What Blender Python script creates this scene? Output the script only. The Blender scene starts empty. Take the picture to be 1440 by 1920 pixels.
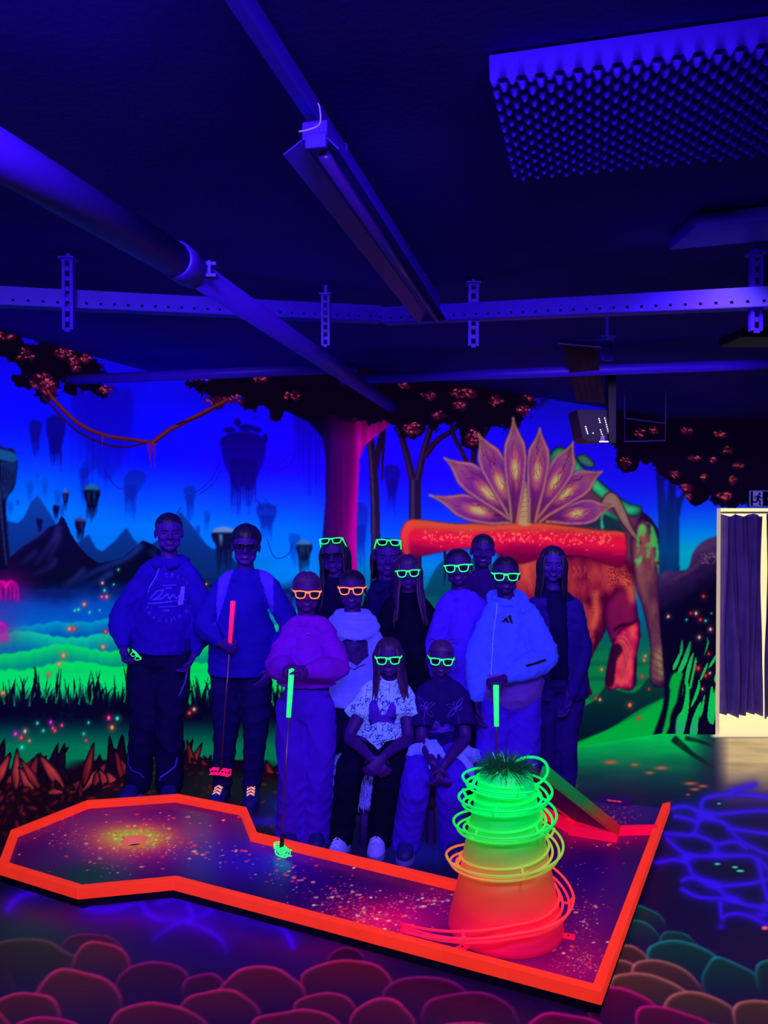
import bpy, bmesh, math, random
import numpy as np
from mathutils import Vector, Matrix, noise as mnoise
from mathutils.bvhtree import BVHTree

S = bpy.context.scene
COL = S.collection

# ------------------------------------------------------------------ camera
CAMH, FPX, PITCH = 1.80, 1450.0, math.radians(0.909)
cam_d = bpy.data.cameras.new('camera'); cam = bpy.data.objects.new('camera', cam_d); COL.objects.link(cam)
cam_d.sensor_fit = 'VERTICAL'; cam_d.sensor_height = 36.0; cam_d.lens = FPX / 1920 * 36.0
cam_d.clip_start = .05
cam.location = (0, 0, CAMH); cam.rotation_euler = (math.pi / 2 - PITCH, 0, 0)
S.camera = cam
CP, SP = math.cos(PITCH), math.sin(PITCH)

# ------------------------------------------------------------------ exposure, world, lamps
S.view_settings.view_transform = 'Standard'; S.view_settings.look = 'None'
S.view_settings.exposure = 0.0; S.view_settings.gamma = 1.0; S.view_settings.use_curve_mapping = False
S.render.film_transparent = False
S.cycles.use_denoising = True
S.cycles.max_bounces = 4; S.cycles.diffuse_bounces = 2; S.cycles.glossy_bounces = 2; S.cycles.transparent_max_bounces = 8
S.cycles.caustics_reflective = False; S.cycles.caustics_refractive = False; S.cycles.adaptive_threshold = .03
W = bpy.data.worlds.new('dark_hall'); S.world = W; W.use_nodes = True
W.node_tree.nodes['Background'].inputs[0].default_value = (.10, .04, .60, 1)
W.node_tree.nodes['Background'].inputs[1].default_value = .012
UV = (.42, .27, 1.0)

def area(name, loc, target, sx, sy, power, color=UV, spread=180):
    d = bpy.data.lights.new(name, 'AREA'); d.shape = 'RECTANGLE'; d.size = sx; d.size_y = sy
    d.energy = power; d.color = color; d.spread = math.radians(spread)
    o = bpy.data.objects.new(name, d); COL.objects.link(o); o.location = loc
    o.rotation_euler = (Vector(target) - Vector(loc)).to_track_quat('-Z', 'Y').to_euler()
    return o
area('blacklight_tube_front', (-.3, .5, 2.5), (-.2, 4.4, .75), 1.8, .10, 25, spread=75)
area('blacklight_tube_course', (1.0, 2.2, 2.52), (.7, 3.5, .1), .10, 1.0, 15, (.62, .5, 1.0), spread=110)
area('blacklight_tube_wall_left', (-1.15, 3.2, 2.5), (-1.5, 5.3, 1.1), 1.2, .10, 9, spread=90)
area('blacklight_tube_wall_right', (1.1, 3.6, 2.46), (1.2, 5.6, 1.2), 1.6, .10, 10, spread=90)
area('blacklight_tube_ceiling', (-.36, .75, 2.52), (-.1, 3.0, 2.42), .25, .06, 1.3)
area('blacklight_tube_side', (-2.1, .9, 2.2), (-1.0, 1.5, 2.62), .9, .08, 1.6)
area('hall_lamp', (3.0, 6.9, 2.3), (3.0, 6.4, .2), 1.2, .8, 26, (1.0, .86, .62))

# ------------------------------------------------------------------ geometry helpers
def ray(px, py):
    a, b = (px - 720) / FPX, (960 - py) / FPX
    return Vector((a, CP + b * SP, -SP + b * CP))
def at(px, py, depth):
    r = ray(px, py); return Vector((0, 0, CAMH)) + r * (depth / r.y)
def onz(px, py, z):
    r = ray(px, py); return Vector((0, 0, CAMH)) + r * ((z - CAMH) / r.z)
def photo(P):
    """position of points (n,3) on the survey photograph"""
    P = np.asarray(P, float); x, y, z = P[:, 0], P[:, 1], P[:, 2] - CAMH
    f = y * CP - z * SP; u = y * SP + z * CP
    return 720 + FPX * x / f, 960 - FPX * u / f

def srgb(c):
    c = np.asarray(c, float) / 255.0
    return np.where(c <= .04045, c / 12.92, ((c + .055) / 1.055) ** 2.4)

MATS = {}
def mat(name, col, rough=.6, emit=0.0, spec=.2, metal=0.0, bump=None, noise=None, attr=False, sheen=0, coat=0, base=1.0):
    """procedural material; col is the colour the thing shows under blacklight (sRGB 0-255); emit = how much of it is fluorescence or added glow"""
    if name in MATS: return MATS[name]
    m = bpy.data.materials.new(name); m.use_nodes = True; MATS[name] = m
    nt = m.node_tree; N = nt.nodes; L = nt.links; b = N['Principled BSDF']
    b.inputs['Roughness'].default_value = rough; b.inputs['Specular IOR Level'].default_value = spec; b.inputs['Metallic'].default_value = metal
    if sheen: b.inputs['Sheen Weight'].default_value = sheen
    if coat: b.inputs['Coat Weight'].default_value = coat; b.inputs['Coat Roughness'].default_value = .2
    out = None
    if attr:
        a = N.new('ShaderNodeVertexColor'); a.layer_name = 'paint'; out = a.outputs['Color']
    else:
        c = tuple(srgb(col)) + (1,)
        b.inputs['Base Color'].default_value = c
        if emit: b.inputs['Emission Color'].default_value = c
        if noise:
            sc, amt = noise
            t = N.new('ShaderNodeTexCoord'); n = N.new('ShaderNodeTexNoise'); n.inputs['Scale'].default_value = sc; n.inputs['Detail'].default_value = 5
            mp = N.new('ShaderNodeMapRange'); mp.inputs[1].default_value = .3; mp.inputs[2].default_value = .7; mp.inputs[3].default_value = 1 - amt; mp.inputs[4].default_value = 1 + amt
            mx = N.new('ShaderNodeMix'); mx.data_type = 'RGBA'; mx.blend_type = 'MULTIPLY'; mx.inputs['Factor'].default_value = 1
            mx.inputs['A'].default_value = c
            L.new(t.outputs['Object'], n.inputs['Vector']); L.new(n.outputs['Fac'], mp.inputs[0]); L.new(mp.outputs[0], mx.inputs['B']); out = mx.outputs['Result']
    if out is not None:
        if base < 1:
            k = N.new('ShaderNodeMix'); k.data_type = 'RGBA'; k.blend_type = 'MULTIPLY'; k.inputs['Factor'].default_value = 1; k.inputs['B'].default_value = (base, base, base, 1)
            L.new(out, k.inputs['A']); L.new(k.outputs['Result'], b.inputs['Base Color'])
        else: L.new(out, b.inputs['Base Color'])
        if emit: L.new(out, b.inputs['Emission Color'])
    if emit: b.inputs['Emission Strength'].default_value = emit
    if attr or emit < .3: m.cycles.emission_sampling = 'NONE'
    if bump:
        t = N.new('ShaderNodeTexCoord'); n = N.new('ShaderNodeTexNoise'); n.inputs['Scale'].default_value = bump[0]; n.inputs['Detail'].default_value = 4
        bp = N.new('ShaderNodeBump'); bp.inputs['Strength'].default_value = bump[1]; bp.inputs['Distance'].default_value = .01
        L.new(t.outputs['Object'], n.inputs['Vector']); L.new(n.outputs['Fac'], bp.inputs['Height']); L.new(bp.outputs[0], b.inputs['Normal'])
    return m

def link(name, me, m=None, parent=None, smooth=False):
    o = bpy.data.objects.new(name, me); COL.objects.link(o)
    if m is not None: me.materials.append(m)
    if smooth: me.polygons.foreach_set('use_smooth', np.ones(len(me.polygons), bool))
    if parent is not None: o.parent = parent; o.matrix_parent_inverse = Matrix.Translation(-parent.location) if parent.type == 'EMPTY' else Matrix()
    return o
def empty(name, loc, label, cat, group=None):
    o = bpy.data.objects.new(name, None); COL.objects.link(o); o.location = loc; o.empty_display_size = .05
    return tag(o, label, cat, group)
def tag(o, label, cat, group=None):
    o['label'] = label; o['category'] = cat
    if group: o['group'] = group
    return o
def struct(o, label=None):
    o['kind'] = 'structure'
    return o

class MB:
    """collects boxes, tubes and lofts into one mesh"""
    def __init__(s): s.v, s.f = [], []
    def add(s, v, f):
        n = len(s.v); s.v += [tuple(q) for q in v]; s.f += [tuple(i + n for i in q) for q in f]; return s
    def box(s, c, size, M=None):
        x, y, z = (k / 2 for k in size)
        v = [Vector((i * x, j * y, k * z)) for i in (-1, 1) for j in (-1, 1) for k in (-1, 1)]
        if M is not None: v = [M @ q for q in v]
        v = [q + Vector(c) for q in v]
        return s.add(v, [(0, 1, 3, 2), (4, 6, 7, 5), (0, 4, 5, 1), (2, 3, 7, 6), (0, 2, 6, 4), (1, 5, 7, 3)])
    def prism(s, pts, z0, z1):
        n = len(pts)
        v = [(p[0], p[1], z0) for p in pts] + [(p[0], p[1], z1) for p in pts]
        return s.add(v, [tuple(range(n))[::-1], tuple(range(n, 2 * n))] + [(i, (i + 1) % n, n + (i + 1) % n, n + i) for i in range(n)])
    def rings(s, rings, caps=True, closed=False):
        n = len(rings[0]); v = [p for r in rings for p in r]; k = len(rings)
        f = [(a * n + i, a * n + (i + 1) % n, ((a + 1) % k) * n + (i + 1) % n, ((a + 1) % k) * n + i) for a in range(k if closed else k - 1) for i in range(n)]
        if caps and not closed: f += [tuple(range(n))[::-1], tuple(range((k - 1) * n, k * n))]
        return s.add(v, f)
    def tube(s, pts, r, n=10, caps=True, closed=False):
        P = [Vector(p) for p in pts]; k = len(P)
        rr = r if hasattr(r, '__len__') else [r] * k
        up = None; R = []
        for i in range(k):
            a = P[(i - 1) % k] if (closed or i > 0) else P[i]; b = P[(i + 1) % k] if (closed or i < k - 1) else P[i]
            t = (b - a).normalized()
            if up is None: up = t.orthogonal().normalized()
            up = (up - t * up.dot(t)); up = up.normalized() if up.length > 1e-6 else t.orthogonal().normalized()
            w = t.cross(up)
            R.append([P[i] + (up * math.cos(q) + w * math.sin(q)) * rr[i] for q in (2 * math.pi * j / n for j in range(n))])
        return s.rings(R, caps, closed)
    def mesh(s, name):
        me = bpy.data.meshes.new(name); me.from_pydata(s.v, [], s.f); me.update()
        return me
    def build(s, name, m, parent=None, smooth=False, bevel=0):
        me = s.mesh(name)
        if bevel or smooth:
            bm = bmesh.new(); bm.from_mesh(me)
            bmesh.ops.recalc_face_normals(bm, faces=bm.faces)
            if bevel: bmesh.ops.bevel(bm, geom=bm.edges[:], offset=bevel, segments=2, affect='EDGES', profile=.5)
            bm.to_mesh(me); bm.free()
        return link(name, me, m, parent, smooth)

def frame(z, x=None):
    z = Vector(z).normalized()
    x = Vector(x) if x is not None else z.orthogonal()
    x = (x - z * x.dot(z)).normalized()
    return Matrix((x, z.cross(x), z)).transposed()

def grid_mesh(name, P, keep=None):
    """P: (rows, cols, 3) numpy positions -> quad mesh"""
    r, c = P.shape[:2]
    idx = np.arange(r * c).reshape(r, c)
    q = np.stack([idx[:-1, :-1], idx[:-1, 1:], idx[1:, 1:], idx[1:, :-1]], -1).reshape(-1, 4)
    if keep is not None: q = q[keep.reshape(-1)]
    me = bpy.data.meshes.new(name)
    me.vertices.add(r * c); me.vertices.foreach_set('co', P.reshape(-1).astype(np.float32))
    me.loops.add(q.size); me.loops.foreach_set('vertex_index', q.reshape(-1).astype(np.int32))
    me.polygons.add(len(q)); me.polygons.foreach_set('loop_start', np.arange(0, q.size, 4, dtype=np.int32))
    me.update(calc_edges=True); me.validate()
    return me
def paint(me, P, chart, gain=(1, 1, 1)):
    """carry a painted chart onto the mesh as paint colour"""
    P = P.reshape(-1, 3)
    x, y = photo(P)
    u = np.clip(x - chart.x0, 0, chart.w - 1.001); v = np.clip(y - chart.y0, 0, chart.h - 1.001)
    i, j = u.astype(int), v.astype(int); f, g = (u - i)[:, None], (v - j)[:, None]; A = chart.a
    c = (A[j, i] * (1 - f) + A[j, i + 1] * f) * (1 - g) + (A[j + 1, i] * (1 - f) + A[j + 1, i + 1] * f) * g
    rgba = np.ones((len(P), 4), np.float32); rgba[:, :3] = srgb(np.clip(c, 0, 255)) * gain
    a = me.color_attributes.new('paint', 'FLOAT_COLOR', 'POINT'); a.data.foreach_set('color', rgba.reshape(-1))
# ------------------------------------------------------------------ mural and floor painting (numpy brush work)
class Chart:
    """A painted chart: brush strokes laid down in numpy, later carried by the wall / floor mesh as paint colour."""
    def __init__(s, x0, y0, w, h, base=(0, 0, 0)):
        s.x0, s.y0, s.w, s.h = x0, y0, w, h
        s.a = np.zeros((h, w, 3), np.float32); s.a[:] = base
        s.X, s.Y = np.meshgrid(np.arange(w, dtype=np.float32) + x0, np.arange(h, dtype=np.float32) + y0)
    def box(s, x0, y0, x1, y1):
        i0 = max(0, int(x0 - s.x0)); i1 = min(s.w, int(x1 - s.x0) + 2)
        j0 = max(0, int(y0 - s.y0)); j1 = min(s.h, int(y1 - s.y0) + 2)
        return (slice(j0, j1), slice(i0, i1)) if i1 > i0 and j1 > j0 else None
    def blend(s, sl, col, m):
        if callable(col): col = col(s.X[sl], s.Y[sl])
        col = np.asarray(col, np.float32)
        s.a[sl] += (col - s.a[sl]) * m[..., None]
    def fill(s, pts, col, a=1.0, soft=0.0, smooth=True, fade=None):
        p = spline2(pts, True) if smooth and len(pts) > 3 else np.array(pts, float)
        k = soft * 2 + 2
        sl = s.box(p[:, 0].min() - k, p[:, 1].min() - k, p[:, 0].max() + k, p[:, 1].max() + k)
        if sl is None: return
        m = inside(p, s.X[sl], s.Y[sl]).astype(np.float32)
        m = blur(m, soft) if soft > .6 else m
        if fade is not None: m = m * fade(s.X[sl], s.Y[sl])
        s.blend(sl, col, m * a)
    def stroke(s, pts, w0, w1, col, a=1.0, soft=0.0, smooth=True):
        p = spline2(pts, False) if smooth and len(pts) > 2 else np.array(pts, float)
        d = np.gradient(p, axis=0); n = np.stack([-d[:, 1], d[:, 0]], 1)
        n /= np.linalg.norm(n, axis=1)[:, None] + 1e-6
        t = np.linspace(0, 1, len(p))[:, None]
        wd = (w0 + (w1 - w0) * t) * .5
        s.fill(np.concatenate([p + n * wd, (p - n * wd)[::-1]]), col, a, soft, smooth=False)
    def spot(s, x, y, rx, ry, col, a=1.0, hard=False):
        sl = s.box(x - rx * 3, y - ry * 3, x + rx * 3, y + ry * 3)
        if sl is None: return
        d = ((s.X[sl] - x) / rx) ** 2 + ((s.Y[sl] - y) / ry) ** 2
        m = np.clip(1.4 - d * 1.0, 0, 1) if hard else np.exp(-d)
        s.blend(sl, col, m * a)

def spline2(pts, closed, n=7):
    p = np.array(pts, float)
    if closed: q = np.concatenate([p[-1:], p, p[:2]])
    else: q = np.concatenate([2 * p[:1] - p[1:2], p, 2 * p[-1:] - p[-2:-1]])
    out = []
    t = np.linspace(0, 1, n, endpoint=False)[:, None]
    for i in range(1, len(q) - 2):
        a, b, c, d = q[i - 1], q[i], q[i + 1], q[i + 2]
        out.append(.5 * (2 * b + (c - a) * t + (2 * a - 5 * b + 4 * c - d) * t ** 2 + (3 * b - a - 3 * c + d) * t ** 3))
    if not closed: out.append(q[-2:-1])
    return np.concatenate(out)

def inside(p, X, Y):
    m = np.zeros(X.shape, bool)
    ys = Y[:, 0]
    xs = X[0]
    for (x0, y0), (x1, y1) in zip(p, np.roll(p, -1, 0)):
        if y0 == y1: continue
        r = (ys >= min(y0, y1)) & (ys < max(y0, y1))
        if not r.any(): continue
        xi = x0 + (ys[r] - y0) * (x1 - x0) / (y1 - y0)
        m[r] ^= xs[None, :] < xi[:, None]
    return m

def blur(m, r):
    r = max(1, int(round(r * .6)))
    for _ in range(3):
        for ax in (0, 1):
            pad = [(0, 0)] * m.ndim; pad[ax] = (r + 1, r)
            c = np.cumsum(np.pad(m, pad, mode='edge'), axis=ax, dtype=np.float64)
            n = m.shape[ax]
            hi = np.take(c, np.arange(2 * r + 1, 2 * r + 1 + n), axis=ax)
            lo = np.take(c, np.arange(0, n), axis=ax)
            m = ((hi - lo) / (2 * r + 1)).astype(np.float32)
    return m

def vnoise(X, Y, sx, sy, seed):
    r = np.random.RandomState(seed).rand(128, 128).astype(np.float32)
    u, v = X / sx, Y / sy
    i, j = np.floor(u).astype(int), np.floor(v).astype(int)
    f, g = u - i, v - j
    f = f * f * (3 - 2 * f); g = g * g * (3 - 2 * g)
    a = r[j % 128, i % 128]; b = r[j % 128, (i + 1) % 128]; c = r[(j + 1) % 128, i % 128]; d = r[(j + 1) % 128, (i + 1) % 128]
    return (a * (1 - f) + b * f) * (1 - g) + (c * (1 - f) + d * f) * g
def fbm(X, Y, sx, sy, seed, o=4):
    return sum(vnoise(X, Y, sx / 2 ** k, sy / 2 ** k, seed + k) / 2 ** (k + 1) for k in range(o))

def lerpcol(stops):
    ys = [q[0] for q in stops]; cs = np.array([q[1] for q in stops], float)
    return lambda v: np.stack([np.interp(v, ys, cs[:, k]) for k in range(3)], -1)
def ygrad(*stops):
    f = lerpcol(stops); return lambda X, Y: f(Y)
def xgrad(*stops):
    f = lerpcol(stops); return lambda X, Y: f(X)
def axgrad(p0, p1, *stops):
    f = lerpcol(stops); p0 = np.array(p0, float); d = np.array(p1, float) - p0; L = d @ d
    return lambda X, Y: f(((X - p0[0]) * d[0] + (Y - p0[1]) * d[1]) / L)

def paint_mural():
    rnd = random.Random(4)
    c = Chart(-260, 540, 1960, 1160)
    X, Y = c.X, c.Y
    # night sky
    zones = [(60, [(600, (22, 4, 190)), (700, (14, 6, 240)), (790, (8, 10, 238)), (850, (6, 40, 235)), (900, (0, 84, 240)), (960, (0, 122, 240)), (1040, (0, 115, 215)), (1700, (0, 60, 120))]),
             (290, [(680, (18, 4, 215)), (760, (12, 8, 240)), (860, (10, 8, 248)), (930, (4, 70, 245)), (985, (0, 118, 240)), (1060, (0, 120, 215)), (1700, (0, 60, 120))]),
             (500, [(690, (20, 2, 190)), (780, (18, 2, 240)), (880, (24, 2, 252)), (935, (10, 56, 246)), (990, (0, 110, 242)), (1070, (0, 130, 225)), (1160, (0, 110, 185)), (1700, (0, 40, 60))]),
             (760, [(780, (20, 2, 235)), (890, (24, 2, 254)), (950, (12, 36, 246)), (1005, (4, 84, 240)), (1060, (0, 130, 205)), (1120, (0, 110, 130)), (1700, (0, 40, 60))]),
             (1120, [(770, (16, 10, 190)), (850, (24, 4, 235)), (960, (20, 30, 235)), (1060, (0, 110, 210)), (1180, (0, 100, 140)), (1700, (0, 40, 60))]),
             (1300, [(800, (22, 8, 205)), (900, (22, 10, 240)), (950, (10, 58, 240)), (1000, (0, 130, 230)), (1035, (0, 165, 190)), (1700, (0, 60, 80))])]
    cols = [lerpcol(z)(Y[:, 0]) for _, z in zones]; zx = np.array([z[0] for z in zones], float)
    xs = X[0]
    for i in range(len(xs)):
        k = int(np.clip(np.searchsorted(zx, xs[i]) - 1, 0, len(zx) - 2))
        t = float(np.clip((xs[i] - zx[k]) / (zx[k + 1] - zx[k]), 0, 1)); t = t * t * (3 - 2 * t)
        c.a[:, i] = cols[k] * (1 - t) + cols[k + 1] * t
    def island(cx, top, w, body, drip, col, a=1.0, n=6, lean=0, cap=None, seed=0, fadeto=None):
        r = random.Random(int(cx * 7 + top) + seed)
        L = [(cx - w * (.5 + r.uniform(-.06, .06)) + lean * .2, top + body * .18), (cx - w * .42, top + body * .05), (cx - w * .15, top - body * .02), (cx + w * .2, top + r.uniform(-2, 2)),
             (cx + w * .45, top + body * .08), (cx + w * .52, top + body * .25), (cx + w * .46 + lean * .5, top + body * .5), (cx + w * .30 + lean * .8, top + body * .78), (cx + w * .14 + lean, top + body * 1.0), (cx + lean, top + body * .9),
             (cx - w * .14 + lean, top + body * 1.02), (cx - w * .30 + lean * .8, top + body * .76), (cx - w * .46 + lean * .5, top + body * .46)]
        fade = None
        if fadeto: fade = lambda X, Y: np.clip((fadeto - Y) / (fadeto - top), .12, 1)
        c.fill(L, col, a, soft=1.0, fade=fade)
        for k in range(n):
            x = cx + lean * .8 + w * (-.30 + .60 * (k + .5) / n); y0 = top + body * .45
            l = drip * r.uniform(.45, 1.0)
            c.stroke([(x, y0), (x + r.uniform(-1, 1), y0 + (body * .5 + l) * .5), (x + r.uniform(-2, 2), y0 + body * .5 + l)], w / n * 1.1, .6, col, a * (.75 if fadeto else 1), soft=.7)
        if cap:
            c.fill([(cx - w * .5, top + body * .16), (cx - w * .3, top - 2), (cx + w * .1, top - 4), (cx + w * .5, top + body * .12), (cx + w * .3, top + body * .17), (cx - w * .2, top + body * .15)], cap, .9, soft=1)
            for k in range(3):
                x = cx + w * r.uniform(-.35, .35)
                c.stroke([(x, top + body * .25), (x + 1, top + body * .8)], w * .1, 1, cap, .45, soft=1.5)
    pale = (6, 62, 190)
    # faint far islands and falls
    for k in range(22):
        x = 135 + k * 5.2
        c.stroke([(x, 735 + rnd.uniform(-10, 10)), (x + rnd.uniform(-3, 3), 900 + rnd.uniform(-60, 50))], 5, 1, (14, 0, 150), .33, soft=1.5)
    c.fill([(138, 745), (160, 730), (220, 728), (250, 745), (248, 800), (235, 850), (215, 890), (195, 900), (165, 850), (142, 790)], (16, 0, 150), .38, soft=6)
    for k in range(14):
        x = 553 + k * 4.6
        c.stroke([(x, 775), (x + rnd.uniform(-2, 2), 880 + rnd.uniform(-40, 55))], 5.5, 1, (16, 0, 130), .55, soft=1.2)
    for args in [(56, 900, 14, 26, 22), (84, 896, 12, 28, 20), (108, 918, 12, 26, 20), (20, 940, 10, 18, 18), (116, 945, 9, 20, 16), (70, 884, 7, 14, 14), (33, 936, 7, 10, 6)]:
        island(*args, (4, 72, 190), .75, 3)
    island(66, 788, 24, 42, 34, (10, 8, 135), .9, 4); island(104, 780, 36, 72, 46, (10, 4, 125), .9, 5)
    island(256, 882, 36, 60, 40, (10, 30, 160), .85, 5, lean=-14, fadeto=1010)
    island(174, 860, 26, 40, 60, (10, 20, 165), .55, 4, lean=-20)
    island(356, 912, 22, 36, 45, (6, 40, 160), .85, 4); island(388, 958, 12, 22, 26, (4, 66, 180), .8, 3); island(371, 985, 9, 16, 20, (4, 66, 180), .8, 2)
    island(456, 812, 82, 110, 62, (12, 0, 110), 1, 9, fadeto=1050)
    for q in [(445, 792, 9, 12), (430, 806, 16, 9), (482, 806, 12, 8), (462, 802, 22, 10), (418, 828, 8, 14), (497, 822, 7, 14)]: c.spot(q[0], q[1], q[2] * .7, q[3] * .7, (12, 0, 112), 1, True)
    island(500, 946, 38, 44, 36, (8, 30, 150), .85, 6, fadeto=1040)
    for k in range(9): c.stroke([(500 + rnd.uniform(-16, 16), 955), (500 + rnd.uniform(-22, 22), 935)], 2.5, .5, (8, 30, 150), .8)
    island(552, 1000, 22, 34, 36, (0, 74, 185), .9, 4)
    island(735, 872, 30, 60, 40, (16, 4, 120), .85, 6, fadeto=1000); island(676, 944, 26, 90, 60, (10, 24, 150), .7, 4, fadeto=1120)
    for p in [[(412, 868), (395, 900), (368, 922), (356, 918)], [(416, 880), (398, 908), (374, 926)], [(496, 868), (520, 884), (546, 868), (556, 845)], [(496, 858), (520, 872), (545, 850)],
              [(340, 950), (330, 965), (320, 975)], [(500, 1010), (515, 1045), (540, 1040), (548, 1020)], [(195, 880), (215, 910), (232, 918)]]:
        c.stroke(p, 1.6, 1.4, (14, 10, 130), .8, soft=.5)
    # far mountains
    far = ygrad((930, (14, 60, 150)), (1000, (8, 52, 135)), (1080, (6, 40, 100)))
    c.fill([(-260, 950), (-120, 930), (0, 972), (20, 978), (33, 981), (45, 970), (58, 941), (71, 929), (84, 948), (104, 980), (125, 1006), (146, 1018), (166, 1002), (180, 1028), (192, 1034), (215, 1015), (237, 989), (250, 1010), (270, 1030), (300, 1010), (338, 958), (365, 992), (388, 1022), (400, 1030), (420, 1026), (440, 1050), (470, 1075), (520, 1120), (-260, 1120)], far, 1, .8, smooth=False)
    c.fill([(800, 1100), (820, 1062), (850, 1040), (880, 1045), (960, 1080), (960, 1200), (760, 1200), (780, 1130)], ygrad((1040, (6, 70, 110)), (1160, (4, 60, 70))), .9, 2)
    # near dark mountain
    dark = ygrad((965, (10, 8, 60)), (1040, (8, 5, 46)), (1100, (4, 8, 40)))
    c.fill([(-260, 1040), (-100, 1040), (0, 1062), (40, 1026), (72, 1006), (92, 988), (108, 982), (115, 967), (121, 972), (132, 998), (146, 1022), (165, 1042), (186, 1056), (205, 1052), (230, 1044), (250, 1028), (268, 1013), (285, 1020), (330, 1050), (400, 1100), (-260, 1110)], dark, 1, .6, smooth=False)
    for p, w, col, a in [([(112, 985), (100, 1012), (66, 1060)], 12, (48, 40, 135), .65), ([(113, 1000), (106, 1020), (88, 1052)], 9, (60, 60, 150), .5), ([(88, 992), (60, 1012), (22, 1042)], 10, (36, 30, 120), .6), ([(104, 1046), (96, 1062), (60, 1078)], 12, (36, 32, 110), .7),
                         ([(70, 1032), (52, 1048), (36, 1058)], 9, (40, 38, 120), .6), ([(266, 1020), (240, 1044), (185, 1068), (120, 1104)], 13, (22, 60, 150), .8), ([(212, 1072), (180, 1092), (150, 1110)], 12, (22, 56, 140), .75), ([(160, 1066), (142, 1082), (118, 1100)], 9, (40, 70, 160), .6), ([(284, 1030), (300, 1060), (330, 1090)], 12, (14, 50, 120), .5)]:
        c.stroke(p, w, 3, col, a, soft=5)
    # mist and glowing meadow
    fogf = lerpcol([(1080, (5, 10, 58)), (1110, (6, 30, 105)), (1135, (6, 74, 175)), (1160, (2, 92, 190)), (1178, (0, 120, 190)), (1220, (0, 120, 160)), (1320, (0, 90, 60))])
    sl = c.box(-260, 1075, 640, 1330)
    ed = Y[sl] + (fbm(X[sl], Y[sl], 40, 20, 3) - .5) * 30
    m = np.clip((ed - 1082) / 26, 0, 1)
    c.blend(sl, fogf(ed), m)
    for top, amp, bright, low, dy in [(1163, 5, (2, 165, 190), (0, 92, 175), 26), (1186, 7, (14, 215, 150), (0, 118, 165), 34), (1216, 7, (10, 236, 105), (0, 150, 130), 30), (1247, 5, (6, 235, 100), (0, 205, 100), 40)]:
        sl = c.box(-260, top - 20, 640, top + 130)
        x, y = X[sl], Y[sl]
        e = top + amp * np.sin(x / 63. + top) + 4 * np.sin(x / 27. + top * 2) + (vnoise(x, y * 0, 9, 9, int(top)) - .5) * 5 - (x - 130) * .05
        v = np.clip((y - e) / dy, 0, 1)[..., None]
        col = np.array(bright) * (1 - v) + np.array(low) * v
        c.blend(sl, col, np.clip((y - e) / 4, 0, 1) * np.clip(1.6 - np.clip((y - e) / 110, 0, 1) * .8, 0, 1))
    sl = c.box(-260, 1262, 640, 1345); c.blend(sl, (0, 238, 112), np.exp(-((Y[sl] - 1280) / 26) ** 2) * .8)
    sl = c.box(-260, 1290, 640, 1440)
    gl = lerpcol([(1290, (0, 170, 100)), (1312, (2, 40, 60)), (1330, (8, 4, 40)), (1352, (4, 16, 44)), (1375, (0, 70, 70)), (1400, (0, 118, 84)), (1440, (0, 120, 80))])
    c.blend(sl, gl(Y[sl]), np.clip((Y[sl] - 1290) / 22, 0, 1))
    for k in range(440):
        x = rnd.uniform(-250, 630); h = rnd.uniform(26, 70) * (1.25 if rnd.random() < .12 else 1); b = 1340 + rnd.uniform(-12, 10); l = rnd.uniform(-14, 14)
        c.stroke([(x, b), (x + l * .3, b - h * .6), (x + l, b - h)], rnd.uniform(5, 10), .5, (6, 3, 38), rnd.uniform(.7, 1), soft=.6)
    c.stroke([(55, 1318), (66, 1280), (66, 1256), (62, 1248)], 9, 1, (6, 3, 38), 1); c.stroke([(170, 1320), (176, 1290), (172, 1262)], 8, 1, (6, 3, 38), 1)
    for k in range(70):
        x = rnd.uniform(-200, 620); b = 1290 + rnd.uniform(-10, 10)
        c.stroke([(x, b + 26), (x + rnd.uniform(-8, 8), b)], 3, .4, (0, 236, 120), .55, soft=.6)
    # undergrowth: dark red lance leaves and dead leaves
    sl = c.box(-260, 1425, 640, 1700); c.blend(sl, (20, 3, 26), np.clip((Y[sl] - 1425 - 18 * np.sin(X[sl] / 41.)) / 22, 0, 1))
    def leaf(x, y, ang, L, w, col, out=(10, 2, 26)):
        d = (math.cos(ang), -math.sin(ang)); n = (-d[1], d[0])
        q = lambda t, s: (x + d[0] * L * t + n[0] * w * s, y + d[1] * L * t + n[1] * w * s)
        c.fill([q(-.08, 0), q(.25, .62), q(.6, .56), q(1.08, 0), q(.6, -.56), q(.25, -.62)], out, 1, .5)
        c.fill([q(0, 0), q(.28, .44), q(.6, .36), q(.98, 0), q(.6, -.36), q(.28, -.44)], axgrad(q(0, 0), q(1, 0), (0, [k * .35 for k in col]), (.55, col), (1, [k * .8 for k in col])), 1, .8)
        c.stroke([q(.05, .1), q(.55, .14), q(.9, .02)], w * .22, .5, [min(255, k * 1.35 + 12) for k in col], .5, soft=1.2)
    for k in range(46):
        x = -250 + k * 19 + rnd.uniform(-8, 8)
        leaf(x, 1468 + rnd.uniform(-6, 8), math.radians(90 + rnd.uniform(-55, 55)), rnd.uniform(45, 84), rnd.uniform(13, 19), (20, 4, 34))
    for k in range(62):
        x = -255 + k * 14.4 + rnd.uniform(-8, 8)
        dim = 1 if x < 330 else .8
        leaf(x, 1478 + rnd.uniform(-8, 10), math.radians(rnd.choice((60, 45, 75, 110, 130, 20)) + rnd.uniform(-14, 14)), rnd.uniform(46, 82), rnd.uniform(13, 20), tuple(k2 * dim for k2 in rnd.choice(((146, 36, 50), (120, 24, 40), (164, 48, 56)))))
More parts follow.
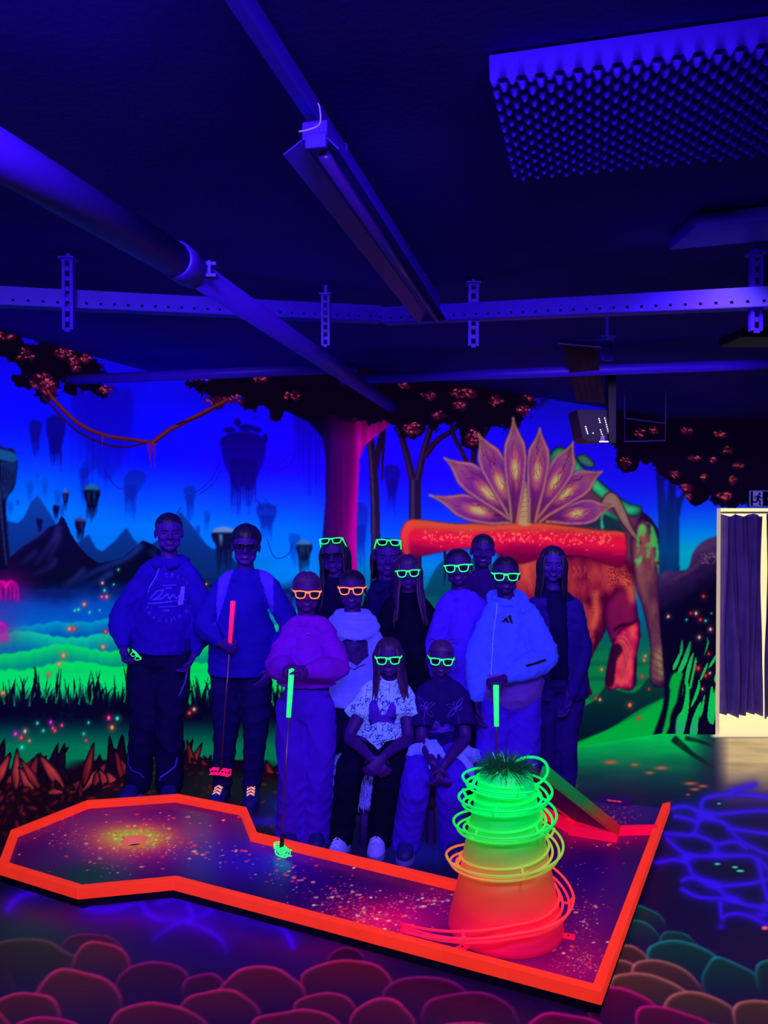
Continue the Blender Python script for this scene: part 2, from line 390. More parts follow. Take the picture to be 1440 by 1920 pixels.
    for k in range(620):
        x = rnd.uniform(-255, 640); y = 1476 + rnd.random() ** 1.2 * 190
        g = rnd.uniform(.3, 1) * (1 if x < 330 else .7)
        leaf(x, y, rnd.uniform(0, 6.3), rnd.uniform(12, 24), rnd.uniform(6, 11), (104 * g, 22 * g, 40 * g), (14, 2, 20))
    # pink weeping plants
    for bx, by, s in [(14, 1090, 1.0), (-4, 1168, .9)]:
        c.spot(bx, by + 14, 40 * s, 34 * s, (150, 0, 130), .55)
        for k in (-34, -22, -12, -3, 5, 12, 18):
            c.stroke([(bx - 4, by + 12), (bx + k * .4 * s, by), (bx + k * s, by + 10), (bx + k * 1.12 * s, by + 36)], 2.4, 2.6, (250, 0, 160), .95, soft=1)
    # near islands
    island(172, 912, 30, 42, 34, (8, 6, 44), 1, 6, cap=(30, 110, 150)); island(123, 921, 11, 22, 18, (12, 8, 60), 1, 3, cap=(80, 110, 180)); island(105, 947, 12, 18, 14, (10, 6, 60), 1, 3)
    island(74, 972, 12, 12, 16, (10, 6, 60), 1, 2); island(150, 974, 20, 24, 22, (10, 6, 50), 1, 4, cap=(70, 60, 130))
    island(421, 992, 50, 40, 52, (8, 14, 56), 1, 8, cap=(110, 150, 190)); island(570, 1016, 30, 34, 38, (6, 18, 54), 1, 6, cap=(60, 120, 170))
    c.fill([(-260, 800), (-60, 800), (4, 838), (24, 842), (32, 862), (31, 890), (26, 915), (12, 940), (14, 1000), (16, 1062), (-20, 1066), (-260, 1050)], (8, 8, 48), 1, .8)
    c.fill([(-60, 830), (4, 842), (30, 852), (28, 866), (0, 862), (-60, 850)], (20, 96, 150), .8, 2)
    for k in range(6): c.stroke([(28 - k * 5, 866), (26 - k * 4.4, 900), (10 - k, 935)], 2.6, 1, (30, 80, 150), .7, soft=1)
    c.stroke([(-2, 900), (4, 980), (12, 1060)], 3, 2, (70, 90, 170), .6, soft=1)
    # fireflies, left
    P = dict(o=(255, 120, 60), t=(30, 230, 170), p=(255, 40, 130), r=(240, 40, 50), m=(220, 20, 220), w=(255, 170, 140))
    for x, y, k, r in [(192, 1093, 'w', 3), (196, 1107, 't', 3), (191, 1119, 'p', 3.4), (200, 1119, 'o', 3.6), (158, 1133, 'o', 4), (147, 1143, 't', 3), (140, 1145, 't', 2.4), (168, 1148, 't', 2.6), (130, 1179, 'o', 4.4), (139, 1179, 'r', 4.2), (198, 1184, 'r', 4), (193, 1213, 'o', 4.4),
                       (119, 1229, 'o', 5), (111, 1245, 'o', 4), (91, 1266, 'r', 4), (5, 1299, 'o', 4.4), (204, 1346, 'p', 5), (220, 1347, 't', 4.4), (210, 1364, 'o', 5), (70, 1356, 't', 3), (95, 1354, 'm', 4), (99, 1365, 'p', 3.4), (103, 1370, 'r', 3.8), (116, 1360, 'p', 3.4), (47, 1371, 'w', 3.8),
                       (29, 1376, 'm', 4.4), (40, 1383, 'r', 4.6), (55, 1389, 'o', 3), (41, 1401, 't', 4), (81, 1370, 't', 3), (166, 1355, 't', 2.6), (157, 1376, 't', 2.6), (161, 1388, 'r', 3), (355, 1337, 'r', 4), (364, 1330, 'w', 3.8), (222, 1068, 't', 2.4), (387, 1095, 'o', 2.4), (213, 1096, 't', 2), (187, 1144, 't', 1.8)]:
        c.spot(x, y, r * 1.7, r * 1.7, P[k], .35); c.spot(x, y, r * .7, r * .85, P[k], 1, True); c.spot(x, y, r * .35, r * .4, (255, 220, 190), .5)
    # meadow and shaded ground on the right
    c.fill([(600, 1120), (760, 1110), (900, 1130), (1080, 1195), (1160, 1195), (1250, 1175), (1262, 1420), (640, 1600), (560, 1500)], ygrad((1100, (0, 80, 100)), (1200, (8, 112, 74)), (1300, (6, 128, 66)), (1420, (0, 150, 60))), 1, 4, smooth=False)
    sl = c.box(1040, 1180, 1265, 1310); w = np.sin(Y[sl] / 5.2 + 3 * fbm(X[sl], Y[sl], 70, 20, 8)); c.blend(sl, (6, 60, 50), np.clip(w, 0, 1) * .35 * np.clip((Y[sl] - 1192) / 20, 0, 1))
    c.fill([(1258, 1290), (1258, 1500), (980, 1500), (990, 1418), (1080, 1398), (1120, 1375), (1190, 1345), (1240, 1312)], (0, 172, 62), 1, 2.5, smooth=False)
    c.fill([(940, 1400), (1050, 1345), (1110, 1316), (1135, 1288), (1150, 1292), (1190, 1298), (1224, 1268), (1275, 1284), (1268, 1296), (1240, 1310), (1200, 1330), (1150, 1362), (1105, 1382), (1060, 1400), (980, 1440), (920, 1460)], ygrad((1270, (4, 62, 48)), (1340, (4, 34, 48)), (1400, (4, 16, 40))), 1, 1.2)
    # slim trees of the wood
    bark = (26, 10, 46)
    def trunk(p, w0, w1, col, hl=None):
        c.stroke(p, w0, w1, col, 1, .6)
        if hl: c.stroke([(x - w0 * .16, y) for x, y in p], w0 * .2, w1 * .2, hl, .42, soft=1.4)
    tg = lambda X, Y: lerpcol([(780, (12, 0, 30)), (860, (30, 10, 48)), (1000, (34, 18, 62)), (1120, (26, 24, 60))])(Y)
    trunk([(704, 1180), (704, 1000), (700, 880), (690, 800), (680, 750)], 20, 12, tg, (110, 84, 150)); trunk([(704, 880), (712, 830), (724, 780)], 11, 9, tg)
    trunk([(722, 760), (718, 840), (716, 900)], 10, 4, tg); trunk([(676, 780), (684, 800), (692, 830)], 7, 6, tg)
    trunk([(779, 1120), (778, 980), (778, 890)], 25, 22, tg, (110, 80, 130)); trunk([(774, 900), (762, 850), (748, 800), (742, 760)], 15, 9, tg, (90, 60, 110)); trunk([(783, 900), (794, 850), (808, 800), (812, 760)], 14, 10, tg, (110, 80, 120)); trunk([(796, 856), (820, 826), (850, 806), (880, 780)], 12, 7, tg, (80, 50, 90))
    trunk([(842, 780), (852, 820), (868, 850), (878, 874)], 8, 9, tg, (80, 40, 80)); trunk([(892, 800), (888, 860), (888, 960)], 13, 9, tg); trunk([(930, 780), (906, 820), (900, 850)], 8, 8, tg); trunk([(836, 1060), (830, 990)], 6, 5, bark)
    # great purple trunk
    c.fill([(590, 1260), (598, 1110), (604, 1020), (611, 930), (611, 860), (604, 820), (580, 792), (540, 772), (490, 758), (470, 742), (500, 735), (560, 742), (680, 700), (678, 770), (690, 800), (716, 784), (738, 770), (728, 800), (700, 822), (682, 838), (674, 860), (671, 930), (668, 1020), (672, 1120), (684, 1260)],
           lambda X, Y: lerpcol([(596, (14, 0, 66)), (612, (36, 0, 84)), (632, (72, 0, 92)), (652, (104, 0, 100)), (661, (150, 0, 124)), (667, (190, 0, 146)), (676, (196, 0, 148))])(X - 6 * np.sin(Y / 60.)) * (np.interp(Y, [730, 775, 830, 1200], [.1, .34, .9, 1.0])[..., None]) * (.86 + .28 * vnoise(X, Y, 5, 160, 9))[..., None], 1, .8, smooth=False)
    # canopy
    def foliage(poly, seed, thr=.47, edge=22, col=(9, 0, 24), sc=34):
        p = spline2(poly, True)
        sl = c.box(p[:, 0].min() - 40, p[:, 1].min() - 40, p[:, 0].max() + 40, p[:, 1].max() + 40)
        m = blur(inside(p, c.X[sl], c.Y[sl]).astype(np.float32), edge)
        n = fbm(c.X[sl], c.Y[sl], sc, sc * .7, seed, 5) * 1.07
        n2 = fbm(c.X[sl], c.Y[sl], 9, 7, seed + 50, 3) * 1.14
        v = np.clip((m * 1.2 + (n - .5) * 1.5 + (n2 - .5) * .75 - thr) * 10, 0, 1) * np.clip(m * 5, 0, 1)
        c.blend(sl, col, v)
    def sprig(x, y, rx, ry, n, col=(190, 60, 92), seed=1):
        r = random.Random(seed + int(x))
        for k in range(n * 2):
            a = r.uniform(0, 6.3); q = r.random() ** .5; g = r.uniform(.25, .75); t = r.uniform(-.9, .3); L = r.uniform(4, 9)
            u, v = x + math.cos(a) * rx * q, y + math.sin(a) * ry * q
            c.stroke([(u, v), (u + L * .5 * math.cos(t) + 1, v - L * .5 * math.sin(t)), (u + L * math.cos(t), v - L * math.sin(t))], r.uniform(3, 6), .6, [k2 * g for k2 in (130, 14, 84)], .85, soft=.7)
        for k in range(int(n * .8)):
            a = r.uniform(0, 6.3); q = r.random() ** .5; g = r.uniform(.6, 1.4); t = r.uniform(-1.1, .2); L = r.uniform(3, 8)
            u, v = x + math.cos(a) * rx * q * .9, y + math.sin(a) * ry * q * .9 - 1
            c.stroke([(u, v), (u + L * .5 * math.cos(t), v - L * .5 * math.sin(t) - .6), (u + L * math.cos(t), v - L * math.sin(t))], r.uniform(1.6, 3.4), .5, [min(255, k2 * g) for k2 in col], r.uniform(.7, 1), soft=.6)
    foliage([(336, 700), (420, 690), (520, 700), (640, 690), (760, 705), (900, 715), (1010, 735), (990, 765), (950, 790), (915, 800), (880, 815), (845, 792), (800, 800), (765, 800), (730, 790), (690, 782), (620, 782), (560, 768), (525, 766), (470, 758), (420, 752), (372, 738)], 21)
    foliage([(540, 640), (1010, 690), (985, 752), (900, 765), (760, 775), (640, 770), (560, 742)], 22, .3)
    foliage([(862, 790), (900, 795), (905, 830), (886, 846), (868, 830)], 23, .5, 8); foliage([(745, 780), (795, 785), (790, 815), (765, 822), (750, 806)], 24, .5, 8)
    foliage([(500, 752), (530, 768), (525, 786), (510, 780)], 25, .5, 6); foliage([(950, 770), (985, 780), (975, 800), (945, 800)], 26, .5, 8)
    for a in [(486, 712, 12, 7, 9), (404, 752, 26, 9, 16), (440, 748, 14, 8, 12), (372, 708, 20, 8, 10), (770, 803, 18, 12, 26), (866, 738, 24, 9, 26), (884, 820, 13, 16, 26), (858, 760, 14, 8, 12), (928, 750, 14, 10, 12), (980, 768, 14, 9, 12), (990, 742, 10, 8, 12), (755, 722, 12, 6, 10), (820, 778, 12, 6, 9), (545, 742, 16, 8, 10), (800, 742, 14, 7, 10)]:
        sprig(*a)
    foliage([(-260, 560), (-20, 596), (40, 640), (100, 642), (150, 660), (172, 682), (186, 700), (206, 735), (190, 742), (150, 716), (110, 715), (104, 738), (86, 748), (60, 722), (30, 690), (0, 668), (-80, 700), (-260, 700)], 31, .45, 16, sc=28)
    foliage([(20, 700), (60, 715), (56, 730), (30, 722)], 32, .5, 6); foliage([(118, 716), (146, 722), (140, 738), (122, 732)], 33, .5, 6)
    for a in [(10, 628, 17, 9, 14), (118, 660, 18, 12, 24), (158, 672, 9, 10, 16), (136, 676, 12, 9, 12), (76, 716, 22, 17, 30), (90, 728, 14, 14, 20), (196, 730, 12, 9, 14), (44, 664, 20, 12, 10), (140, 690, 10, 6, 6)]: sprig(*a, col=(210, 70, 100))
    # hanging vine
    for p, w, col in [([(80, 742), (112, 778), (150, 812), (200, 834), (240, 838), (280, 828)], 4.5, (40, 8, 60)), ([(94, 742), (118, 768), (150, 796), (195, 816), (240, 824), (284, 830)], 7.5, (54, 10, 30)), ([(284, 832), (318, 806), (350, 790), (385, 772), (430, 748)], 9, (54, 10, 30)), ([(330, 796), (372, 782), (408, 762)], 4, (40, 8, 40))]:
        c.stroke(p, w, w * .9, col, 1, .6)
        if w > 5: c.stroke([(x, y - 1.4) for x, y in p], w * .4, w * .3, (150, 52, 40), .85, soft=.8)
    for k in range(6): c.stroke([(276 + k * 3, 830), (278 + k * 2.4, 850 + (k % 3) * 14)], 2.4, .6, (120, 20, 80), .8)
    c.stroke([(193, 816), (192, 836)], 3, .6, (110, 20, 90), .7)
    # big grazing beast, plain: rounded back, three heavy legs, a log across its front
    def vol(pts, dark, mid, light, soft, seed, sx=20, sy=26, lx=0.0, amt=.5, edge=.8, bias=0):
        """a rounded form: dark at the rim, lighter where it swells, with a grain"""
        q = spline2(pts, True)
        sl = c.box(q[:, 0].min() - 4, q[:, 1].min() - 4, q[:, 0].max() + 4, q[:, 1].max() + 4)
        m = inside(q, c.X[sl], c.Y[sl]).astype(np.float32)
        b = blur(m, soft); gx = np.gradient(b, axis=1) * soft
        v = np.clip((b - .45) * 1.7 - bias - gx * lx + (fbm(c.X[sl], c.Y[sl], sx, sy, seed) - .5) * amt, 0, 1)
        f = lerpcol([(0, dark), (.45, mid), (1, light)])
        if edge < 2: c.fill(pts, (24, 2, 40), .9, 1.6)
        c.blend(sl, f(v), blur(m, edge))
    gap = ygrad((1100, (0, 108, 168)), (1170, (2, 96, 130)), (1195, (6, 90, 90)), (1230, (12, 110, 78)))
    c.fill([(1180, 1080), (1222, 1100), (1224, 1240), (1180, 1240)], gap, 1, 2, smooth=False); c.fill([(1120, 1150), (1152, 1150), (1156, 1216), (1116, 1216)], gap, 1, 2, smooth=False)
    back = [(1020, 890), (1034, 848), (1052, 838), (1074, 852), (1092, 876), (1120, 898), (1150, 924), (1176, 944), (1202, 958), (1226, 984), (1240, 1030), (1242, 1080), (1226, 1110), (1200, 1104), (1170, 1090), (1020, 1060)]
    vol(back, (30, 2, 58), (58, 14, 70), (104, 48, 76), 16, 41, 30, 40)
    vol([(1184, 1010), (1206, 966), (1226, 982), (1240, 1010), (1247, 1060), (1248, 1150), (1257, 1190), (1262, 1240), (1269, 1282), (1250, 1287), (1221, 1280), (1220, 1212), (1213, 1172), (1203, 1130), (1194, 1108), (1186, 1070)], (34, 4, 52), (72, 26, 66), (140, 84, 78), 15, 42, 12, 30, -.9, .8, .8, .18)
    vol([(1026, 872), (1036, 846), (1054, 839), (1078, 858), (1094, 878), (1124, 902), (1154, 928), (1180, 944), (1202, 950), (1198, 966), (1170, 964), (1130, 938), (1096, 908), (1066, 892), (1040, 902)], (20, 66, 60), (24, 122, 82), (52, 190, 122), 8, 43)
    vol([(1080, 858), (1096, 852), (1114, 868), (1112, 876), (1096, 874)], (20, 50, 60), (40, 90, 80), (60, 120, 100), 5, 44)
    c.fill([(1110, 945), (1136, 958), (1156, 968), (1172, 1000), (1160, 1010), (1120, 990), (1060, 985), (1075, 970)], (14, 46, 58), .95, 3); c.stroke([(1130, 956), (1142, 964), (1160, 974)], 9, 2, (30, 200, 120), .8, soft=2.5); c.stroke([(1130, 992), (1128, 972), (1134, 958)], 5, 2, (60, 230, 150), .8, soft=1)
    vol([(1126, 944), (1136, 926), (1152, 924), (1168, 946), (1184, 984), (1203, 1020), (1182, 1002), (1160, 972), (1146, 948), (1132, 952)], (70, 36, 50), (124, 86, 84), (150, 112, 96), 5, 45)
    sl = c.box(1170, 960, 1256, 1240)
    m = (fbm(X[sl], Y[sl], 9, 11, 55) > .47) * inside(spline2([(1192, 1030), (1200, 985), (1222, 984), (1238, 1030), (1247, 1080), (1248, 1150), (1240, 1160), (1238, 1100), (1228, 1050), (1206, 1050), (1192, 1066)], True), X[sl], Y[sl])
    c.blend(sl, (70, 206, 84), blur(m.astype(np.float32), 1.2) * .8)
    c.stroke([(1204, 1000), (1216, 1040), (1210, 1090)], 14, 6, (170, 70, 62), .5, soft=6); c.stroke([(1226, 1090), (1220, 1140), (1226, 1180)], 16, 6, (86, 36, 66), .7, soft=6); c.stroke([(1236, 1222), (1238, 1250), (1240, 1272)], 12, 12, (158, 146, 84), .65, soft=5)
    for k in range(14): c.stroke([(1224 + k % 3 * 8, 1218 + k * 4.5), (1236 + k % 3 * 6, 1226 + k * 4.5), (1244 + k % 2 * 8, 1222 + k * 4.5)], 1.5, 1, (56, 20, 50), .6, soft=.7)
    # chest and the two fore legs
    vol([(1064, 1080), (1090, 1066), (1116, 1076), (1136, 1110), (1136, 1160), (1131, 1190), (1119, 1212), (1103, 1248), (1102, 1280), (1108, 1302), (1072, 1306), (1040, 1300), (1060, 1230), (1056, 1150)], (62, 0, 46), (122, 16, 54), (206, 82, 58), 15, 62, 14, 46, 0, 1.2, .8, .22)
    vol([(1138, 1120), (1150, 1090), (1172, 1076), (1184, 1092), (1193, 1132), (1198, 1176), (1199, 1196), (1180, 1206), (1150, 1206), (1143, 1192), (1133, 1160)], (56, 0, 56), (92, 2, 72), (124, 16, 70), 12, 63)
    vol([(940, 1030), (1060, 1034), (1178, 1050), (1186, 1096), (1188, 1112), (1164, 1108), (1140, 1128), (1120, 1136), (1090, 1130), (1060, 1150), (960, 1120)], (72, 0, 46), (140, 24, 54), (216, 88, 60), 20, 61, 26, 60, 0, 1.3, 6, .36)
    c.stroke([(1168, 1078), (1182, 1104), (1186, 1132)], 22, 10, (226, 98, 64), .85, soft=6); c.stroke([(1115, 1108), (1118, 1146), (1112, 1178)], 14, 8, (226, 96, 62), .8, soft=5); c.stroke([(1137, 1112), (1133, 1150), (1134, 1186)], 4, 5, (60, 0, 40), .9, soft=1.5)
    vol([(1150, 1204), (1162, 1182), (1182, 1168), (1198, 1162), (1199, 1196), (1193, 1232), (1189, 1288), (1168, 1293), (1160, 1288), (1148, 1294), (1136, 1286), (1138, 1256), (1147, 1224)], (80, 0, 58), (176, 14, 74), (232, 70, 78), 9, 64, 12, 18, 0, .9)
    c.stroke([(1150, 1182), (1166, 1172), (1184, 1170), (1196, 1160)], 6, 3, (30, 0, 34), .9, soft=1.2)
    c.fill([(1146, 1214), (1160, 1206), (1168, 1218), (1156, 1240), (1150, 1284), (1136, 1284), (1139, 1250)], (34, 0, 40), .9, 2); c.stroke([(1192, 1232), (1190, 1286)], 5, 6, (34, 0, 50), .8, soft=1.5)
    for k in range(7):
        o = k * 4.6
        c.stroke([(1152 + o * .3, 1192 + o * .5), (1172 - o * .2, 1190 + o), (1184 - o * .4, 1212 + o), (1172, 1234 + o), (1162, 1258 + o * .6)], 2.0, 1.2, (240, 108, 84) if k % 2 else (110, 4, 60), .65, soft=.7)
        c.stroke([(1092 + o, 1186 + o * .5), (1100 - o * .2, 1206 + o), (1084 + o * .3, 1236 + o)], 2, 1.2, (232, 108, 72) if k % 2 else (96, 6, 50), .6, soft=.7)
        c.stroke([(1068 + o * 1.2, 1062), (1076 + o * .9, 1072), (1070 + o * .7, 1082)], 2.2, 1, (240, 110, 70) if k % 2 else (120, 20, 50), .7, soft=.7)
        c.stroke([(1086 + o * 3, 1084 + o), (1084 + o * 3.4, 1104 + o), (1090 + o * 3, 1128)], 2.2, .8, (110, 10, 46), .45, soft=1)
    for k in range(260):
        x, y = rnd.uniform(1140, 1186), rnd.uniform(1054, 1100); c.spot(x, y, 1.4, 1.0, (96, 10, 40), .65, True)
    for k in range(160):
        x, y = rnd.uniform(1080, 1116), rnd.uniform(1060, 1150); c.spot(x, y, 1.2, 1.0, (90, 14, 60), .5, True)
    # log with glowing knots
    log = [(752, 1000), (764, 978), (790, 975), (850, 982), (905, 981), (960, 977), (1000, 979), (1060, 986), (1120, 994), (1164, 997), (1173, 1008), (1173, 1048), (1164, 1062), (1140, 1058), (1100, 1044), (1060, 1041), (1010, 1048), (970, 1056), (930, 1036), (880, 1028), (830, 1034), (790, 1042), (770, 1046), (754, 1036)]
    c.fill(log, (60, 0, 30), 1, 2.5)
    c.fill(log, lambda X, Y: lerpcol([(976, (205, 84, 44)), (990, (208, 70, 44)), (1000, (222, 20, 56)), (1014, (226, 16, 62)), (1030, (150, 0, 62)), (1052, (96, 0, 52))])(Y + 4 * np.sin(X / 50.) - (X - 900) * .03 + (fbm(X, Y, 40, 8, 71) - .5) * 14), 1, .8)
    c.fill([(752, 1000), (764, 978), (780, 978), (766, 1004), (768, 1040), (756, 1036)], (232, 70, 52), .7, 4)
    for k in range(210):
        x = rnd.uniform(790, 1150); y = 1008 + (x - 900) * .012 + rnd.gauss(0, 6); c.spot(x, y, rnd.uniform(1.4, 3), rnd.uniform(1.4, 2.8), (255, rnd.uniform(50, 120), 80), .85, True)
    for k in range(26):
        x = rnd.uniform(780, 1120); y = rnd.uniform(990, 1000); c.stroke([(x, y), (x + 22, y + rnd.uniform(-2, 2)), (x + 44, y + 1)], 1.4, .6, (150, 30, 50), .3, soft=.8)
    # fan of broad leaves rising behind the log
    def petal(base, mid, tip, w, gl=.42, seed=0):
        b, m_, t_ = (np.array(q, float) for q in (base, mid, tip))
        ts = np.linspace(0, 1, 22)[:, None]
        ctr = (1 - ts) ** 2 * b + 2 * ts * (1 - ts) * (2 * m_ - (b + t_) / 2) + ts ** 2 * t_
        d = np.gradient(ctr, axis=0); n = np.stack([-d[:, 1], d[:, 0]], 1); n /= np.linalg.norm(n, axis=1)[:, None]
        prof = np.interp(ts[:, 0], [0, .12, .35, .58, .72, .84, .93, 1], [.28, .42, .80, 1.0, .86, .36, .08, 0])[:, None] * w
        out = np.concatenate([ctr + n * prof, (ctr - n * prof)[::-1]])
        c.fill(out, (40, 8, 60), 1, 2.5, smooth=False)
        c.fill(out, axgrad(b, t_, (0, (84, 26, 52)), (.2, (96, 26, 92)), (.55, (112, 30, 124)), (.8, (140, 70, 108)), (1, (96, 44, 70))), 1, .7, smooth=False)
        for sg in (1, -1):
            c.stroke(ctr + sg * n * prof * .88, 4.5, 2.5, (206, 138, 92) if sg > 0 else (180, 140, 104), .75, soft=1.6, smooth=False)
        g = ctr[int(gl * 21)]
        ang = math.atan2(t_[1] - b[1], t_[0] - b[0])
        for q, col, al in ((1.0, (206, 112, 84), .55), (.5, (196, 196, 92), .85)):
            L, W = np.linalg.norm(t_ - b) * .2 * q, w * .5 * q
            c.fill([(g[0] + math.cos(ang) * L * u - math.sin(ang) * W * v, g[1] + math.sin(ang) * L * u + math.cos(ang) * W * v) for u, v in ((-1, 0), (-.6, .8), (.4, .9), (1, 0), (.4, -.9), (-.6, -.8))], col, al, 5)
        r = random.Random(seed)
        for k in range(9):
            i = r.randint(3, 15); o = r.uniform(-.55, .55)
            pts = [tuple(ctr[min(20, i + j)] + n[min(20, i + j)] * prof[min(20, i + j)] * (o + r.uniform(-.18, .18))) for j in range(0, 5)]
            c.stroke(pts, 1.2, .7, (60, 8, 52), .6, soft=.5)
    petal((1022, 972), (1085, 962), (1150, 948), 24, .5, 8); petal((962, 974), (900, 958), (804, 928), 25, .55, 1)
    petal((1006, 976), (1070, 918), (1130, 884), 25, .45, 7); petal((1002, 970), (1046, 893), (1075, 828), 24, .45, 6)
    petal((960, 970), (900, 910), (832, 858), 27, .42, 2); petal((962, 972), (930, 885), (896, 812), 25, .42, 3)
    c.fill([(970, 980), (976, 930), (984, 898), (992, 930), (998, 980)], (176, 140, 90), 1, 1); [c.stroke([(976, 915 + 9 * k), (994, 913 + 9 * k)], 1.4, 1, (110, 70, 60), .6, soft=.6) for k in range(7)]
    petal((998, 980), (1008, 880), (1012, 802), 22, .5, 5); petal((964, 980), (966, 875), (962, 782), 22, .5, 4)
    # trees, hill and thicket beside the doorway
    blu = lambda X, Y: lerpcol([(840, (16, 4, 90)), (900, (14, 10, 110)), (960, (8, 34, 118)), (1030, (4, 62, 118)), (1100, (6, 40, 90)), (1150, (10, 4, 60))])(Y) * (.9 + .2 * vnoise(X, Y, 6, 90, 5))[..., None]
    c.fill([(1218, 830), (1230, 880), (1234, 960), (1236, 1100), (1240, 1200), (1276, 1200), (1274, 1060), (1273, 975), (1280, 940), (1296, 915), (1290, 908), (1272, 935), (1268, 930), (1268, 860), (1258, 840), (1256, 870), (1249, 950), (1244, 880), (1240, 830)], blu, 1, .7, smooth=False)
    c.fill([(1236, 1092), (1270, 1072), (1290, 1066), (1298, 1040), (1310, 1022), (1328, 1010), (1350, 1002), (1440, 960), (1700, 960), (1700, 1480), (1240, 1480), (1246, 1300)], lambda X, Y: lerpcol([(0, (74, 46, 92)), (.35, (44, 22, 72)), (1, (8, 3, 38))])(np.clip((Y - 1010 - np.maximum(0, (1345 - X)) * .62 + (fbm(X, Y, 18, 14, 81) - .5) * 26) / 84., 0, 1)), 1, .8)
    c.stroke([(1262, 1086), (1296, 1068), (1318, 1050), (1345, 1036)], 5, 7, (84, 56, 88), .65, soft=2.5)
    for k in range(40): c.spot(rnd.uniform(1314, 1348), rnd.uniform(1036, 1058), 1.8, 1.5, (130, 96, 120), .5, True)
    c.fill([(1248, 1200), (1262, 1186), (1300, 1190), (1700, 1180), (1700, 1500), (1238, 1500), (1246, 1390), (1258, 1330), (1264, 1280)], (8, 3, 36), 1, 3)
    sl = c.box(1246, 1190, 1300, 1300)
    gr = ygrad((1190, (10, 110, 70)), (1240, (20, 190, 86)), (1330, (8, 200, 80)), (1400, (50, 150, 130)))
    slits = [([(1264, 1250), (1272, 1226), (1276, 1222), (1271, 1244), (1266, 1256)], 0), ([(1274, 1262), (1284, 1226), (1290, 1204), (1292, 1206), (1290, 1226), (1284, 1250), (1277, 1264)], 0), ([(1275, 1228), (1278, 1200), (1280, 1210), (1278, 1228)], 0),
             ([(1286, 1280), (1290, 1248), (1296, 1226), (1298, 1228), (1294, 1256), (1290, 1282)], 0), ([(1295, 1288), (1300, 1250), (1303, 1232), (1304, 1244), (1300, 1270), (1297, 1290)], 0), ([(1299, 1320), (1306, 1290), (1309, 1274), (1310, 1290), (1306, 1308), (1299, 1326)], 0), ([(1263, 1310), (1268, 1282), (1274, 1270), (1278, 1284), (1275, 1308), (1260, 1330)], 0),
             ([(1270, 1377), (1272, 1346), (1280, 1330), (1284, 1300), (1285, 1276), (1289, 1290), (1288, 1330), (1284, 1360), (1280, 1378)], 0), ([(1297, 1377), (1300, 1350), (1308, 1322), (1312, 1318), (1308, 1352), (1306, 1378)], 0), ([(1330, 1346), (1333, 1300), (1336, 1286), (1338, 1300), (1342, 1280), (1343, 1300), (1339, 1350), (1336, 1358)], 0),
             ([(1315, 1272), (1320, 1254), (1325, 1242), (1323, 1256), (1317, 1274)], 0), ([(1331, 1250), (1337, 1234), (1341, 1228), (1339, 1240), (1332, 1252)], 0), ([(1322, 1228), (1325, 1206), (1325, 1194), (1328, 1206), (1324, 1222)], 0), ([(1313, 1340), (1318, 1310), (1320, 1304), (1318, 1330), (1314, 1346)], 0), ([(1344, 1270), (1360, 1230), (1364, 1240), (1350, 1280)], 0), ([(1380, 1370), (1386, 1290), (1392, 1260), (1392, 1320), (1386, 1372)], 0)]
    for p, _ in slits:
        mx = sum(q[0] for q in p) / len(p); c.fill([(mx + (x - mx) * 1.45, y) for x, y in p], gr, 1, .6)
    c.fill([(1258, 1378), (1256, 1350), (1262, 1330), (1276, 1300), (1280, 1262), (1262, 1264), (1255, 1284), (1256, 1300), (1250, 1340), (1240, 1378), (1230, 1400)], (0, 172, 62), 1, 1)
    c.fill([(1238, 1400), (1252, 1370), (1262, 1338), (1270, 1310), (1276, 1280), (1284, 1262), (1280, 1300), (1276, 1330), (1268, 1350), (1266, 1378), (1262, 1400)], (6, 3, 34), 1, .8)
    foliage([(1156, 836), (1240, 824), (1330, 790), (1420, 770), (1700, 740), (1700, 950), (1440, 930), (1380, 945), (1346, 945), (1310, 915), (1292, 934), (1270, 905), (1240, 880), (1222, 864), (1196, 868), (1190, 880), (1170, 878), (1162, 850)], 91, .43, 14, col=(10, 1, 30), sc=40)
    foliage([(1150, 770), (1700, 700), (1700, 850), (1380, 850), (1240, 846), (1160, 838)], 92, .3, 14, col=(7, 0, 24))
    foliage([(1160, 850), (1196, 856), (1190, 880), (1168, 882)], 93, .45, 6); foliage([(1200, 856), (1218, 858), (1214, 870), (1204, 868)], 94, .45, 5); foliage([(1286, 905), (1322, 910), (1326, 935), (1304, 946), (1288, 930)], 95, .42, 7)
    for a in [(1172, 868, 14, 10, 8), (1262, 888, 9, 5, 8), (1284, 914, 10, 8, 14), (1290, 930, 8, 5, 8), (1318, 894, 8, 4, 8), (1356, 930, 14, 9, 22), (1372, 900, 6, 9, 12), (1382, 872, 10, 5, 8), (1286, 808, 12, 6, 10), (1346, 814, 10, 7, 10), (1300, 858, 14, 4, 8), (1334, 862, 7, 4, 6), (1196, 812, 10, 8, 8), (1224, 806, 8, 8, 8), (1360, 844, 10, 6, 6)]: sprig(*a, col=(180, 70, 76))
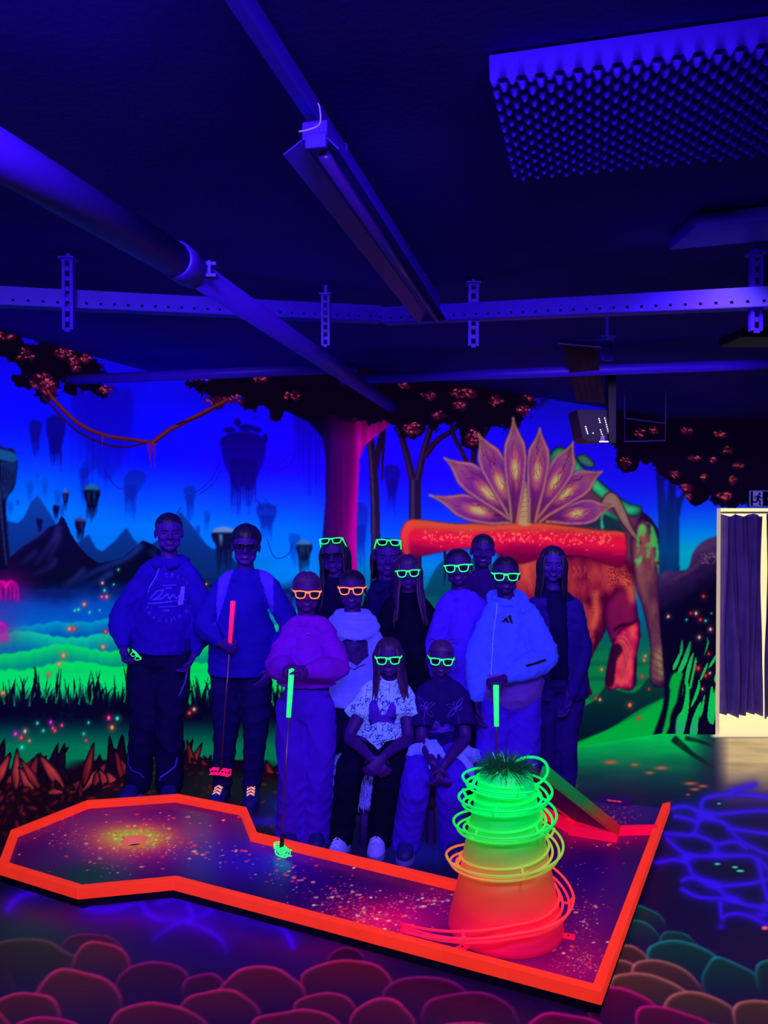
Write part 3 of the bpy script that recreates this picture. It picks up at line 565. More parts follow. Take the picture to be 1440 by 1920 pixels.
    for x, y, k, r in [(1319, 1118, 'r', 4), (1295, 1150, 'r', 3), (1305, 1150, 'w', 4), (1313, 1162, 'r', 4), (1323, 1164, 't', 3), (1287, 1162, 't', 2.4), (1253, 1156, 'w', 3.6), (1332, 1180, 'w', 4), (1311, 1195, 'w', 4), (1309, 1253, 'r', 5.4), (1323, 1267, 'r', 4), (1331, 1262, 'w', 3), (1317, 1292, 'w', 3), (1334, 1150, 't', 1.8), (1329, 1226, 'r', 3.4),
                       (1210, 1230, 'o', 3.4), (1208, 1238, 'o', 3.4), (1128, 1255, 'o', 3.6), (1204, 1269, 'r', 4), (1181, 1322, 'o', 5), (1117, 1309, 'r', 3.4), (1125, 1312, 'w', 3.2), (1198, 1347, 'r', 4.4), (1217, 1292, 'r', 3), (1061, 1350, 't', 2.4)]:
        c.spot(x, y, r * 1.5, r * 1.6, P[k], .3); c.spot(x, y, r * .62, r * .8, P[k], .95, True)
    return c

def paint_floor():
    rnd = random.Random(11)
    c = Chart(-500, 1340, 2400, 820)
    X, Y = c.X, c.Y
    c.a[:] = lerpcol([(1370, (14, 6, 60)), (1700, (12, 4, 52)), (1800, (24, 4, 56)), (1920, (30, 2, 50)), (2100, (26, 2, 40))])(Y)
    # littered leaves by the left wall
    sl = c.box(-500, 1340, 640, 1700); c.blend(sl, (18, 3, 26), np.clip((610 - X[sl]) / 60, 0, 1) * np.clip((1640 - Y[sl]) / 60, 0, 1))
    for k in range(900):
        x = rnd.uniform(-490, 560); y = rnd.uniform(1400, 1640); g = rnd.uniform(.25, .9) * (1 if x < 330 else .7)
        a = rnd.uniform(-.7, .7); L = rnd.uniform(9, 20); w = rnd.uniform(5, 9); d = (math.cos(a) * L, math.sin(a) * L * .5)
        for q, co in ((1.25, (12, 2, 18)), (1.0, (134 * g, 28 * g, 46 * g))): c.fill([(x - d[0] * q * .5, y - d[1] * q * .5), (x, y - w * q * .5), (x + d[0] * q * .5, y + d[1] * q * .5), (x, y + w * q * .4)], co, 1, .6)
    c.spot(560, 1510, 60, 22, (20, 20, 190), .8); c.spot(520, 1540, 90, 12, (34, 8, 200), .7); c.spot(790, 1600, 70, 26, (14, 20, 140), .7)
    # glowing green lawn at the foot of the beast, fading out
    sl = c.box(900, 1340, 1420, 1560)
    x, y = X[sl], Y[sl]
    m = np.clip((1520 - y) / 110, 0, 1) * np.clip((1350 - x) / 60, 0, 1) * np.clip((x - 960) / 70, 0, 1)
    c.blend(sl, lerpcol([(1370, (0, 210, 84)), (1410, (4, 158, 78)), (1450, (8, 100, 70)), (1500, (8, 40, 52))])(y + (fbm(x, y, 90, 16, 3) - .5) * 34), m)
    for a in [(1145, 1429, 13, 4), (1190, 1434, 8, 3), (1240, 1440, 12, 3.4), (1218, 1449, 8, 2.6), (1295, 1469, 12, 3), (1318, 1474, 9, 2.6), (1303, 1480, 9, 2.6), (1070, 1474, 10, 4), (1290, 1490, 4, 1.6)]: c.spot(*a, (220, 90, 60), .9)
    c.stroke([(1262, 1384), (1286, 1404), (1304, 1418), (1340, 1440)], 14, 4, (6, 3, 24), .95, soft=2); c.stroke([(1285, 1384), (1312, 1390), (1338, 1400)], 8, 3, (6, 3, 24), .9, soft=2)
    # beige floor at the doorway, hall light and its reflection painted in
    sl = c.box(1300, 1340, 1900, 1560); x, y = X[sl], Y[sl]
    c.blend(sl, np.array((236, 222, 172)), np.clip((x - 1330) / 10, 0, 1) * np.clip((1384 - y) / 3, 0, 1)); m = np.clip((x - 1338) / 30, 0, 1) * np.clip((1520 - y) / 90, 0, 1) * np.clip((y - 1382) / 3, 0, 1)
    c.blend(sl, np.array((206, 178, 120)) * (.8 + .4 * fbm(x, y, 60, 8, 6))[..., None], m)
    # blue glowing cracks
    net = [[(1313, 1514), (1320, 1498), (1345, 1492), (1395, 1490), (1470, 1498), (1560, 1500)], [(1313, 1514), (1318, 1528), (1350, 1526), (1440, 1520), (1560, 1530)], [(1240, 1562), (1297, 1565), (1308, 1545), (1318, 1528)], [(1258, 1516), (1285, 1512), (1312, 1522)], [(1262, 1530), (1285, 1534), (1308, 1542)],
           [(1322, 1532), (1360, 1545), (1388, 1575), (1440, 1602), (1540, 1640)], [(1362, 1553), (1440, 1563), (1560, 1575)], [(1248, 1570), (1285, 1600), (1335, 1604), (1340, 1583), (1318, 1570), (1297, 1565)], [(1340, 1584), (1378, 1578), (1402, 1592)], [(1285, 1604), (1300, 1640), (1340, 1660), (1410, 1656), (1445, 1648), (1540, 1650)],
           [(1345, 1604), (1410, 1606), (1440, 1630), (1450, 1648)], [(1228, 1618), (1262, 1612), (1287, 1616)], [(1340, 1660), (1375, 1688), (1440, 1704), (1560, 1720)], [(1276, 1652), (1300, 1646), (1340, 1656)], [(1276, 1666), (1312, 1682), (1370, 1686)], [(1350, 1690), (1353, 1722), (1352, 1738), (1362, 1716), (1400, 1716), (1450, 1738), (1560, 1770)], [(1420, 1610), (1440, 1690)], [(1560, 1500), (1640, 1560), (1560, 1575), (1560, 1720)],
           [(1366, 1490), (1378, 1482), (1420, 1470)]]
    for p in net:
        c.stroke(p, 22, 22, (30, 4, 170), .5, soft=8); c.stroke(p, 5, 5, (60, 8, 252), .95, soft=1.8); c.stroke(p, 11, 9, (46, 6, 220), .5, soft=4)
    for q in [(1320, 1530), (1345, 1604), (1340, 1660), (1290, 1608), (1375, 1686), (1440, 1700), (1325, 1528), (1430, 1715)]: c.spot(*q, 16, 9, (52, 8, 245), .8)
    for a in [(1345, 1620, 6, 2.4), (1378, 1626, 6, 2.4), (1388, 1633, 8, 2.6), (1348, 1507, 4, 1.6)]: c.spot(*a, (60, 210, 150), .95, True)
    c.spot(1434, 1740, 6, 4, (240, 100, 90), 1, True)
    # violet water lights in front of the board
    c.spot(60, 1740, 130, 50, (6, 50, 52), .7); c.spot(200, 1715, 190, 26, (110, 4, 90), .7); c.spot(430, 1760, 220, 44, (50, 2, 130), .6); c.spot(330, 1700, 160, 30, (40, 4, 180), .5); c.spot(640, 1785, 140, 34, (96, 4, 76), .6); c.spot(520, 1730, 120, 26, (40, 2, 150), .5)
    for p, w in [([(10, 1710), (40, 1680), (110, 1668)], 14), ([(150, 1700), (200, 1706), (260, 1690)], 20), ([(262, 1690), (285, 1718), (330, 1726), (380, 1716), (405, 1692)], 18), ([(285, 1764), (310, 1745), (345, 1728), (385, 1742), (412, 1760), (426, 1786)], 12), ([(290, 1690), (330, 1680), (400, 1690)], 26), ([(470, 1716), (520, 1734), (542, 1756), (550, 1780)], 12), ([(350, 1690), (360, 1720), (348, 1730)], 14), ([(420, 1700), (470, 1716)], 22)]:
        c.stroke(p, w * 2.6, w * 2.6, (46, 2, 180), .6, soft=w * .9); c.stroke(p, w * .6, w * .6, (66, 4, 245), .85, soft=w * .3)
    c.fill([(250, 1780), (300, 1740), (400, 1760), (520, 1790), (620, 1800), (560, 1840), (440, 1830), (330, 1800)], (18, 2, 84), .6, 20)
    # painted boulders
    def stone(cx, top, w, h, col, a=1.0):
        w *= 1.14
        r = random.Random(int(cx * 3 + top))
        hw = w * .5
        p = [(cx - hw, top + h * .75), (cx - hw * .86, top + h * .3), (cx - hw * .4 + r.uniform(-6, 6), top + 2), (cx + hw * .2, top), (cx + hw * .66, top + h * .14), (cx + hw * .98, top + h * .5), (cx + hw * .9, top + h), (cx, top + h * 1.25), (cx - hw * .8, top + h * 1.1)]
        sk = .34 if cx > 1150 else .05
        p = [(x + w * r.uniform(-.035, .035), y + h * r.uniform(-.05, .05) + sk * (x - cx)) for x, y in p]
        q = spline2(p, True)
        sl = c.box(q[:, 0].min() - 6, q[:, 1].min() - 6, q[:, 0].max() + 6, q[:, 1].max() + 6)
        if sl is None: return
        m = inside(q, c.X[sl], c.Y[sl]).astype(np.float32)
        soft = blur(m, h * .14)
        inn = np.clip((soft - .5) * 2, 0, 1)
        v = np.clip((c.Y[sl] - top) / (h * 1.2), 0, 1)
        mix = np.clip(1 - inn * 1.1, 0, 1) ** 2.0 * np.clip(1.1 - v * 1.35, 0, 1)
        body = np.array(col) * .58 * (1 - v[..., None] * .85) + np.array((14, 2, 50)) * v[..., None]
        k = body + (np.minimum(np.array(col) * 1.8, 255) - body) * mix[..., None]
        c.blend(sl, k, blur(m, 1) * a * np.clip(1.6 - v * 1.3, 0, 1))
    RED, BRN, PUR, TEA, ORA, MAG = (122, 18, 62), (84, 34, 48), (92, 8, 68), (10, 74, 74), (112, 58, 56), (126, 6, 76)
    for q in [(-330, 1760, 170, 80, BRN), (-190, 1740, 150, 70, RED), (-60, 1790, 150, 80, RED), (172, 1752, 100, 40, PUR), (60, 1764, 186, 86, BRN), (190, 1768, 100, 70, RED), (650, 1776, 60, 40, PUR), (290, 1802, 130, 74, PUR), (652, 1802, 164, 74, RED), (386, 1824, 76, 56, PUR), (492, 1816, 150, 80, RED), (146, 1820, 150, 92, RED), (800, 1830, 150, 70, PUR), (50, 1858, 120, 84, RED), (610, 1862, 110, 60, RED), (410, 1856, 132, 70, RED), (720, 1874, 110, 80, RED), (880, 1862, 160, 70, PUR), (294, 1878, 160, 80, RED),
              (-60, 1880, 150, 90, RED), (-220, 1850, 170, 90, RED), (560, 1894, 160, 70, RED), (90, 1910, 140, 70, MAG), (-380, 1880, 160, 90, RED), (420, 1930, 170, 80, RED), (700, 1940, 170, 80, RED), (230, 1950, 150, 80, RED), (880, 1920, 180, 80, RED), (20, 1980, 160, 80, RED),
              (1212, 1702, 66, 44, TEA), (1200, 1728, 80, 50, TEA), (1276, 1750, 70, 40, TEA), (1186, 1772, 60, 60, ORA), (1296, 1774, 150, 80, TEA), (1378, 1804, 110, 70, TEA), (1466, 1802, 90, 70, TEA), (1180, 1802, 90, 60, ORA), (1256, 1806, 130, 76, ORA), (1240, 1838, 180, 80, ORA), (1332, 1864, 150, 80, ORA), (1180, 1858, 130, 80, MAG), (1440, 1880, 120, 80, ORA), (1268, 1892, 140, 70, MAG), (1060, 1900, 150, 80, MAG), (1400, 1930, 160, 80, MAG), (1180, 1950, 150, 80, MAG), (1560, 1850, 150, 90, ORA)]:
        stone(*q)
    c.spot(40, 1770, 110, 50, (12, 44, 46), .35)
    return c

def paint_board(hole):
    rnd = random.Random(5)
    c = Chart(-60, 1440, 1380, 480, (20, 0, 56))
    S = c.spot
    S(150, 1600, 260, 90, (44, 0, 62), .9); S(320, 1560, 240, 70, (70, 0, 84), .8); S(255, 1575, 160, 54, (140, 8, 116), .9); S(255, 1573, 96, 32, (216, 70, 60), .9); S(255, 1571, 60, 19, (206, 186, 50), .95); S(240, 1568, 40, 12, (120, 190, 40), .5)
    S(160, 1640, 60, 20, (6, 40, 40), .8); S(490, 1612, 140, 48, (32, 0, 168), .9); S(90, 1600, 60, 30, (40, 0, 90), .5)
    S(640, 1660, 120, 40, (24, 0, 84), .8); S(740, 1722, 130, 44, (196, 0, 90), .95); S(700, 1735, 60, 18, (240, 20, 80), .6); S(820, 1690, 60, 40, (120, 0, 110), .6)
    S(1110, 1640, 120, 60, (26, 0, 96), .9); S(1090, 1720, 110, 60, (84, 0, 96), .8); S(1010, 1830, 190, 50, (150, 0, 84), .9); S(1100, 1800, 60, 60, (140, 0, 84), .7); S(1190, 1520, 90, 40, (30, 0, 110), .9); S(1110, 1570, 90, 14, (170, 0, 70), .7); S(1060, 1560, 60, 30, (110, 0, 80), .7)
    cols = [(255, 40, 60), (255, 70, 70), (255, 150, 120), (250, 220, 170), (240, 30, 90)]
    def spray(x, y, sx, sy, n, big=.1, pal=cols, rmax=3.6):
        big *= .6
        for k in range(n):
            u, v = rnd.gauss(x, sx), rnd.gauss(y, sy)
            r = rnd.uniform(.5, 1.5) if rnd.random() > big else rnd.uniform(1.8, rmax)
            c.spot(u, v, r * 1.25, r * .62, rnd.choice(pal), rnd.uniform(.6, 1), True)
            if r > 3: c.spot(u, v, r * .6, r * .28, (150, 0, 60), .7, True)
    spray(255, 1578, 60, 22, 330); spray(255, 1572, 34, 12, 140, .15, [(120, 255, 90), (255, 220, 60), (255, 120, 60)]); spray(330, 1590, 50, 10, 60, .5); spray(110, 1560, 25, 18, 60, .03); spray(190, 1625, 20, 8, 26, .1)
    spray(480, 1610, 50, 14, 22, .6); spray(540, 1645, 34, 9, 44, .55); spray(640, 1690, 40, 20, 110, .35); spray(700, 1722, 40, 16, 330, .3); spray(660, 1700, 50, 24, 200, .05); spray(420, 1605, 40, 10, 16, .6); spray(780, 1690, 30, 12, 60, .3)
    spray(820, 1690, 26, 10, 60, .3); spray(1090, 1720, 18, 26, 90, .2); spray(1100, 1790, 20, 30, 80, .25); spray(1085, 1805, 34, 12, 130, .08); spray(1110, 1620, 30, 40, 24, .1); spray(1150, 1585, 14, 5, 20, .1); spray(1150, 1535, 24, 14, 130, .03, [(255, 60, 80), (200, 60, 90)]); spray(350, 1530, 60, 10, 24, .2)
    return c
# ------------------------------------------------------------------ room: plan corners of the painted walls
A = Vector((-1.61, 5.35)); LD = Vector((.279, 1)).normalized()
NEAR = A - LD * ((5.35 - .6) / LD.y)              # left wall towards the camera
B = Vector((-.237, 4.905)); Cc = Vector((2.12, 5.92)); D = Vector((2.545, 5.90)); E = Vector((3.25, 5.87)); Fw = Vector((4.2, 5.83))
HA, HB, HC, HD, HDOOR = 2.69, 2.635, 2.42, 2.40, 1.735; UPT = .05      # walls run a little above the ceiling line
mural = paint_mural()
M_WALL = mat('mural_paint', None, rough=.8, emit=.80, spec=.03, attr=True, base=.5)
def painted_wall(name, p, q, hp, hq, step=.0046, x_fine=None):
    L = (q - p).length
    if x_fine: ts = np.concatenate([np.linspace(0, x_fine, 30, endpoint=False), np.linspace(x_fine, L, int((L - x_fine) / step))]) / L
    else: ts = np.linspace(0, 1, int(L / step) + 1)
    rows = int(2.6 / step)
    ss = np.linspace(0, 1, rows)[:, None]
    P = np.zeros((rows, len(ts), 3))
    P[..., 0] = p.x + (q.x - p.x) * ts; P[..., 1] = p.y + (q.y - p.y) * ts
    P[..., 2] = ss * (hp + (hq - hp) * ts)
    me = grid_mesh(name, P); paint(me, P, mural)
    return struct(link(name, me, M_WALL))
painted_wall('wall_left', NEAR, A, HA + UPT, HA + UPT, .0054, x_fine=(Vector((-2.16, 3.38)) - NEAR).length)
painted_wall('wall_back', A, B, HA + UPT, HB + UPT)
painted_wall('wall_beast', B, Cc, HB + UPT, HC + UPT)
painted_wall('wall_right', Cc, D, HC + UPT, HD + UPT)
M_BLACK = mat('black_wall_paint', (14, 6, 46), rough=.8, spec=.1)
# header over the doorway and the wall beyond it carry the same mural
def upper(name, p, q, z0, z1):
    n = int((q - p).length / .006); r = int((z1 - z0) / .006)
    t = np.linspace(0, 1, n)[None, :]; P = np.zeros((r, n, 3))
    P[..., 0] = p.x + (q.x - p.x) * t; P[..., 1] = p.y + (q.y - p.y) * t; P[..., 2] = np.linspace(z0, z1, r)[:, None]
    me = grid_mesh(name, P); paint(me, P, mural); return struct(link(name, me, M_WALL))
upper('wall_header', D, E, HDOOR, HD + UPT)
m = MB(); m.prism([(E.x, E.y), (Fw.x, Fw.y), (Fw.x, Fw.y + .1), (E.x, E.y + .1)], 0, HD + UPT); struct(m.build('wall_end', M_BLACK))
# floor
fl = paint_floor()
M_FLOOR = mat('floor_paint', None, rough=.45, emit=.72, spec=.22, attr=True, base=.7)
xs = np.concatenate([np.linspace(-2.9, -2.2, 8, endpoint=False), np.arange(-2.2, 3.4, .0075), np.linspace(3.4, 4.6, 10)])
ys = np.concatenate([np.linspace(.4, 2.4, 14, endpoint=False), np.arange(2.4, 4.2, .006), np.arange(4.2, 6.0, .012), np.linspace(6.0, 9.2, 16)])
P = np.zeros((len(ys), len(xs), 3)); P[..., 0] = xs[None, :]; P[..., 1] = ys[:, None]
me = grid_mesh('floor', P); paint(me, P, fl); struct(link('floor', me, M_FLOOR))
# ceiling: level near the camera, sloping a little down to the far right
M_CEIL = mat('black_ceiling_paint', (46, 16, 152), rough=.85, spec=.1, bump=(60, .15), noise=(1.6, .25))
m = MB()
cv = [(-2.9, .3, 2.62), (4.3, .3, 2.62), (4.3, 3.0, 2.62), (-2.9, 3.0, 2.62), (A.x - .3, A.y + .3, HA), (B.x, B.y + .1, HB), (Cc.x, Cc.y + .1, HC), (Fw.x + .1, Fw.y + .1, HD), (-2.9, 4.2, HA), (.2, 3.0, 2.62)]
m.add(cv, [(0, 1, 2, 9, 3), (3, 9, 5, 4, 8), (9, 2, 7, 6, 5)])
struct(m.build('ceiling', M_CEIL))
# hall seen through the doorway
M_HALL = mat('cream_hall_wall', (236, 222, 178), rough=.8, emit=.75, noise=(3, .05))  # part of the hall lamplight is put into these surfaces as glow
m = MB(); m.box((3.0, 8.2, 1.2), (4.4, .08, 2.5)); struct(m.build('wall_hall', M_HALL))
m = MB(); m.box((3.0, 7.16, 2.32), (4.4, 2.2, .06)); struct(m.build('ceiling_hall', M_HALL))
m = MB(); m.box((1.25 + .9, 7.1, 1.2), (.06, 2.2, 2.4)); struct(m.build('wall_hall_side', M_HALL))
m = MB()
m.prism([(D.x - .005, D.y - .005), (D.x + .022, D.y - .006), (D.x + .022, D.y + .12), (D.x - .005, D.y + .12)], 0, HDOOR)
struct(m.build('trim_1', mat('cream_door_jamb', (235, 220, 170), rough=.6, emit=.45)))
# ------------------------------------------------------------------ minigolf course
ZR, ZS, ZB = .105, .068, .055        # rail top, playing surface, underside of the rail
outline_px = [(-4, 1620), (20, 1556), (163, 1500), (334, 1488), (462, 1513), (482, 1560), (905, 1660), (1012, 1520), (1085, 1486), (1257, 1503), (1128, 1859), (325, 1649), (146, 1666)]
OUT = [onz(x, y, ZR) for x, y in outline_px]
O2 = [Vector((p.x, p.y)) for p in OUT]
def inset(poly, d):
    n = len(poly); s = sum(poly[i].x * poly[(i + 1) % n].y - poly[(i + 1) % n].x * poly[i].y for i in range(n)); sg = 1 if s > 0 else -1
    out = []
    for i in range(n):
        a, b, c = poly[i - 1], poly[i], poly[(i + 1) % n]
        e0, e1 = (b - a).normalized(), (c - b).normalized()
        n0, n1 = Vector((-e0.y, e0.x)) * sg, Vector((-e1.y, e1.x)) * sg
        k = (n0 + n1); k = k / max(.25, k.dot(n0)) if k.length > 1e-5 else n0
        out.append(b + k * d)
    return out
IN = inset(O2, .036)
board = empty('minigolf_course', (O2[11].x, O2[11].y, 0), 'minigolf course board with glowing red rails and speckled purple playing surface on the floor', 'minigolf course')
M_RAIL = mat('fluorescent_red_rail', (255, 52, 34), rough=.5, emit=.62, spec=.15, noise=(9, .07))
M_RAILP = mat('fluorescent_pink_rail', (255, 8, 70), rough=.5, emit=.55, spec=.15, noise=(9, .07))
M_SKIRT = mat('black_board_side', (16, 8, 36), rough=.7, spec=.1)
names = ['rail'] * 13
for i in range(13):
    if i in (7, 8): continue              # tee end is open
    j = (i + 1) % 13
    m = MB(); m.prism([O2[i], O2[j], IN[j], IN[i]], ZB, ZR)
    m.build('rail', M_RAIL if i != 6 else M_RAILP, board, bevel=.0025)
SK = inset(O2, .006)
m = MB()
m.prism(SK, .020, .0245); m.build('base', M_SKIRT, board)
m = MB()
for i in range(13):
    j = (i + 1) % 13; q = inset(O2, .024); m.add([(*SK[i], .0245), (*SK[j], .0245), (*SK[j], ZB + .002), (*SK[i], ZB + .002), (*q[i], .0245), (*q[j], .0245), (*q[j], ZB + .012), (*q[i], ZB + .012)], [(0, 1, 2, 3), (7, 6, 5, 4), (3, 2, 6, 7)])
m.build('skirt', M_SKIRT, board)
for k in (0, 3, 5, 9, 10, 11, 12):
    q = inset(O2, .05)[k]
    m = MB(); m.tube([(q.x, q.y, 0), (q.x, q.y, .008), (q.x, q.y, .009), (q.x, q.y, .03)], [.02, .02, .007, .007], 12); m.build('adjustable_foot', mat('dark_steel', (40, 24, 90), rough=.4, metal=.3), board)
# painted playing surface with the hole cut out
HOLE = onz(252, 1576, ZS); HR = .062
bd = paint_board(HOLE)
x0, x1 = min(p.x for p in O2), max(p.x for p in O2); y0, y1 = min(p.y for p in O2), max(p.y for p in O2)
gx, gy = np.arange(x0, x1, .0048), np.arange(y0, y1, .0048)
GX, GY = np.meshgrid(gx, gy)
P = np.stack([GX, GY, np.full_like(GX, ZS)], -1)
mid = inset(O2, .012); mid[8] = O2[8] - Vector((0, .004)); mid[9] = O2[9] - Vector((.004, .004))
pm = np.array([(p.x, p.y) for p in mid])
def in_poly(poly, x, y):
    r = np.zeros(x.shape, bool)
    for (ax, ay), (bx, by) in zip(poly, np.roll(poly, -1, 0)):
        if ay == by: continue
        c = ((y >= min(ay, by)) & (y < max(ay, by))); r ^= c & (x < ax + (y - ay) * (bx - ax) / (by - ay))
    return r
ok = in_poly(pm, GX, GY) & (((GX - HOLE.x) ** 2 + (GY - HOLE.y) ** 2) > HR ** 2)
keep = ok[:-1, :-1] & ok[1:, :-1] & ok[:-1, 1:] & ok[1:, 1:]
me = grid_mesh('playing_surface', P, keep); paint(me, P, bd)
bm = bmesh.new(); bm.from_mesh(me); bmesh.ops.delete(bm, geom=[v for v in bm.verts if not v.link_faces], context='VERTS'); bm.to_mesh(me); bm.free()
link('playing_surface', me, mat('course_paint', None, rough=.34, emit=.62, spec=.4, attr=True), board)
m = MB()
ring = lambda r, z: [(HOLE.x + r * math.cos(t), HOLE.y + r * math.sin(t), z) for t in (2 * math.pi * k / 40 for k in range(40))]
m.rings([ring(HR + .003, ZS + .0005), ring(HR - .002, ZS + .001), ring(HR - .004, .025)], caps=False)
hc = m.build('hole_cup', mat('hole_cup_paint', (226, 110, 96), rough=.5, emit=.5), board)
m = MB(); m.rings([ring(HR - .004, .026), ring(.004, .026)], caps=False); m.build('cup_bottom', mat('hole_cup_dark', (60, 8, 40), rough=.7), hc)
tm = [onz(x, y, ZS + .001) for x, y in [(1120, 1502), (1133, 1492), (1190, 1498), (1180, 1510)]]
m = MB(); m.prism(tm, ZS + .001, ZS + .004); mt = m.build('tee_mat', mat('tee_mat_paint', (44, 6, 92), rough=.7, emit=.4), board)
m = MB()
for x in (1143, 1152, 1161):
    q = onz(x, 1501 + (x - 1143) * .12, ZS + .004); m.prism([(q.x + .014 * math.cos(t), q.y + .014 * math.sin(t)) for t in (k * math.pi / 6 for k in range(12))], ZS + .0042, ZS + .0052)
m.build('tee_mark', mat('tee_mark_paint', (226, 40, 70), emit=.6), mt)
# pink barrier planks across the tee leg
def plank(pa, pb, h=.06, t=.03, name='barrier_plank'):
    a, b = onz(*pa, ZS), onz(*pb, ZS); d = (b - a); n = Vector((-d.y, d.x, 0)).normalized() * t
    if n.y < 0: n = -n
    m = MB(); m.prism([a, b, b + n, a + n], ZS, ZS + h); m.build(name, M_RAILP, board, bevel=.0025)
plank((1018, 1536), (1067, 1564)); plank((1065, 1566), (1156, 1581), .05, .10); plank((1156, 1568), (1236, 1566), .045, .03)
# launch ramp up to the top of the cone
lo, hi = onz(1149, 1556, ZS + .055), at(1014, 1448, 3.36)
ramp = empty('ramp', (lo.x, lo.y, ZS), 'steep launch ramp with green to red edge leaning from pink planks to cone top', 'ramp')
def grad_mat(name, stops, z0, z1, emit=.4, rough=.5):
    m = bpy.data.materials.new(name); m.use_nodes = True; N = m.node_tree.nodes; L = m.node_tree.links; b = N['Principled BSDF']
    g = N.new('ShaderNodeNewGeometry'); sp = N.new('ShaderNodeSeparateXYZ'); mp = N.new('ShaderNodeMapRange'); mp.inputs[1].default_value = z0; mp.inputs[2].default_value = z1
    t = N.new('ShaderNodeTexNoise'); t.inputs['Scale'].default_value = 6; ad = N.new('ShaderNodeMath'); ad.operation = 'MULTIPLY_ADD'; ad.inputs[1].default_value = .10; 
    r = N.new('ShaderNodeValToRGB'); e = r.color_ramp.elements
    e[0].position, e[0].color = stops[0][0], (*srgb(stops[0][1]), 1); e[1].position, e[1].color = stops[-1][0], (*srgb(stops[-1][1]), 1)
    for p, c in stops[1:-1]: q = e.new(p); q.color = (*srgb(c), 1)
    L.new(g.outputs['Position'], sp.inputs[0]); L.new(sp.outputs['Z'], mp.inputs[0]); L.new(g.outputs['Position'], t.inputs['Vector'])
    L.new(t.outputs['Fac'], ad.inputs[0]); L.new(mp.outputs[0], ad.inputs[2])
    L.new(ad.outputs[0], r.inputs[0]); L.new(r.outputs[0], b.inputs['Base Color']); L.new(r.outputs[0], b.inputs['Emission Color'])
    b.inputs['Emission Strength'].default_value = emit; b.inputs['Roughness'].default_value = rough; b.inputs['Specular IOR Level'].default_value = .2
    return m
CONE_STOPS = [(.08, (255, 16, 92)), (.22, (255, 40, 66)), (.38, (255, 84, 50)), (.48, (236, 128, 64)), (.56, (160, 186, 66)), (.65, (60, 222, 70)), (.82, (0, 238, 86)), (1.0, (0, 246, 100))]
d = (hi - lo); L_ = d.length; dn = d.normalized(); side = Vector((-dn.y, dn.x, 0)).normalized() ; nrm = dn.cross(side)
if nrm.z < 0: nrm = -nrm
def ramp_box(s0, s1, n0, n1, name, mt):
    q = []
    for e, end in ((0, lo), (1, hi)):
        q.append([end + side * s0 + nrm * n0, end + side * s1 + nrm * n0, end + side * s1 + nrm * n1, end + side * s0 + nrm * n1])
    MB().rings(q).build(name, mt, ramp)
side = side if side.y < 0 else -side
M_EDGE = grad_mat('ramp_edge_paint', [(.0, (226, 0, 60)), (.3, (200, 40, 50)), (.45, (120, 90, 40)), (.6, (20, 130, 60)), (1, (10, 150, 70))], .05, .68, .35)
ramp_box(-.20, .0, -.014, .010, 'deck', mat('ramp_deck_paint', (48, 4, 66), rough=.5, emit=.3))
ramp_box(.0, .036, -.016, .03, 'side_rail', M_EDGE); ramp_box(-.236, -.20, -.016, .03, 'side_rail', M_EDGE)
# cone with its spiral wire track
CB = at(948, 1742, 3.12); CB.z = ZS; CX, CY = CB.x, CB.y
cone = empty('cone_obstacle', (CX, CY, ZS), 'tall green to pink cone wound with a spiral wire ball track on the course', 'minigolf obstacle')
M_CONE = grad_mat('cone_paint', CONE_STOPS, ZS, .70, .24)
prof = [(.232, ZS), (.231, ZS + .02), (.2, .22), (.165, .40), (.13, .56), (.112, .66), (.10, .70), (.06, .712), (.0, .715)]
m = MB(); m.rings([[(CX + r * math.cos(t) * 1.0, CY + r * math.sin(t), z) for t in (2 * math.pi * k / 64 for k in range(64))] for r, z in [(max(r, .002), z) for r, z in prof]])
m.build('cone_body', M_CONE, cone, smooth=True)
# little screw tabs at the foot
for an in (-20, 100, 220):
    t = math.radians(an); q = Vector((CX + .25 * math.cos(t), CY + .25 * math.sin(t), ZS + .004)); m = MB(); m.box(q, (.05, .034, .005), Matrix.Rotation(t, 3, 'Z')); tb = m.build('fixing_tab', M_RAILP, cone)
    MB().tube([q + Vector((0, 0, .0)), q + Vector((0, 0, .004))], .005, 8).build('screw', M_SKIRT, tb)
cr = lambda z: float(np.interp(z, [p[1] for p in prof[:7]], [p[0] for p in prof[:7]]))
TURNS = [(.10, .675), (.44, .672), (1.44, .59), (2.44, .49), (3.44, .352), (3.94, .215), (4.2, .190)]
def spiral(dr, dz, n=420):
    out = []
    for k in range(n + 1):
        tt = .12 + (4.19 - .12) * k / n
        z = float(np.interp(tt, [q[0] for q in TURNS], [q[1] for q in TURNS]))
        an = math.radians(-20) - 2 * math.pi * tt
        r = cr(z) + dr
        out.append(Vector((CX + r * math.cos(an), CY + r * math.sin(an), z + dz)))
    return out
M_WIRE = grad_mat('wire_paint', CONE_STOPS, ZS, .70, .6)
exitv = lambda p, off: [p + (onz(*q, ZS + off) - p) * k for q, k in []]
tracks = []
for dr, dz in ((.010, .0), (.066, .0), (.024, -.026), (.050, -.026)):
    pts = spiral(dr, dz)
    last = pts[-1]
    # run-out: the track leaves the cone and drops to the board on the left
    tgt = onz(752, 1728 + dr * 260, ZS + .012 + (.02 if dz == 0 else 0))
    ctrl = last + (pts[-1] - pts[-8]).normalized() * .26
    for k in range(1, 15):
        s_ = k / 14
        pts.append(last * (1 - s_) ** 2 + ctrl * 2 * s_ * (1 - s_) + tgt * s_ ** 2)
    tracks.append(pts); MB().tube(pts, .0052, 8).build('track_wire', M_WIRE, cone, smooth=True)
m = []
n = len(tracks[0])
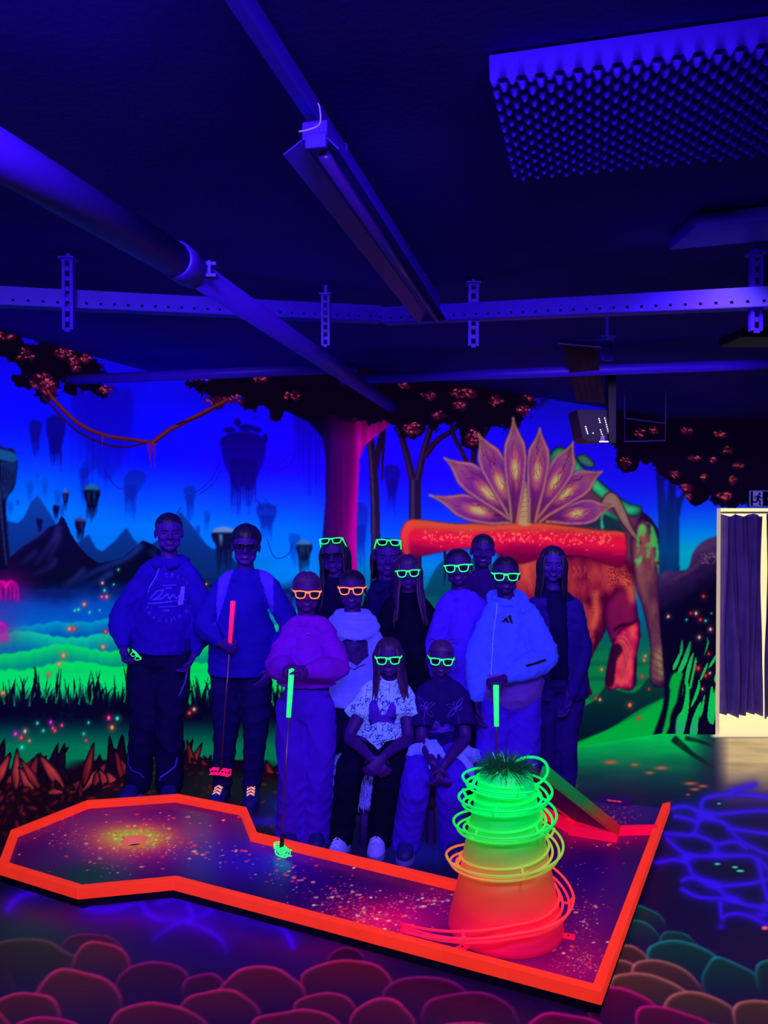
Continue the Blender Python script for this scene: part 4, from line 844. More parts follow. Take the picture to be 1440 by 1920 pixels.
for i in range(6, n - 2, 28):
    c = [t[i] for t in tracks]
    arc = [c[0] + Vector((0, 0, .006)), c[0], c[2], c[3], c[1], c[1] + Vector((0, 0, .008))]
    MB().tube(arc, .0055, 6).build('wire_clip', M_WIRE, cone)
# funnel loop at the ramp head
lp = at(990, 1448, 3.16); an0 = Vector((1, .1, 0)).normalized()
MB().tube([lp + Vector((.088 * math.cos(t), .03 * math.cos(t), .062 * math.sin(t) + .0)) for t in (2 * math.pi * k / 36 for k in range(36))], .006, 8, closed=True).build('catch_loop', M_WIRE, cone, smooth=True)
# tinsel tuft on top: a mass nobody could count
rg = random.Random(3); m = MB()
for k in range(1500):
    a, e = rg.uniform(0, 6.283), rg.uniform(-.35, 1.25)
    r0 = rg.uniform(.0, .075); L0 = rg.uniform(.035, .095)
    p = Vector((CX + r0 * math.cos(a), CY + r0 * math.sin(a), .705 + rg.uniform(-.01, .02)))
    dv = Vector((math.cos(a) * math.cos(e), math.sin(a) * math.cos(e), math.sin(e) * .85)); w = dv.orthogonal().normalized() * rg.uniform(.0008, .0018); w.rotate(Matrix.Rotation(rg.uniform(0, 3.1), 3, dv))
    m1 = p + dv * L0 * .6; p2 = p + dv * L0 + Vector((rg.uniform(-.01, .01), rg.uniform(-.01, .01), -.016 * math.cos(e)))
    m.add([p - w, p + w, m1 + w, m1 - w, p2], [(0, 1, 2, 3), (3, 2, 4)])
tf = m.build('tinsel_tuft', mat('green_tinsel', (26, 96, 74), rough=.25, metal=.6, emit=.12, noise=(90, .8)), cone); tf['kind'] = 'stuff'
# ------------------------------------------------------------------ people: builders
def ellip(mb, c, r, M=None, n=18, k=11):
    c = Vector(c); rings = []
    for i in range(k + 1):
        a = math.pi * i / k; q = max(math.sin(a), .01)
        ring = [Vector((r[0] * q * math.cos(t), r[1] * q * math.sin(t), -r[2] * math.cos(a))) for t in (2 * math.pi * j / n for j in range(n))]
        rings.append([c + (M @ p if M is not None else p) for p in ring])
    mb.rings(rings)
def loft(mb, pts, rad, side=None, n=16, round_=True, sub=3):
    """rounded tapering tube; rad entries are r or (r along side, r across)"""
    P = [Vector(p) for p in pts]; R = [(q, q) if not hasattr(q, '__len__') else tuple(q) for q in rad]
    if sub > 1 and len(P) > 2:
        q = spline3(np.array(P), sub); t = np.linspace(0, len(P) - 1, len(q))
        R = [(float(np.interp(u, range(len(R)), [a[0] for a in R])), float(np.interp(u, range(len(R)), [a[1] for a in R]))) for u in t]; P = [Vector(v) for v in q]
    def tang(i): return ((P[min(i + 1, len(P) - 1)] - P[max(i - 1, 0)]).normalized())
    rows = []
    sv = Vector(side) if side is not None else tang(0).orthogonal()
    fr = []
    for i in range(len(P)):
        t = tang(i); s = (sv - t * sv.dot(t)); s = s.normalized() if s.length > 1e-5 else t.orthogonal().normalized(); fr.append((P[i], t, s, t.cross(s), R[i]))
        if side is None: sv = s
    def ring(c, s, w, r): return [c + s * (r[0] * math.cos(a)) + w * (r[1] * math.sin(a)) for a in (2 * math.pi * j / n for j in range(n))]
    def cap(f, sg):
        p, t, s, w, r = f; e = min(r)
        return [ring(p + t * (sg * e * math.sin(a)), s, w, (r[0] * max(math.cos(a), .06), r[1] * max(math.cos(a), .06))) for a in (math.radians(q) for q in (88, 65, 40, 18))]
    if round_: rows += cap(fr[0], -1)
    rows += [ring(p, s, w, r) for p, t, s, w, r in fr]
    if round_: rows += cap(fr[-1], 1)[::-1]
    mb.rings(rows)
def spline3(p, sub):
    q = np.concatenate([2 * p[:1] - p[1:2], p, 2 * p[-1:] - p[-2:-1]]); out = []
    for i in range(1, len(q) - 2):
        a, b, c, d = q[i - 1], q[i], q[i + 1], q[i + 2]
        for t in np.linspace(0, 1, sub, endpoint=False):
            out.append(.5 * (2 * b + (c - a) * t + (2 * a - 5 * b + 4 * c - d) * t ** 2 + (3 * b - a - 3 * c + d) * t ** 3))
    out.append(p[-1]); return np.array(out)
def remesh(mb, voxel, it=6, fac=.5):
    me = mb.mesh('soup'); o = bpy.data.objects.new('soup', me); COL.objects.link(o)
    r = o.modifiers.new('r', 'REMESH'); r.mode = 'VOXEL'; r.voxel_size = voxel; r.adaptivity = 0
    if it: s = o.modifiers.new('s', 'SMOOTH'); s.iterations = it; s.factor = fac
    dg = bpy.context.evaluated_depsgraph_get(); out = bpy.data.meshes.new_from_object(o.evaluated_get(dg))
    bpy.data.objects.remove(o); bpy.data.meshes.remove(me)
    return out
def coords(me):
    a = np.empty(len(me.vertices) * 3, np.float32); me.vertices.foreach_get('co', a); return a.reshape(-1, 3).astype(float)
def normals(me):
    a = np.empty(len(me.vertices) * 3, np.float32); me.vertex_normals.foreach_get('vector', a); return a.reshape(-1, 3).astype(float)
def setco(me, a): me.vertices.foreach_set('co', a.astype(np.float32).reshape(-1)); me.update()
def wrinkle(me, amp, seed, freq=1.0):
    if amp <= 0: return
    p = coords(me); n = normals(me); r = np.random.RandomState(seed); d = np.zeros(len(p))
    for k in range(5):
        a = r.uniform(-1, 1, 3); a[2] *= 1.6; a /= np.linalg.norm(a); b = r.uniform(-1, 1, 3); f = freq * r.uniform(28, 70); ph = r.uniform(0, 6, 3)
        w = np.sin(p @ a * f + 1.5 * np.sin(p @ b * f * .13 + ph[0]) + ph[1])
        mask = np.clip(.15 + .9 * np.sin(p @ b * 9 + ph[2]), 0, 1)
        d += (1 - np.abs(w)) ** 1.8 * mask * (60 / f)
    setco(me, p + n * (d * amp - amp * .7)[:, None])

def decal(name, inside_fn, box, res, org, xd, zd, bvh, m, parent, off=.0025, reach=.25):
    """thin print lying on a surface: 2-D region inside_fn(u, v) laid on the body found by casting along -normal"""
    xd, zd = Vector(xd).normalized(), Vector(zd).normalized(); nd = zd.cross(xd); nd = nd if nd.y > 0 else -nd
    u = np.arange(box[0], box[1] + res, res); v = np.arange(box[2], box[3] + res, res); U, V = np.meshgrid(u, v)
    K = inside_fn(U, V); kk = K[:-1, :-1] & K[1:, 1:]
    need = np.zeros(K.shape, bool); need[:-1, :-1] |= kk; need[1:, 1:] |= kk; need[1:, :-1] |= kk; need[:-1, 1:] |= kk
    idx = -np.ones(K.shape, int); vs = []
    for j, i in zip(*np.nonzero(need)):
        o = Vector(org) + xd * U[j, i] + zd * V[j, i] - nd * reach
        h, nn, _, _ = bvh.ray_cast(o, nd, reach * 2.2)
        if h is None: continue
        idx[j, i] = len(vs); vs.append(h - nd * off)
    fs = []
    for j, i in zip(*np.nonzero(kk)):
        q = (idx[j, i], idx[j, i + 1], idx[j + 1, i + 1], idx[j + 1, i])
        if min(q) >= 0: fs.append(q)
    if not fs: return None
    me = bpy.data.meshes.new(name); me.from_pydata(vs, [], fs); me.update()
    return link(name, me, m, parent, True)
def pin(polys):
    polys = [np.array(p, float) for p in polys]
    return lambda U, V: np.any([in_poly(p, U, V) for p in polys], axis=0)
def lines(strokes, w):
    """region within w/2 of polylines"""
    segs = [(np.array(a, float), np.array(b, float)) for s in strokes for a, b in zip(s[:-1], s[1:])]
    def f(U, V):
        m = np.zeros(U.shape, bool)
        for a, b in segs:
            d = b - a; L = max(d @ d, 1e-9); t = np.clip(((U - a[0]) * d[0] + (V - a[1]) * d[1]) / L, 0, 1)
            m |= (U - a[0] - d[0] * t) ** 2 + (V - a[1] - d[1] * t) ** 2 < (w / 2) ** 2
        return m
    return f
def text_mesh(word, size):
    c = bpy.data.curves.new('t', 'FONT'); c.body = word; c.size = size; c.align_x = 'CENTER'; c.resolution_u = 2
    o = bpy.data.objects.new('t', c); COL.objects.link(o); dg = bpy.context.evaluated_depsgraph_get()
    me = bpy.data.meshes.new_from_object(o.evaluated_get(dg)); bpy.data.objects.remove(o); bpy.data.curves.remove(c)
    v = coords(me)[:, :2]; f = [tuple(p.vertices) for p in me.polygons]; bpy.data.meshes.remove(me)
    return v, f
def text_on(name, items, org, xd, zd, bvh, m, parent, off=.003):
    """items: (char, size, u, v, angle) laid on a surface"""
    xd, zd = Vector(xd).normalized(), Vector(zd).normalized(); nd = zd.cross(xd); nd = nd if nd.y > 0 else -nd
    mb = MB()
    for ch, size, u, v, an in items:
        q, f = text_mesh(ch, size); c, s = math.cos(an), math.sin(an); vs = []
        for x, y in q:
            o = Vector(org) + xd * (u + x * c - y * s) + zd * (v + x * s + y * c) - nd * .25
            h = bvh.ray_cast(o, nd, .6)[0]; vs.append((h if h is not None else o + nd * .25) - nd * off)
        mb.add(vs, f)
    return mb.build(name, m, parent)

SKIN = lambda n, c: mat('skin_' + n, c, rough=.55, spec=.12)
def hand(mb, wrist, d, n, t, L, curl=.4, spread=.12, thumb=.5, curls=None):
    """palm, four fingers and a thumb: d along the hand, n the way the fingers curl, t the thumb side"""
    d = Vector(d).normalized(); n = Vector(n); n = (n - d * n.dot(d)).normalized(); t = Vector(t); t = (t - d * t.dot(d) - n * t.dot(n)).normalized()
    w = Vector(wrist)
    loft(mb, [w - d * .06 * L, w + d * .12 * L, w + d * .34 * L, w + d * .50 * L], [(.15 * L, .11 * L), (.19 * L, .11 * L), (.225 * L, .10 * L), (.205 * L, .085 * L)], side=t, n=14)
    lens = (.43, .48, .44, .34)
    for i in range(4):
        s = (.5 - i / 3.0)
        p = w + d * (.50 - .05 * abs(s - .2)) * L + t * (.34 * s * L)
        a = -.05; dirv = (d + t * s * spread).normalized(); pts = [p - dirv * .1 * L, p]
        cu = curls[i] if curls else curl
        for f_, q in ((.45, 1.0), (.32, 1.15), (.23, .8)):
            a += cu * q; v = dirv * math.cos(a) + n * math.sin(a); p = p + v * lens[i] * f_ * L; pts.append(p)
        r = .052 * L if i < 3 else .045 * L
        loft(mb, pts, [r * 1.1, r * 1.12, r * 1.05, r * .98, r * .78], n=10, sub=2)
    p = w + d * .13 * L + t * .17 * L; v1 = (t * .62 + d * .72 + n * (.15 + .3 * thumb)).normalized(); v2 = (d * .75 + n * (.2 + .75 * thumb) + t * (.15 - .45 * thumb)).normalized()
    loft(mb, [w + d * .10 * L + t * .06 * L, p, p + v1 * .2 * L, p + v1 * .2 * L + v2 * .15 * L, p + v1 * .2 * L + v2 * .27 * L], [.085 * L, .08 * L, .062 * L, .056 * L, .042 * L], n=10, sub=2)

def head_soup(mb, Mh, k, fem=True):
    R = Mh.to_3x3(); q = lambda x, y, z: Mh @ Vector((x * k, y * k, z * k))
    e = lambda c, r: ellip(mb, q(*c), [a * k for a in r], R)
    e((0, .012, .035), (.073, .093, .078)); e((0, -.026, -.012), (.0655, .060, .074)); e((0, -.022, -.052), (.058 if fem else .062, .054, .050)); e((0, -.054, -.091), (.025 if fem else .030, .020, .018))
    for s in (-1, 1):
        e((s * .038, -.057, -.020), (.025, .021, .025)); e((s * .074, .014, -.004), (.010, .018, .030)); e((s * .0105, -.091, -.028), (.0085, .010, .0075))
        e((s * .034, -.046, -.060), (.026, .022, .028))
    e((0, -.072, .024), (.047, .016, .013))
    loft(mb, [q(0, -.078, .016), q(0, -.088, -.004), q(0, -.101, -.024)], [.0075 * k, .0085 * k, .0115 * k], n=10)
    e((0, -.0785, -.052), (.021, .0075, .005)); e((0, -.0775, -.0622), (.018, .008, .0055))
def face_press(me, Mh, k):
    p = coords(me); Mi = np.array(Mh.inverted()); l = (np.c_[p, np.ones(len(p))] @ Mi.T)[:, :3] / k
    d = np.zeros_like(l); front = l[:, 1] < -.03
    for s in (-1, 1): d[:, 1] += front * .0095 * np.exp(-(((l[:, 0] - s * .031) / .017) ** 2 + ((l[:, 2] - .007) / .0115) ** 2))
    d[:, 1] += front * .0045 * np.exp(-((l[:, 0] / .026) ** 2 + ((l[:, 2] + .0572) / .0032) ** 2))
    R = np.array(Mh.to_3x3()); setco(me, p + (d * k) @ R.T)

def hair_cap(mb, Mh, k, line=.072, side=-.012, nape=-.075, th=.12, part=0.0, vol=1.0, n=96, rows=22):
    """scalp cap: hairline over the forehead, past the ears, down to the nape"""
    rings = []
    def lim(a):
        f = -math.sin(a)                                   # 1 = front, -1 = back
        if f > .35: z = line - .012 * abs(math.cos(a)) * (1 if f > .7 else 1.3)
        elif f > -.25:
            u = (f + .25) / .6; u = u * u * (3 - 2 * u); z = side + (line - .016 - side) * u
        else:
            u = min(1, (-.25 - f) / .5); u = u * u * (3 - 2 * u); z = side + (nape - side) * u
        return z + .003 * math.sin(a * 19 + 1) + .0025 * math.sin(a * 37 + 2)
    for j in range(rows + 1):
        t = j / rows; ring = []
        for i in range(n):
            a = 2 * math.pi * i / n; zl = lim(a)
            top = .113; z = top + (zl - top) * (t ** 1.35)
            zz = (z - .035) / .078; rad = math.sqrt(max(0.004, 1 - min(.998, zz * zz))) if zz > 0 else max(.86, 1 + zz * .12)
            g = 1 + th * vol * (1 - t ** 2.4) * (.75 + .25 * math.sin(a * 2 + 1)) + (.018 * math.sin(a * 29 + 5 * t) + .012 * math.sin(a * 47 + 2 - 4 * t)) * (1 - t ** 3)
            x = .073 * rad * math.cos(a) * g; y = .012 + .093 * rad * math.sin(a) * g
            zo = z + th * .11 * vol * (1 - t) ** 1.5 - (.006 * math.exp(-((x - part) / .008) ** 2) * (1 - t) if part is not None else 0)
            ring.append(Mh @ Vector((x * k, y * k, zo * k)))
        rings.append(ring)
    mb.rings(rings, caps=False)
    c = Vector((0, 0, 0)); 
    for p in rings[0]: c += p
    c /= n; b = len(mb.v); mb.v.append(tuple(c)); s0 = b - n * (rows + 1)
    mb.f += [(s0 + (i + 1) % n, s0 + i, b) for i in range(n)]
def hair_locks(mb, Mh, k, ends, seed, front=.55, n=34, r=.013, spread=1.0, yfront=-.03):
    """long locks falling from the sides and back; ends = distance of the tips below the chin line (m)"""
    rg = random.Random(seed)
    for i in range(n):
        u = i / (n - 1); a = math.radians(-front * 90 + u * (180 + front * 180))       # from one temple round the back to the other
        ca, sa = math.cos(a), math.sin(a)
        g = rg.uniform(1.02, 1.12)
        z0 = rg.uniform(.045, .075); P = []
        rad = math.sqrt(max(.05, 1 - ((z0 - .035) / .078) ** 2))
        P.append((.073 * rad * ca, .012 + .093 * rad * sa, z0))
        P.append((.080 * g * ca, .012 + .098 * g * sa, .005)); P.append((.078 * g * ca, .012 + .095 * g * sa, -.06))
        e = -.1125 - ends / k * rg.uniform(.82, 1.08); side = 1 if ca > 0 else -1
        fr = max(0, -sa)
        for f_ in (.33, .66, 1.0):
            z = -.06 + (e + .06) * f_
            P.append((.078 * ca * (1 + .25 * spread * f_) + side * .014 * spread * f_ + rg.uniform(-.006, .006), .012 + .095 * sa * (1 - .15 * f_) + (yfront * f_ if sa < .35 else .03 * f_) + rg.uniform(-.006, .006), z))
        rr = r * rg.uniform(.8, 1.25)
        loft(mb, [Mh @ (Vector(p) * k) for p in P], [(rr * .6 * k, rr * .5 * k), (rr * 1.2 * k, rr * .7 * k), (rr * 1.3 * k, rr * .7 * k), (rr * 1.25 * k, rr * .65 * k), (rr * 1.0 * k, rr * .5 * k), (.002, .002)], n=8, sub=3, side=Mh.to_3x3() @ Vector((-sa, ca, 0)))
def wisps(mb, Mh, k, specs, r=.004):
    for pts in specs: loft(mb, [Mh @ (Vector(p) * k) for p in pts], [r * k] * (len(pts) - 1) + [.0015], n=6, sub=3)

def face_parts(root, Mh, k, bvh, skin_dark, smile, eye_m, brow_m, teeth_m):
    R = Mh.to_3x3(); X, Z = R @ Vector((1, 0, 0)), R @ Vector((0, 0, 1)); o = Mh @ Vector((0, -.09 * k, 0))
    for s in (-1, 1):
        m = MB(); ellip(m, Mh @ Vector((s * .031 * k, -.0705 * k, .007 * k)), [.0128 * k, .0118 * k, .0068 * k], R, 14, 9); e = m.build('eye', eye_m, root, True)
        m = MB(); ellip(m, Mh @ Vector((s * .031 * k, -.0812 * k, .007 * k)), [.0052 * k, .0022 * k, .0052 * k], R, 12, 6); m.build('iris', brow_m, e, True)
        pts = [(s * .014, .021), (s * .030, .0275), (s * .047, .0215), (s * .030, .0235), (s * .014, .0175)]
        decal('eyebrow', pin([[(x * k, z * k) for x, z in pts]]), (-.06 * k, .06 * k, .01 * k, .035 * k), .0016, o, X, Z, bvh, brow_m, root, .0015)
    w, h = (.027, .0065) if smile else (.021, .0035); c = .006 if smile else .001
    up = lambda x: -.0535 + c * (x / w) ** 2; lo = lambda x: -.0535 - h * (1 - (x / w) ** 2) + c * (x / w) ** 2
    xs_ = np.linspace(-w, w, 13)
    lip = [(x * k, (up(x) + .0052 * (1 - (x / w) ** 2)) * k) for x in xs_] + [(x * k, (lo(x) - .0075 * (1 - (x / w) ** 2)) * k) for x in xs_[::-1]]
    decal('lips', pin([lip]), (-.03 * k, .03 * k, -.08 * k, -.04 * k), .0016, o, X, Z, bvh, skin_dark, root, .0012)
    th = [(x * k * .86, up(x) * k) for x in xs_] + [(x * k * .86, lo(x) * k) for x in xs_[::-1]]
    decal('teeth' if smile else 'mouth_line', pin([th]), (-.03 * k, .03 * k, -.075 * k, -.04 * k), .0012, o, X, Z, bvh, teeth_m if smile else brow_m, root, .0024)

M_LENS = None
def glasses(Mg, k, m, label, group, kind='worn', lens=True, r=.0034, name='sunglasses', cat='sunglasses', open_=1.0):
    """frame front, two lenses, two temples; Mg: origin at the bridge, -y to the front"""
    root = empty(name, Mg.translation, label, cat, group)
    q = lambda x, y, z: Mg @ Vector((x * k, y * k, z * k))
    mb = MB()
    shapes = []
    for s in (-1, 1):
        rim = [(.010, .013), (.020, .0175), (.045, .0185), (.060, .0165), (.0605, .004), (.055, -.014), (.043, -.0205), (.026, -.0205), (.014, -.012)]
        pts = [(s * x, z) for x, z in rim]; sp = spline2(pts, True, 4); shapes.append(sp)
        P = [q(x, .14 * x * x * 6, z) for x, z in sp]
        mb.tube(P, r * k, 7, closed=True)
        mb.tube([q(s * .050, .13 * .0025 * 6, .0182), q(s * .066, .14 * .0042 * 6, .0155), q(s * .069, .034, .013)], [r * 1.15 * k, r * 1.5 * k, r * 1.3 * k], 7)
    mb.tube([q(-.014, 0, .0125), q(0, -.002, .0095), q(.014, 0, .0125)], [r * 1.3 * k, r * 1.25 * k, r * 1.3 * k], 7)
    mb.tube([q(-.045, .006, .0195), q(-.02, .001, .0178), q(0, -.001, .0145), q(.02, .001, .0178), q(.045, .006, .0195)], r * .95 * k, 7)
    fr = mb.build('frame_front', m, root, True)
    for s in (-1, 1):
        t = MB(); e = 1 if open_ > .5 else 0
        if e: t.tube([q(s * .069, .030, .013), q(s * .0735, .075, .012), q(s * .0755, .112, .008), q(s * .074, .138, -.014)], [r * 1.2 * k, r * 1.1 * k, r * k, r * .9 * k], 7)
        else: t.tube([q(s * .069, .030, .013), q(s * .02, .040, .010 - s * .004), q(-s * .05, .046, .004 - s * .004)], [r * 1.2 * k, r * 1.1 * k, r * .9 * k], 7)
        t.build('temple', m, root, True)
        if lens:
            sp = shapes[0 if s < 0 else 1]; l = MB(); c0 = (s * .037, 0)
            P = [q(x, .14 * x * x * 6, z) for x, z in sp]; n0 = len(P)
            P2 = [p + (Mg.to_3x3() @ Vector((0, .0015, 0))) for p in P]
            l.add(P + P2, [tuple(range(n0)), tuple(range(2 * n0 - 1, n0 - 1, -1))] + [(i, (i + 1) % n0, n0 + (i + 1) % n0, n0 + i) for i in range(n0)]); l.build('lens', lens_mat(), root)
    return root
def lens_mat():
    global M_LENS
    if M_LENS: return M_LENS
    m = bpy.data.materials.new('dark_tinted_lens'); m.use_nodes = True; N = m.node_tree.nodes; L = m.node_tree.links
    N.remove(N['Principled BSDF']); t = N.new('ShaderNodeBsdfTransparent'); t.inputs[0].default_value = (.76, .62, .80, 1); g = N.new('ShaderNodeBsdfGlossy'); g.inputs[0].default_value = (.5, .4, 1, 1); g.inputs['Roughness'].default_value = .12
    mx = N.new('ShaderNodeMixShader'); mx.inputs[0].default_value = .05
    L.new(t.outputs[0], mx.inputs[1]); L.new(g.outputs[0], mx.inputs[2]); L.new(mx.outputs[0], N['Material Output'].inputs[0]); M_LENS = m
    return m

def shoe(root, heel, toe, w, m_up, m_sole, laces=None, h=.075):
    """sole, upper with tongue, laces; heel / toe are ground points"""
    heel, toe = Vector(heel), Vector(toe); d = (toe - heel); L = d.length; d.normalize(); s = Vector((d.y, -d.x, 0)).normalized(); z = Vector((0, 0, 1))
    mb = MB(); rows = []
    for t, ww, hh in ((0, .30, .055), (.06, .40, .085), (.2, .46, .10), (.35, .46, .098), (.5, .48, .080), (.65, .52, .062), (.8, .50, .052), (.93, .36, .042), (1.0, .14, .026)):
        c = heel + d * (L * t); row = []
        for a in range(14):
            an = math.pi * a / 13; row.append(c + s * (math.cos(an) * w * ww) + z * (.018 + max(0, math.sin(an)) ** .7 * hh * h / .075))
        rows.append(row)
    v = [p for r in rows for p in r]; n = 14; f = [(i * n + j, i * n + j + 1, (i + 1) * n + j + 1, (i + 1) * n + j) for i in range(len(rows) - 1) for j in range(n - 1)] + [tuple(range(n))[::-1], tuple(range((len(rows) - 1) * n, len(rows) * n))] + [(i * n + n - 1, i * n, (i + 1) * n, (i + 1) * n + n - 1) for i in range(len(rows) - 1)]
    mb.add(v, f); up = mb.build('shoe', m_up, root, True)
    so = MB(); out = []
    for t, ww in ((0, .32), (.06, .44), (.2, .50), (.45, .50), (.7, .55), (.87, .48), (.97, .3), (1.02, .12)): out.append((t, ww))
    pts = [heel + d * (L * t) + s * (w * ww) for t, ww in out] + [heel + d * (L * t) - s * (w * ww) for t, ww in out[::-1]]
    so.prism([(p.x, p.y) for p in pts], heel.z, heel.z + .024); so.build('sole', m_sole, up)
    if laces:
        la = MB()
        for i in range(4):
            t = .40 + .085 * i; hh = (.018 + float(np.interp(t, [.35, .5, .65, .8], [.098, .080, .062, .052])) * h / .075) + .003
            a = heel + d * (L * t) + z * hh
            la.tube([a + s * w * .24 - z * .012, a + d * .008, a + d * .016 - s * w * .24 - z * .012], .0034, 6); la.tube([a - s * w * .24 - z * .012, a + d * .008 + z * .002, a + d * .016 + s * w * .24 - z * .012], .0034, 6)
        la.build('shoelace', laces, up)
    return up
# ------------------------------------------------------------------ pipes, lamps and hangers under the ceiling
M_PIPE = mat('grey_pipe', (58, 14, 196), rough=.5, spec=.25, noise=(5, .08)); M_STEEL = mat('galvanised_steel', (58, 18, 222), rough=.5, spec=.25, noise=(18, .12)); M_WHITE = mat('white_enamel', (66, 18, 236), rough=.45, spec=.2)
# big diagonal drain pipe: wide piece, coupling, narrower piece
zp = 2.40
def pz(px, py, z=zp): return onz(px, py, z)
pA, pB, pC = pz(-60, 256), pz(345, 497), pz(742, 768); pC = pB + (pC - pB) * 1.0
pipe = empty('drain_pipe', pB, 'thick diagonal pipe under the ceiling at left with a clamp at mid length', 'pipe')
pA0 = pA + (pA - pB) * .6
MB().tube([pA0, pB], .043, 28).build('pipe_sleeve', M_PIPE, pipe, True)
MB().tube([pB - (pC - pB) * .02, pC], .036, 28).build('pipe_run', M_PIPE, pipe, True)
d = (pC - pB).normalized()
MB().tube([pB - d * .05, pB - d * .045, pB + d * .03, pB + d * .035], [.043, .048, .048, .038], 28).build('collar', M_PIPE, pipe, True)
q = pB + d * .05; m = MB(); m.tube([q - d * .008, q + d * .008], .045, 28); sd = Vector((d.y, -d.x, 0))
m.box(q + sd * .055 + Vector((0, 0, .012)), (.026, .03, .008)); m.box(q + sd * .055 - Vector((0, 0, .018)), (.026, .03, .008)); m.box(q + sd * .05, (.008, .03, .04))
m.build('pipe_clamp', M_STEEL, pipe)
# conduit trunking and the batten lamp hung beneath it
r0, r1 = onz(452, 0, 2.585), onz(819, 568, 2.565); r0 = r0 + (r0 - r1) * .35
tr = MB(); dd = (r1 - r0); Mx = frame(dd, (dd.y, -dd.x, 0)); c = (r0 + r1) / 2
tr.box(c, (.028, .04, dd.length), Mx); tag(tr.build('cable_trunking', M_WHITE, None, bevel=.004), 'long pale cable trunking running down the middle of the ceiling', 'cable trunking')
l0, l1 = onz(589, 262, 2.51), onz(816, 594, 2.50)
lamp = empty('batten_lamp', (l0 + l1) / 2, 'unlit fluorescent batten lamp hung below the ceiling trunking', 'lamp')
dd = (l1 - l0); Mx = frame(dd, (dd.y, -dd.x, 0)); c = (l0 + l1) / 2; X2 = Mx @ Vector((1, 0, 0)); Y2 = Mx @ Vector((0, 1, 0))
if Y2.z < 0: Y2 = -Y2
m = MB(); m.box(c + Y2 * .02, (.052, .036, dd.length), Mx); m.build('housing', M_WHITE, lamp, bevel=.003)
for sg, w in ((-1, .038), (1, .024)):
    m = MB(); o = X2 * sg * .026
    a = [l0 + o, l1 + o, l1 + o + X2 * sg * w - Y2 * .024, l0 + o + X2 * sg * w - Y2 * .024]
    m.add(a + [p + Y2 * .003 for p in a], [(0, 1, 2, 3), (7, 6, 5, 4), (0, 4, 5, 1), (1, 5, 6, 2), (2, 6, 7, 3), (3, 7, 4, 0)]); m.build('reflector', M_WHITE, lamp)
MB().tube([l0 + dd * .02 - Y2 * .02 + X2 * .012, l1 - dd * .02 - Y2 * .02 + X2 * .012], .013, 14).build('tube', mat('unlit_tube_violet', (50, 20, 130), rough=.3), lamp, True)
for e in (l0, l1):
    m = MB(); m.box(e - Y2 * .004 + X2 * .004, (.044, .030, .016), Mx); m.build('end_cap', M_STEEL, lamp, bevel=.004)
for t in (.15, .85):
    q = l0 + dd * t; m = MB(); m.tube([q + Y2 * .03, Vector((q.x, q.y, 2.60)) + (r0 + (r1 - r0) * .5 - (r0 + (r1 - r0) * .5)) ], .006, 8); m.build('hanger', M_STEEL, lamp)
# loose wire end
w = [at(x, y, dp) for x, y, dp in ((596, 194, 1.47), (599, 200, 1.46), (601, 220, 1.46), (598, 234, 1.46), (582, 242, 1.46), (560, 247, 1.46))]
tag(MB().tube([Vector(q) for q in spline3(np.array(w), 4)], .0014, 6).build('loose_wire', mat('white_wire', (120, 110, 255), emit=.4), None, True), 'thin white loose wire hooked at the near end of the batten lamp', 'wire')
# egg-crate acoustic foam panel
q = [onz(916, 104, 2.615), onz(1442, 30, 2.615), onz(1470, 236, 2.615), onz(962, 303, 2.615)]
e1 = (q[1] - q[0]); e1 = e1 * 1.25; e2 = (q[3] - q[0]); n1, n2 = 330, 190
nx, ny = 35, 20
P = np.zeros((n2, n1, 3))
for j in range(n2):
    for i in range(n1):
        u, v = i / (n1 - 1), j / (n2 - 1); p = q[0] + e1 * u + e2 * v
        a = math.sin(u * nx * math.pi) * math.sin(v * ny * math.pi)
        edge = (min(u * n1, (1 - u) * n1, v * n2, (1 - v) * n2) < 1.5)
        P[j, i] = (p.x, p.y, 2.615 if min(i, n1 - 1 - i, j, n2 - 1 - j) == 0 else 2.572 - (0 if edge else .011 * a))
tag(link('acoustic_foam', grid_mesh('acoustic_foam', P), mat('violet_foam', (70, 30, 236), rough=.95, spec=.03), None, True), 'rectangular egg-crate acoustic foam panel on the ceiling, upper right', 'acoustic foam')
# flat lath on the ceiling at far right
a, b = onz(1255, 466, 2.58), onz(1470, 446, 2.58); m = MB(); b = b + (b - a) * .4
n = Vector((0, -.20, 0)); m.prism([a, b, b + n, a + n], 2.575, 2.615); tag(m.build('ceiling_board', M_STEEL, None, bevel=.003), 'flat board fixed to the ceiling at the right edge', 'board')
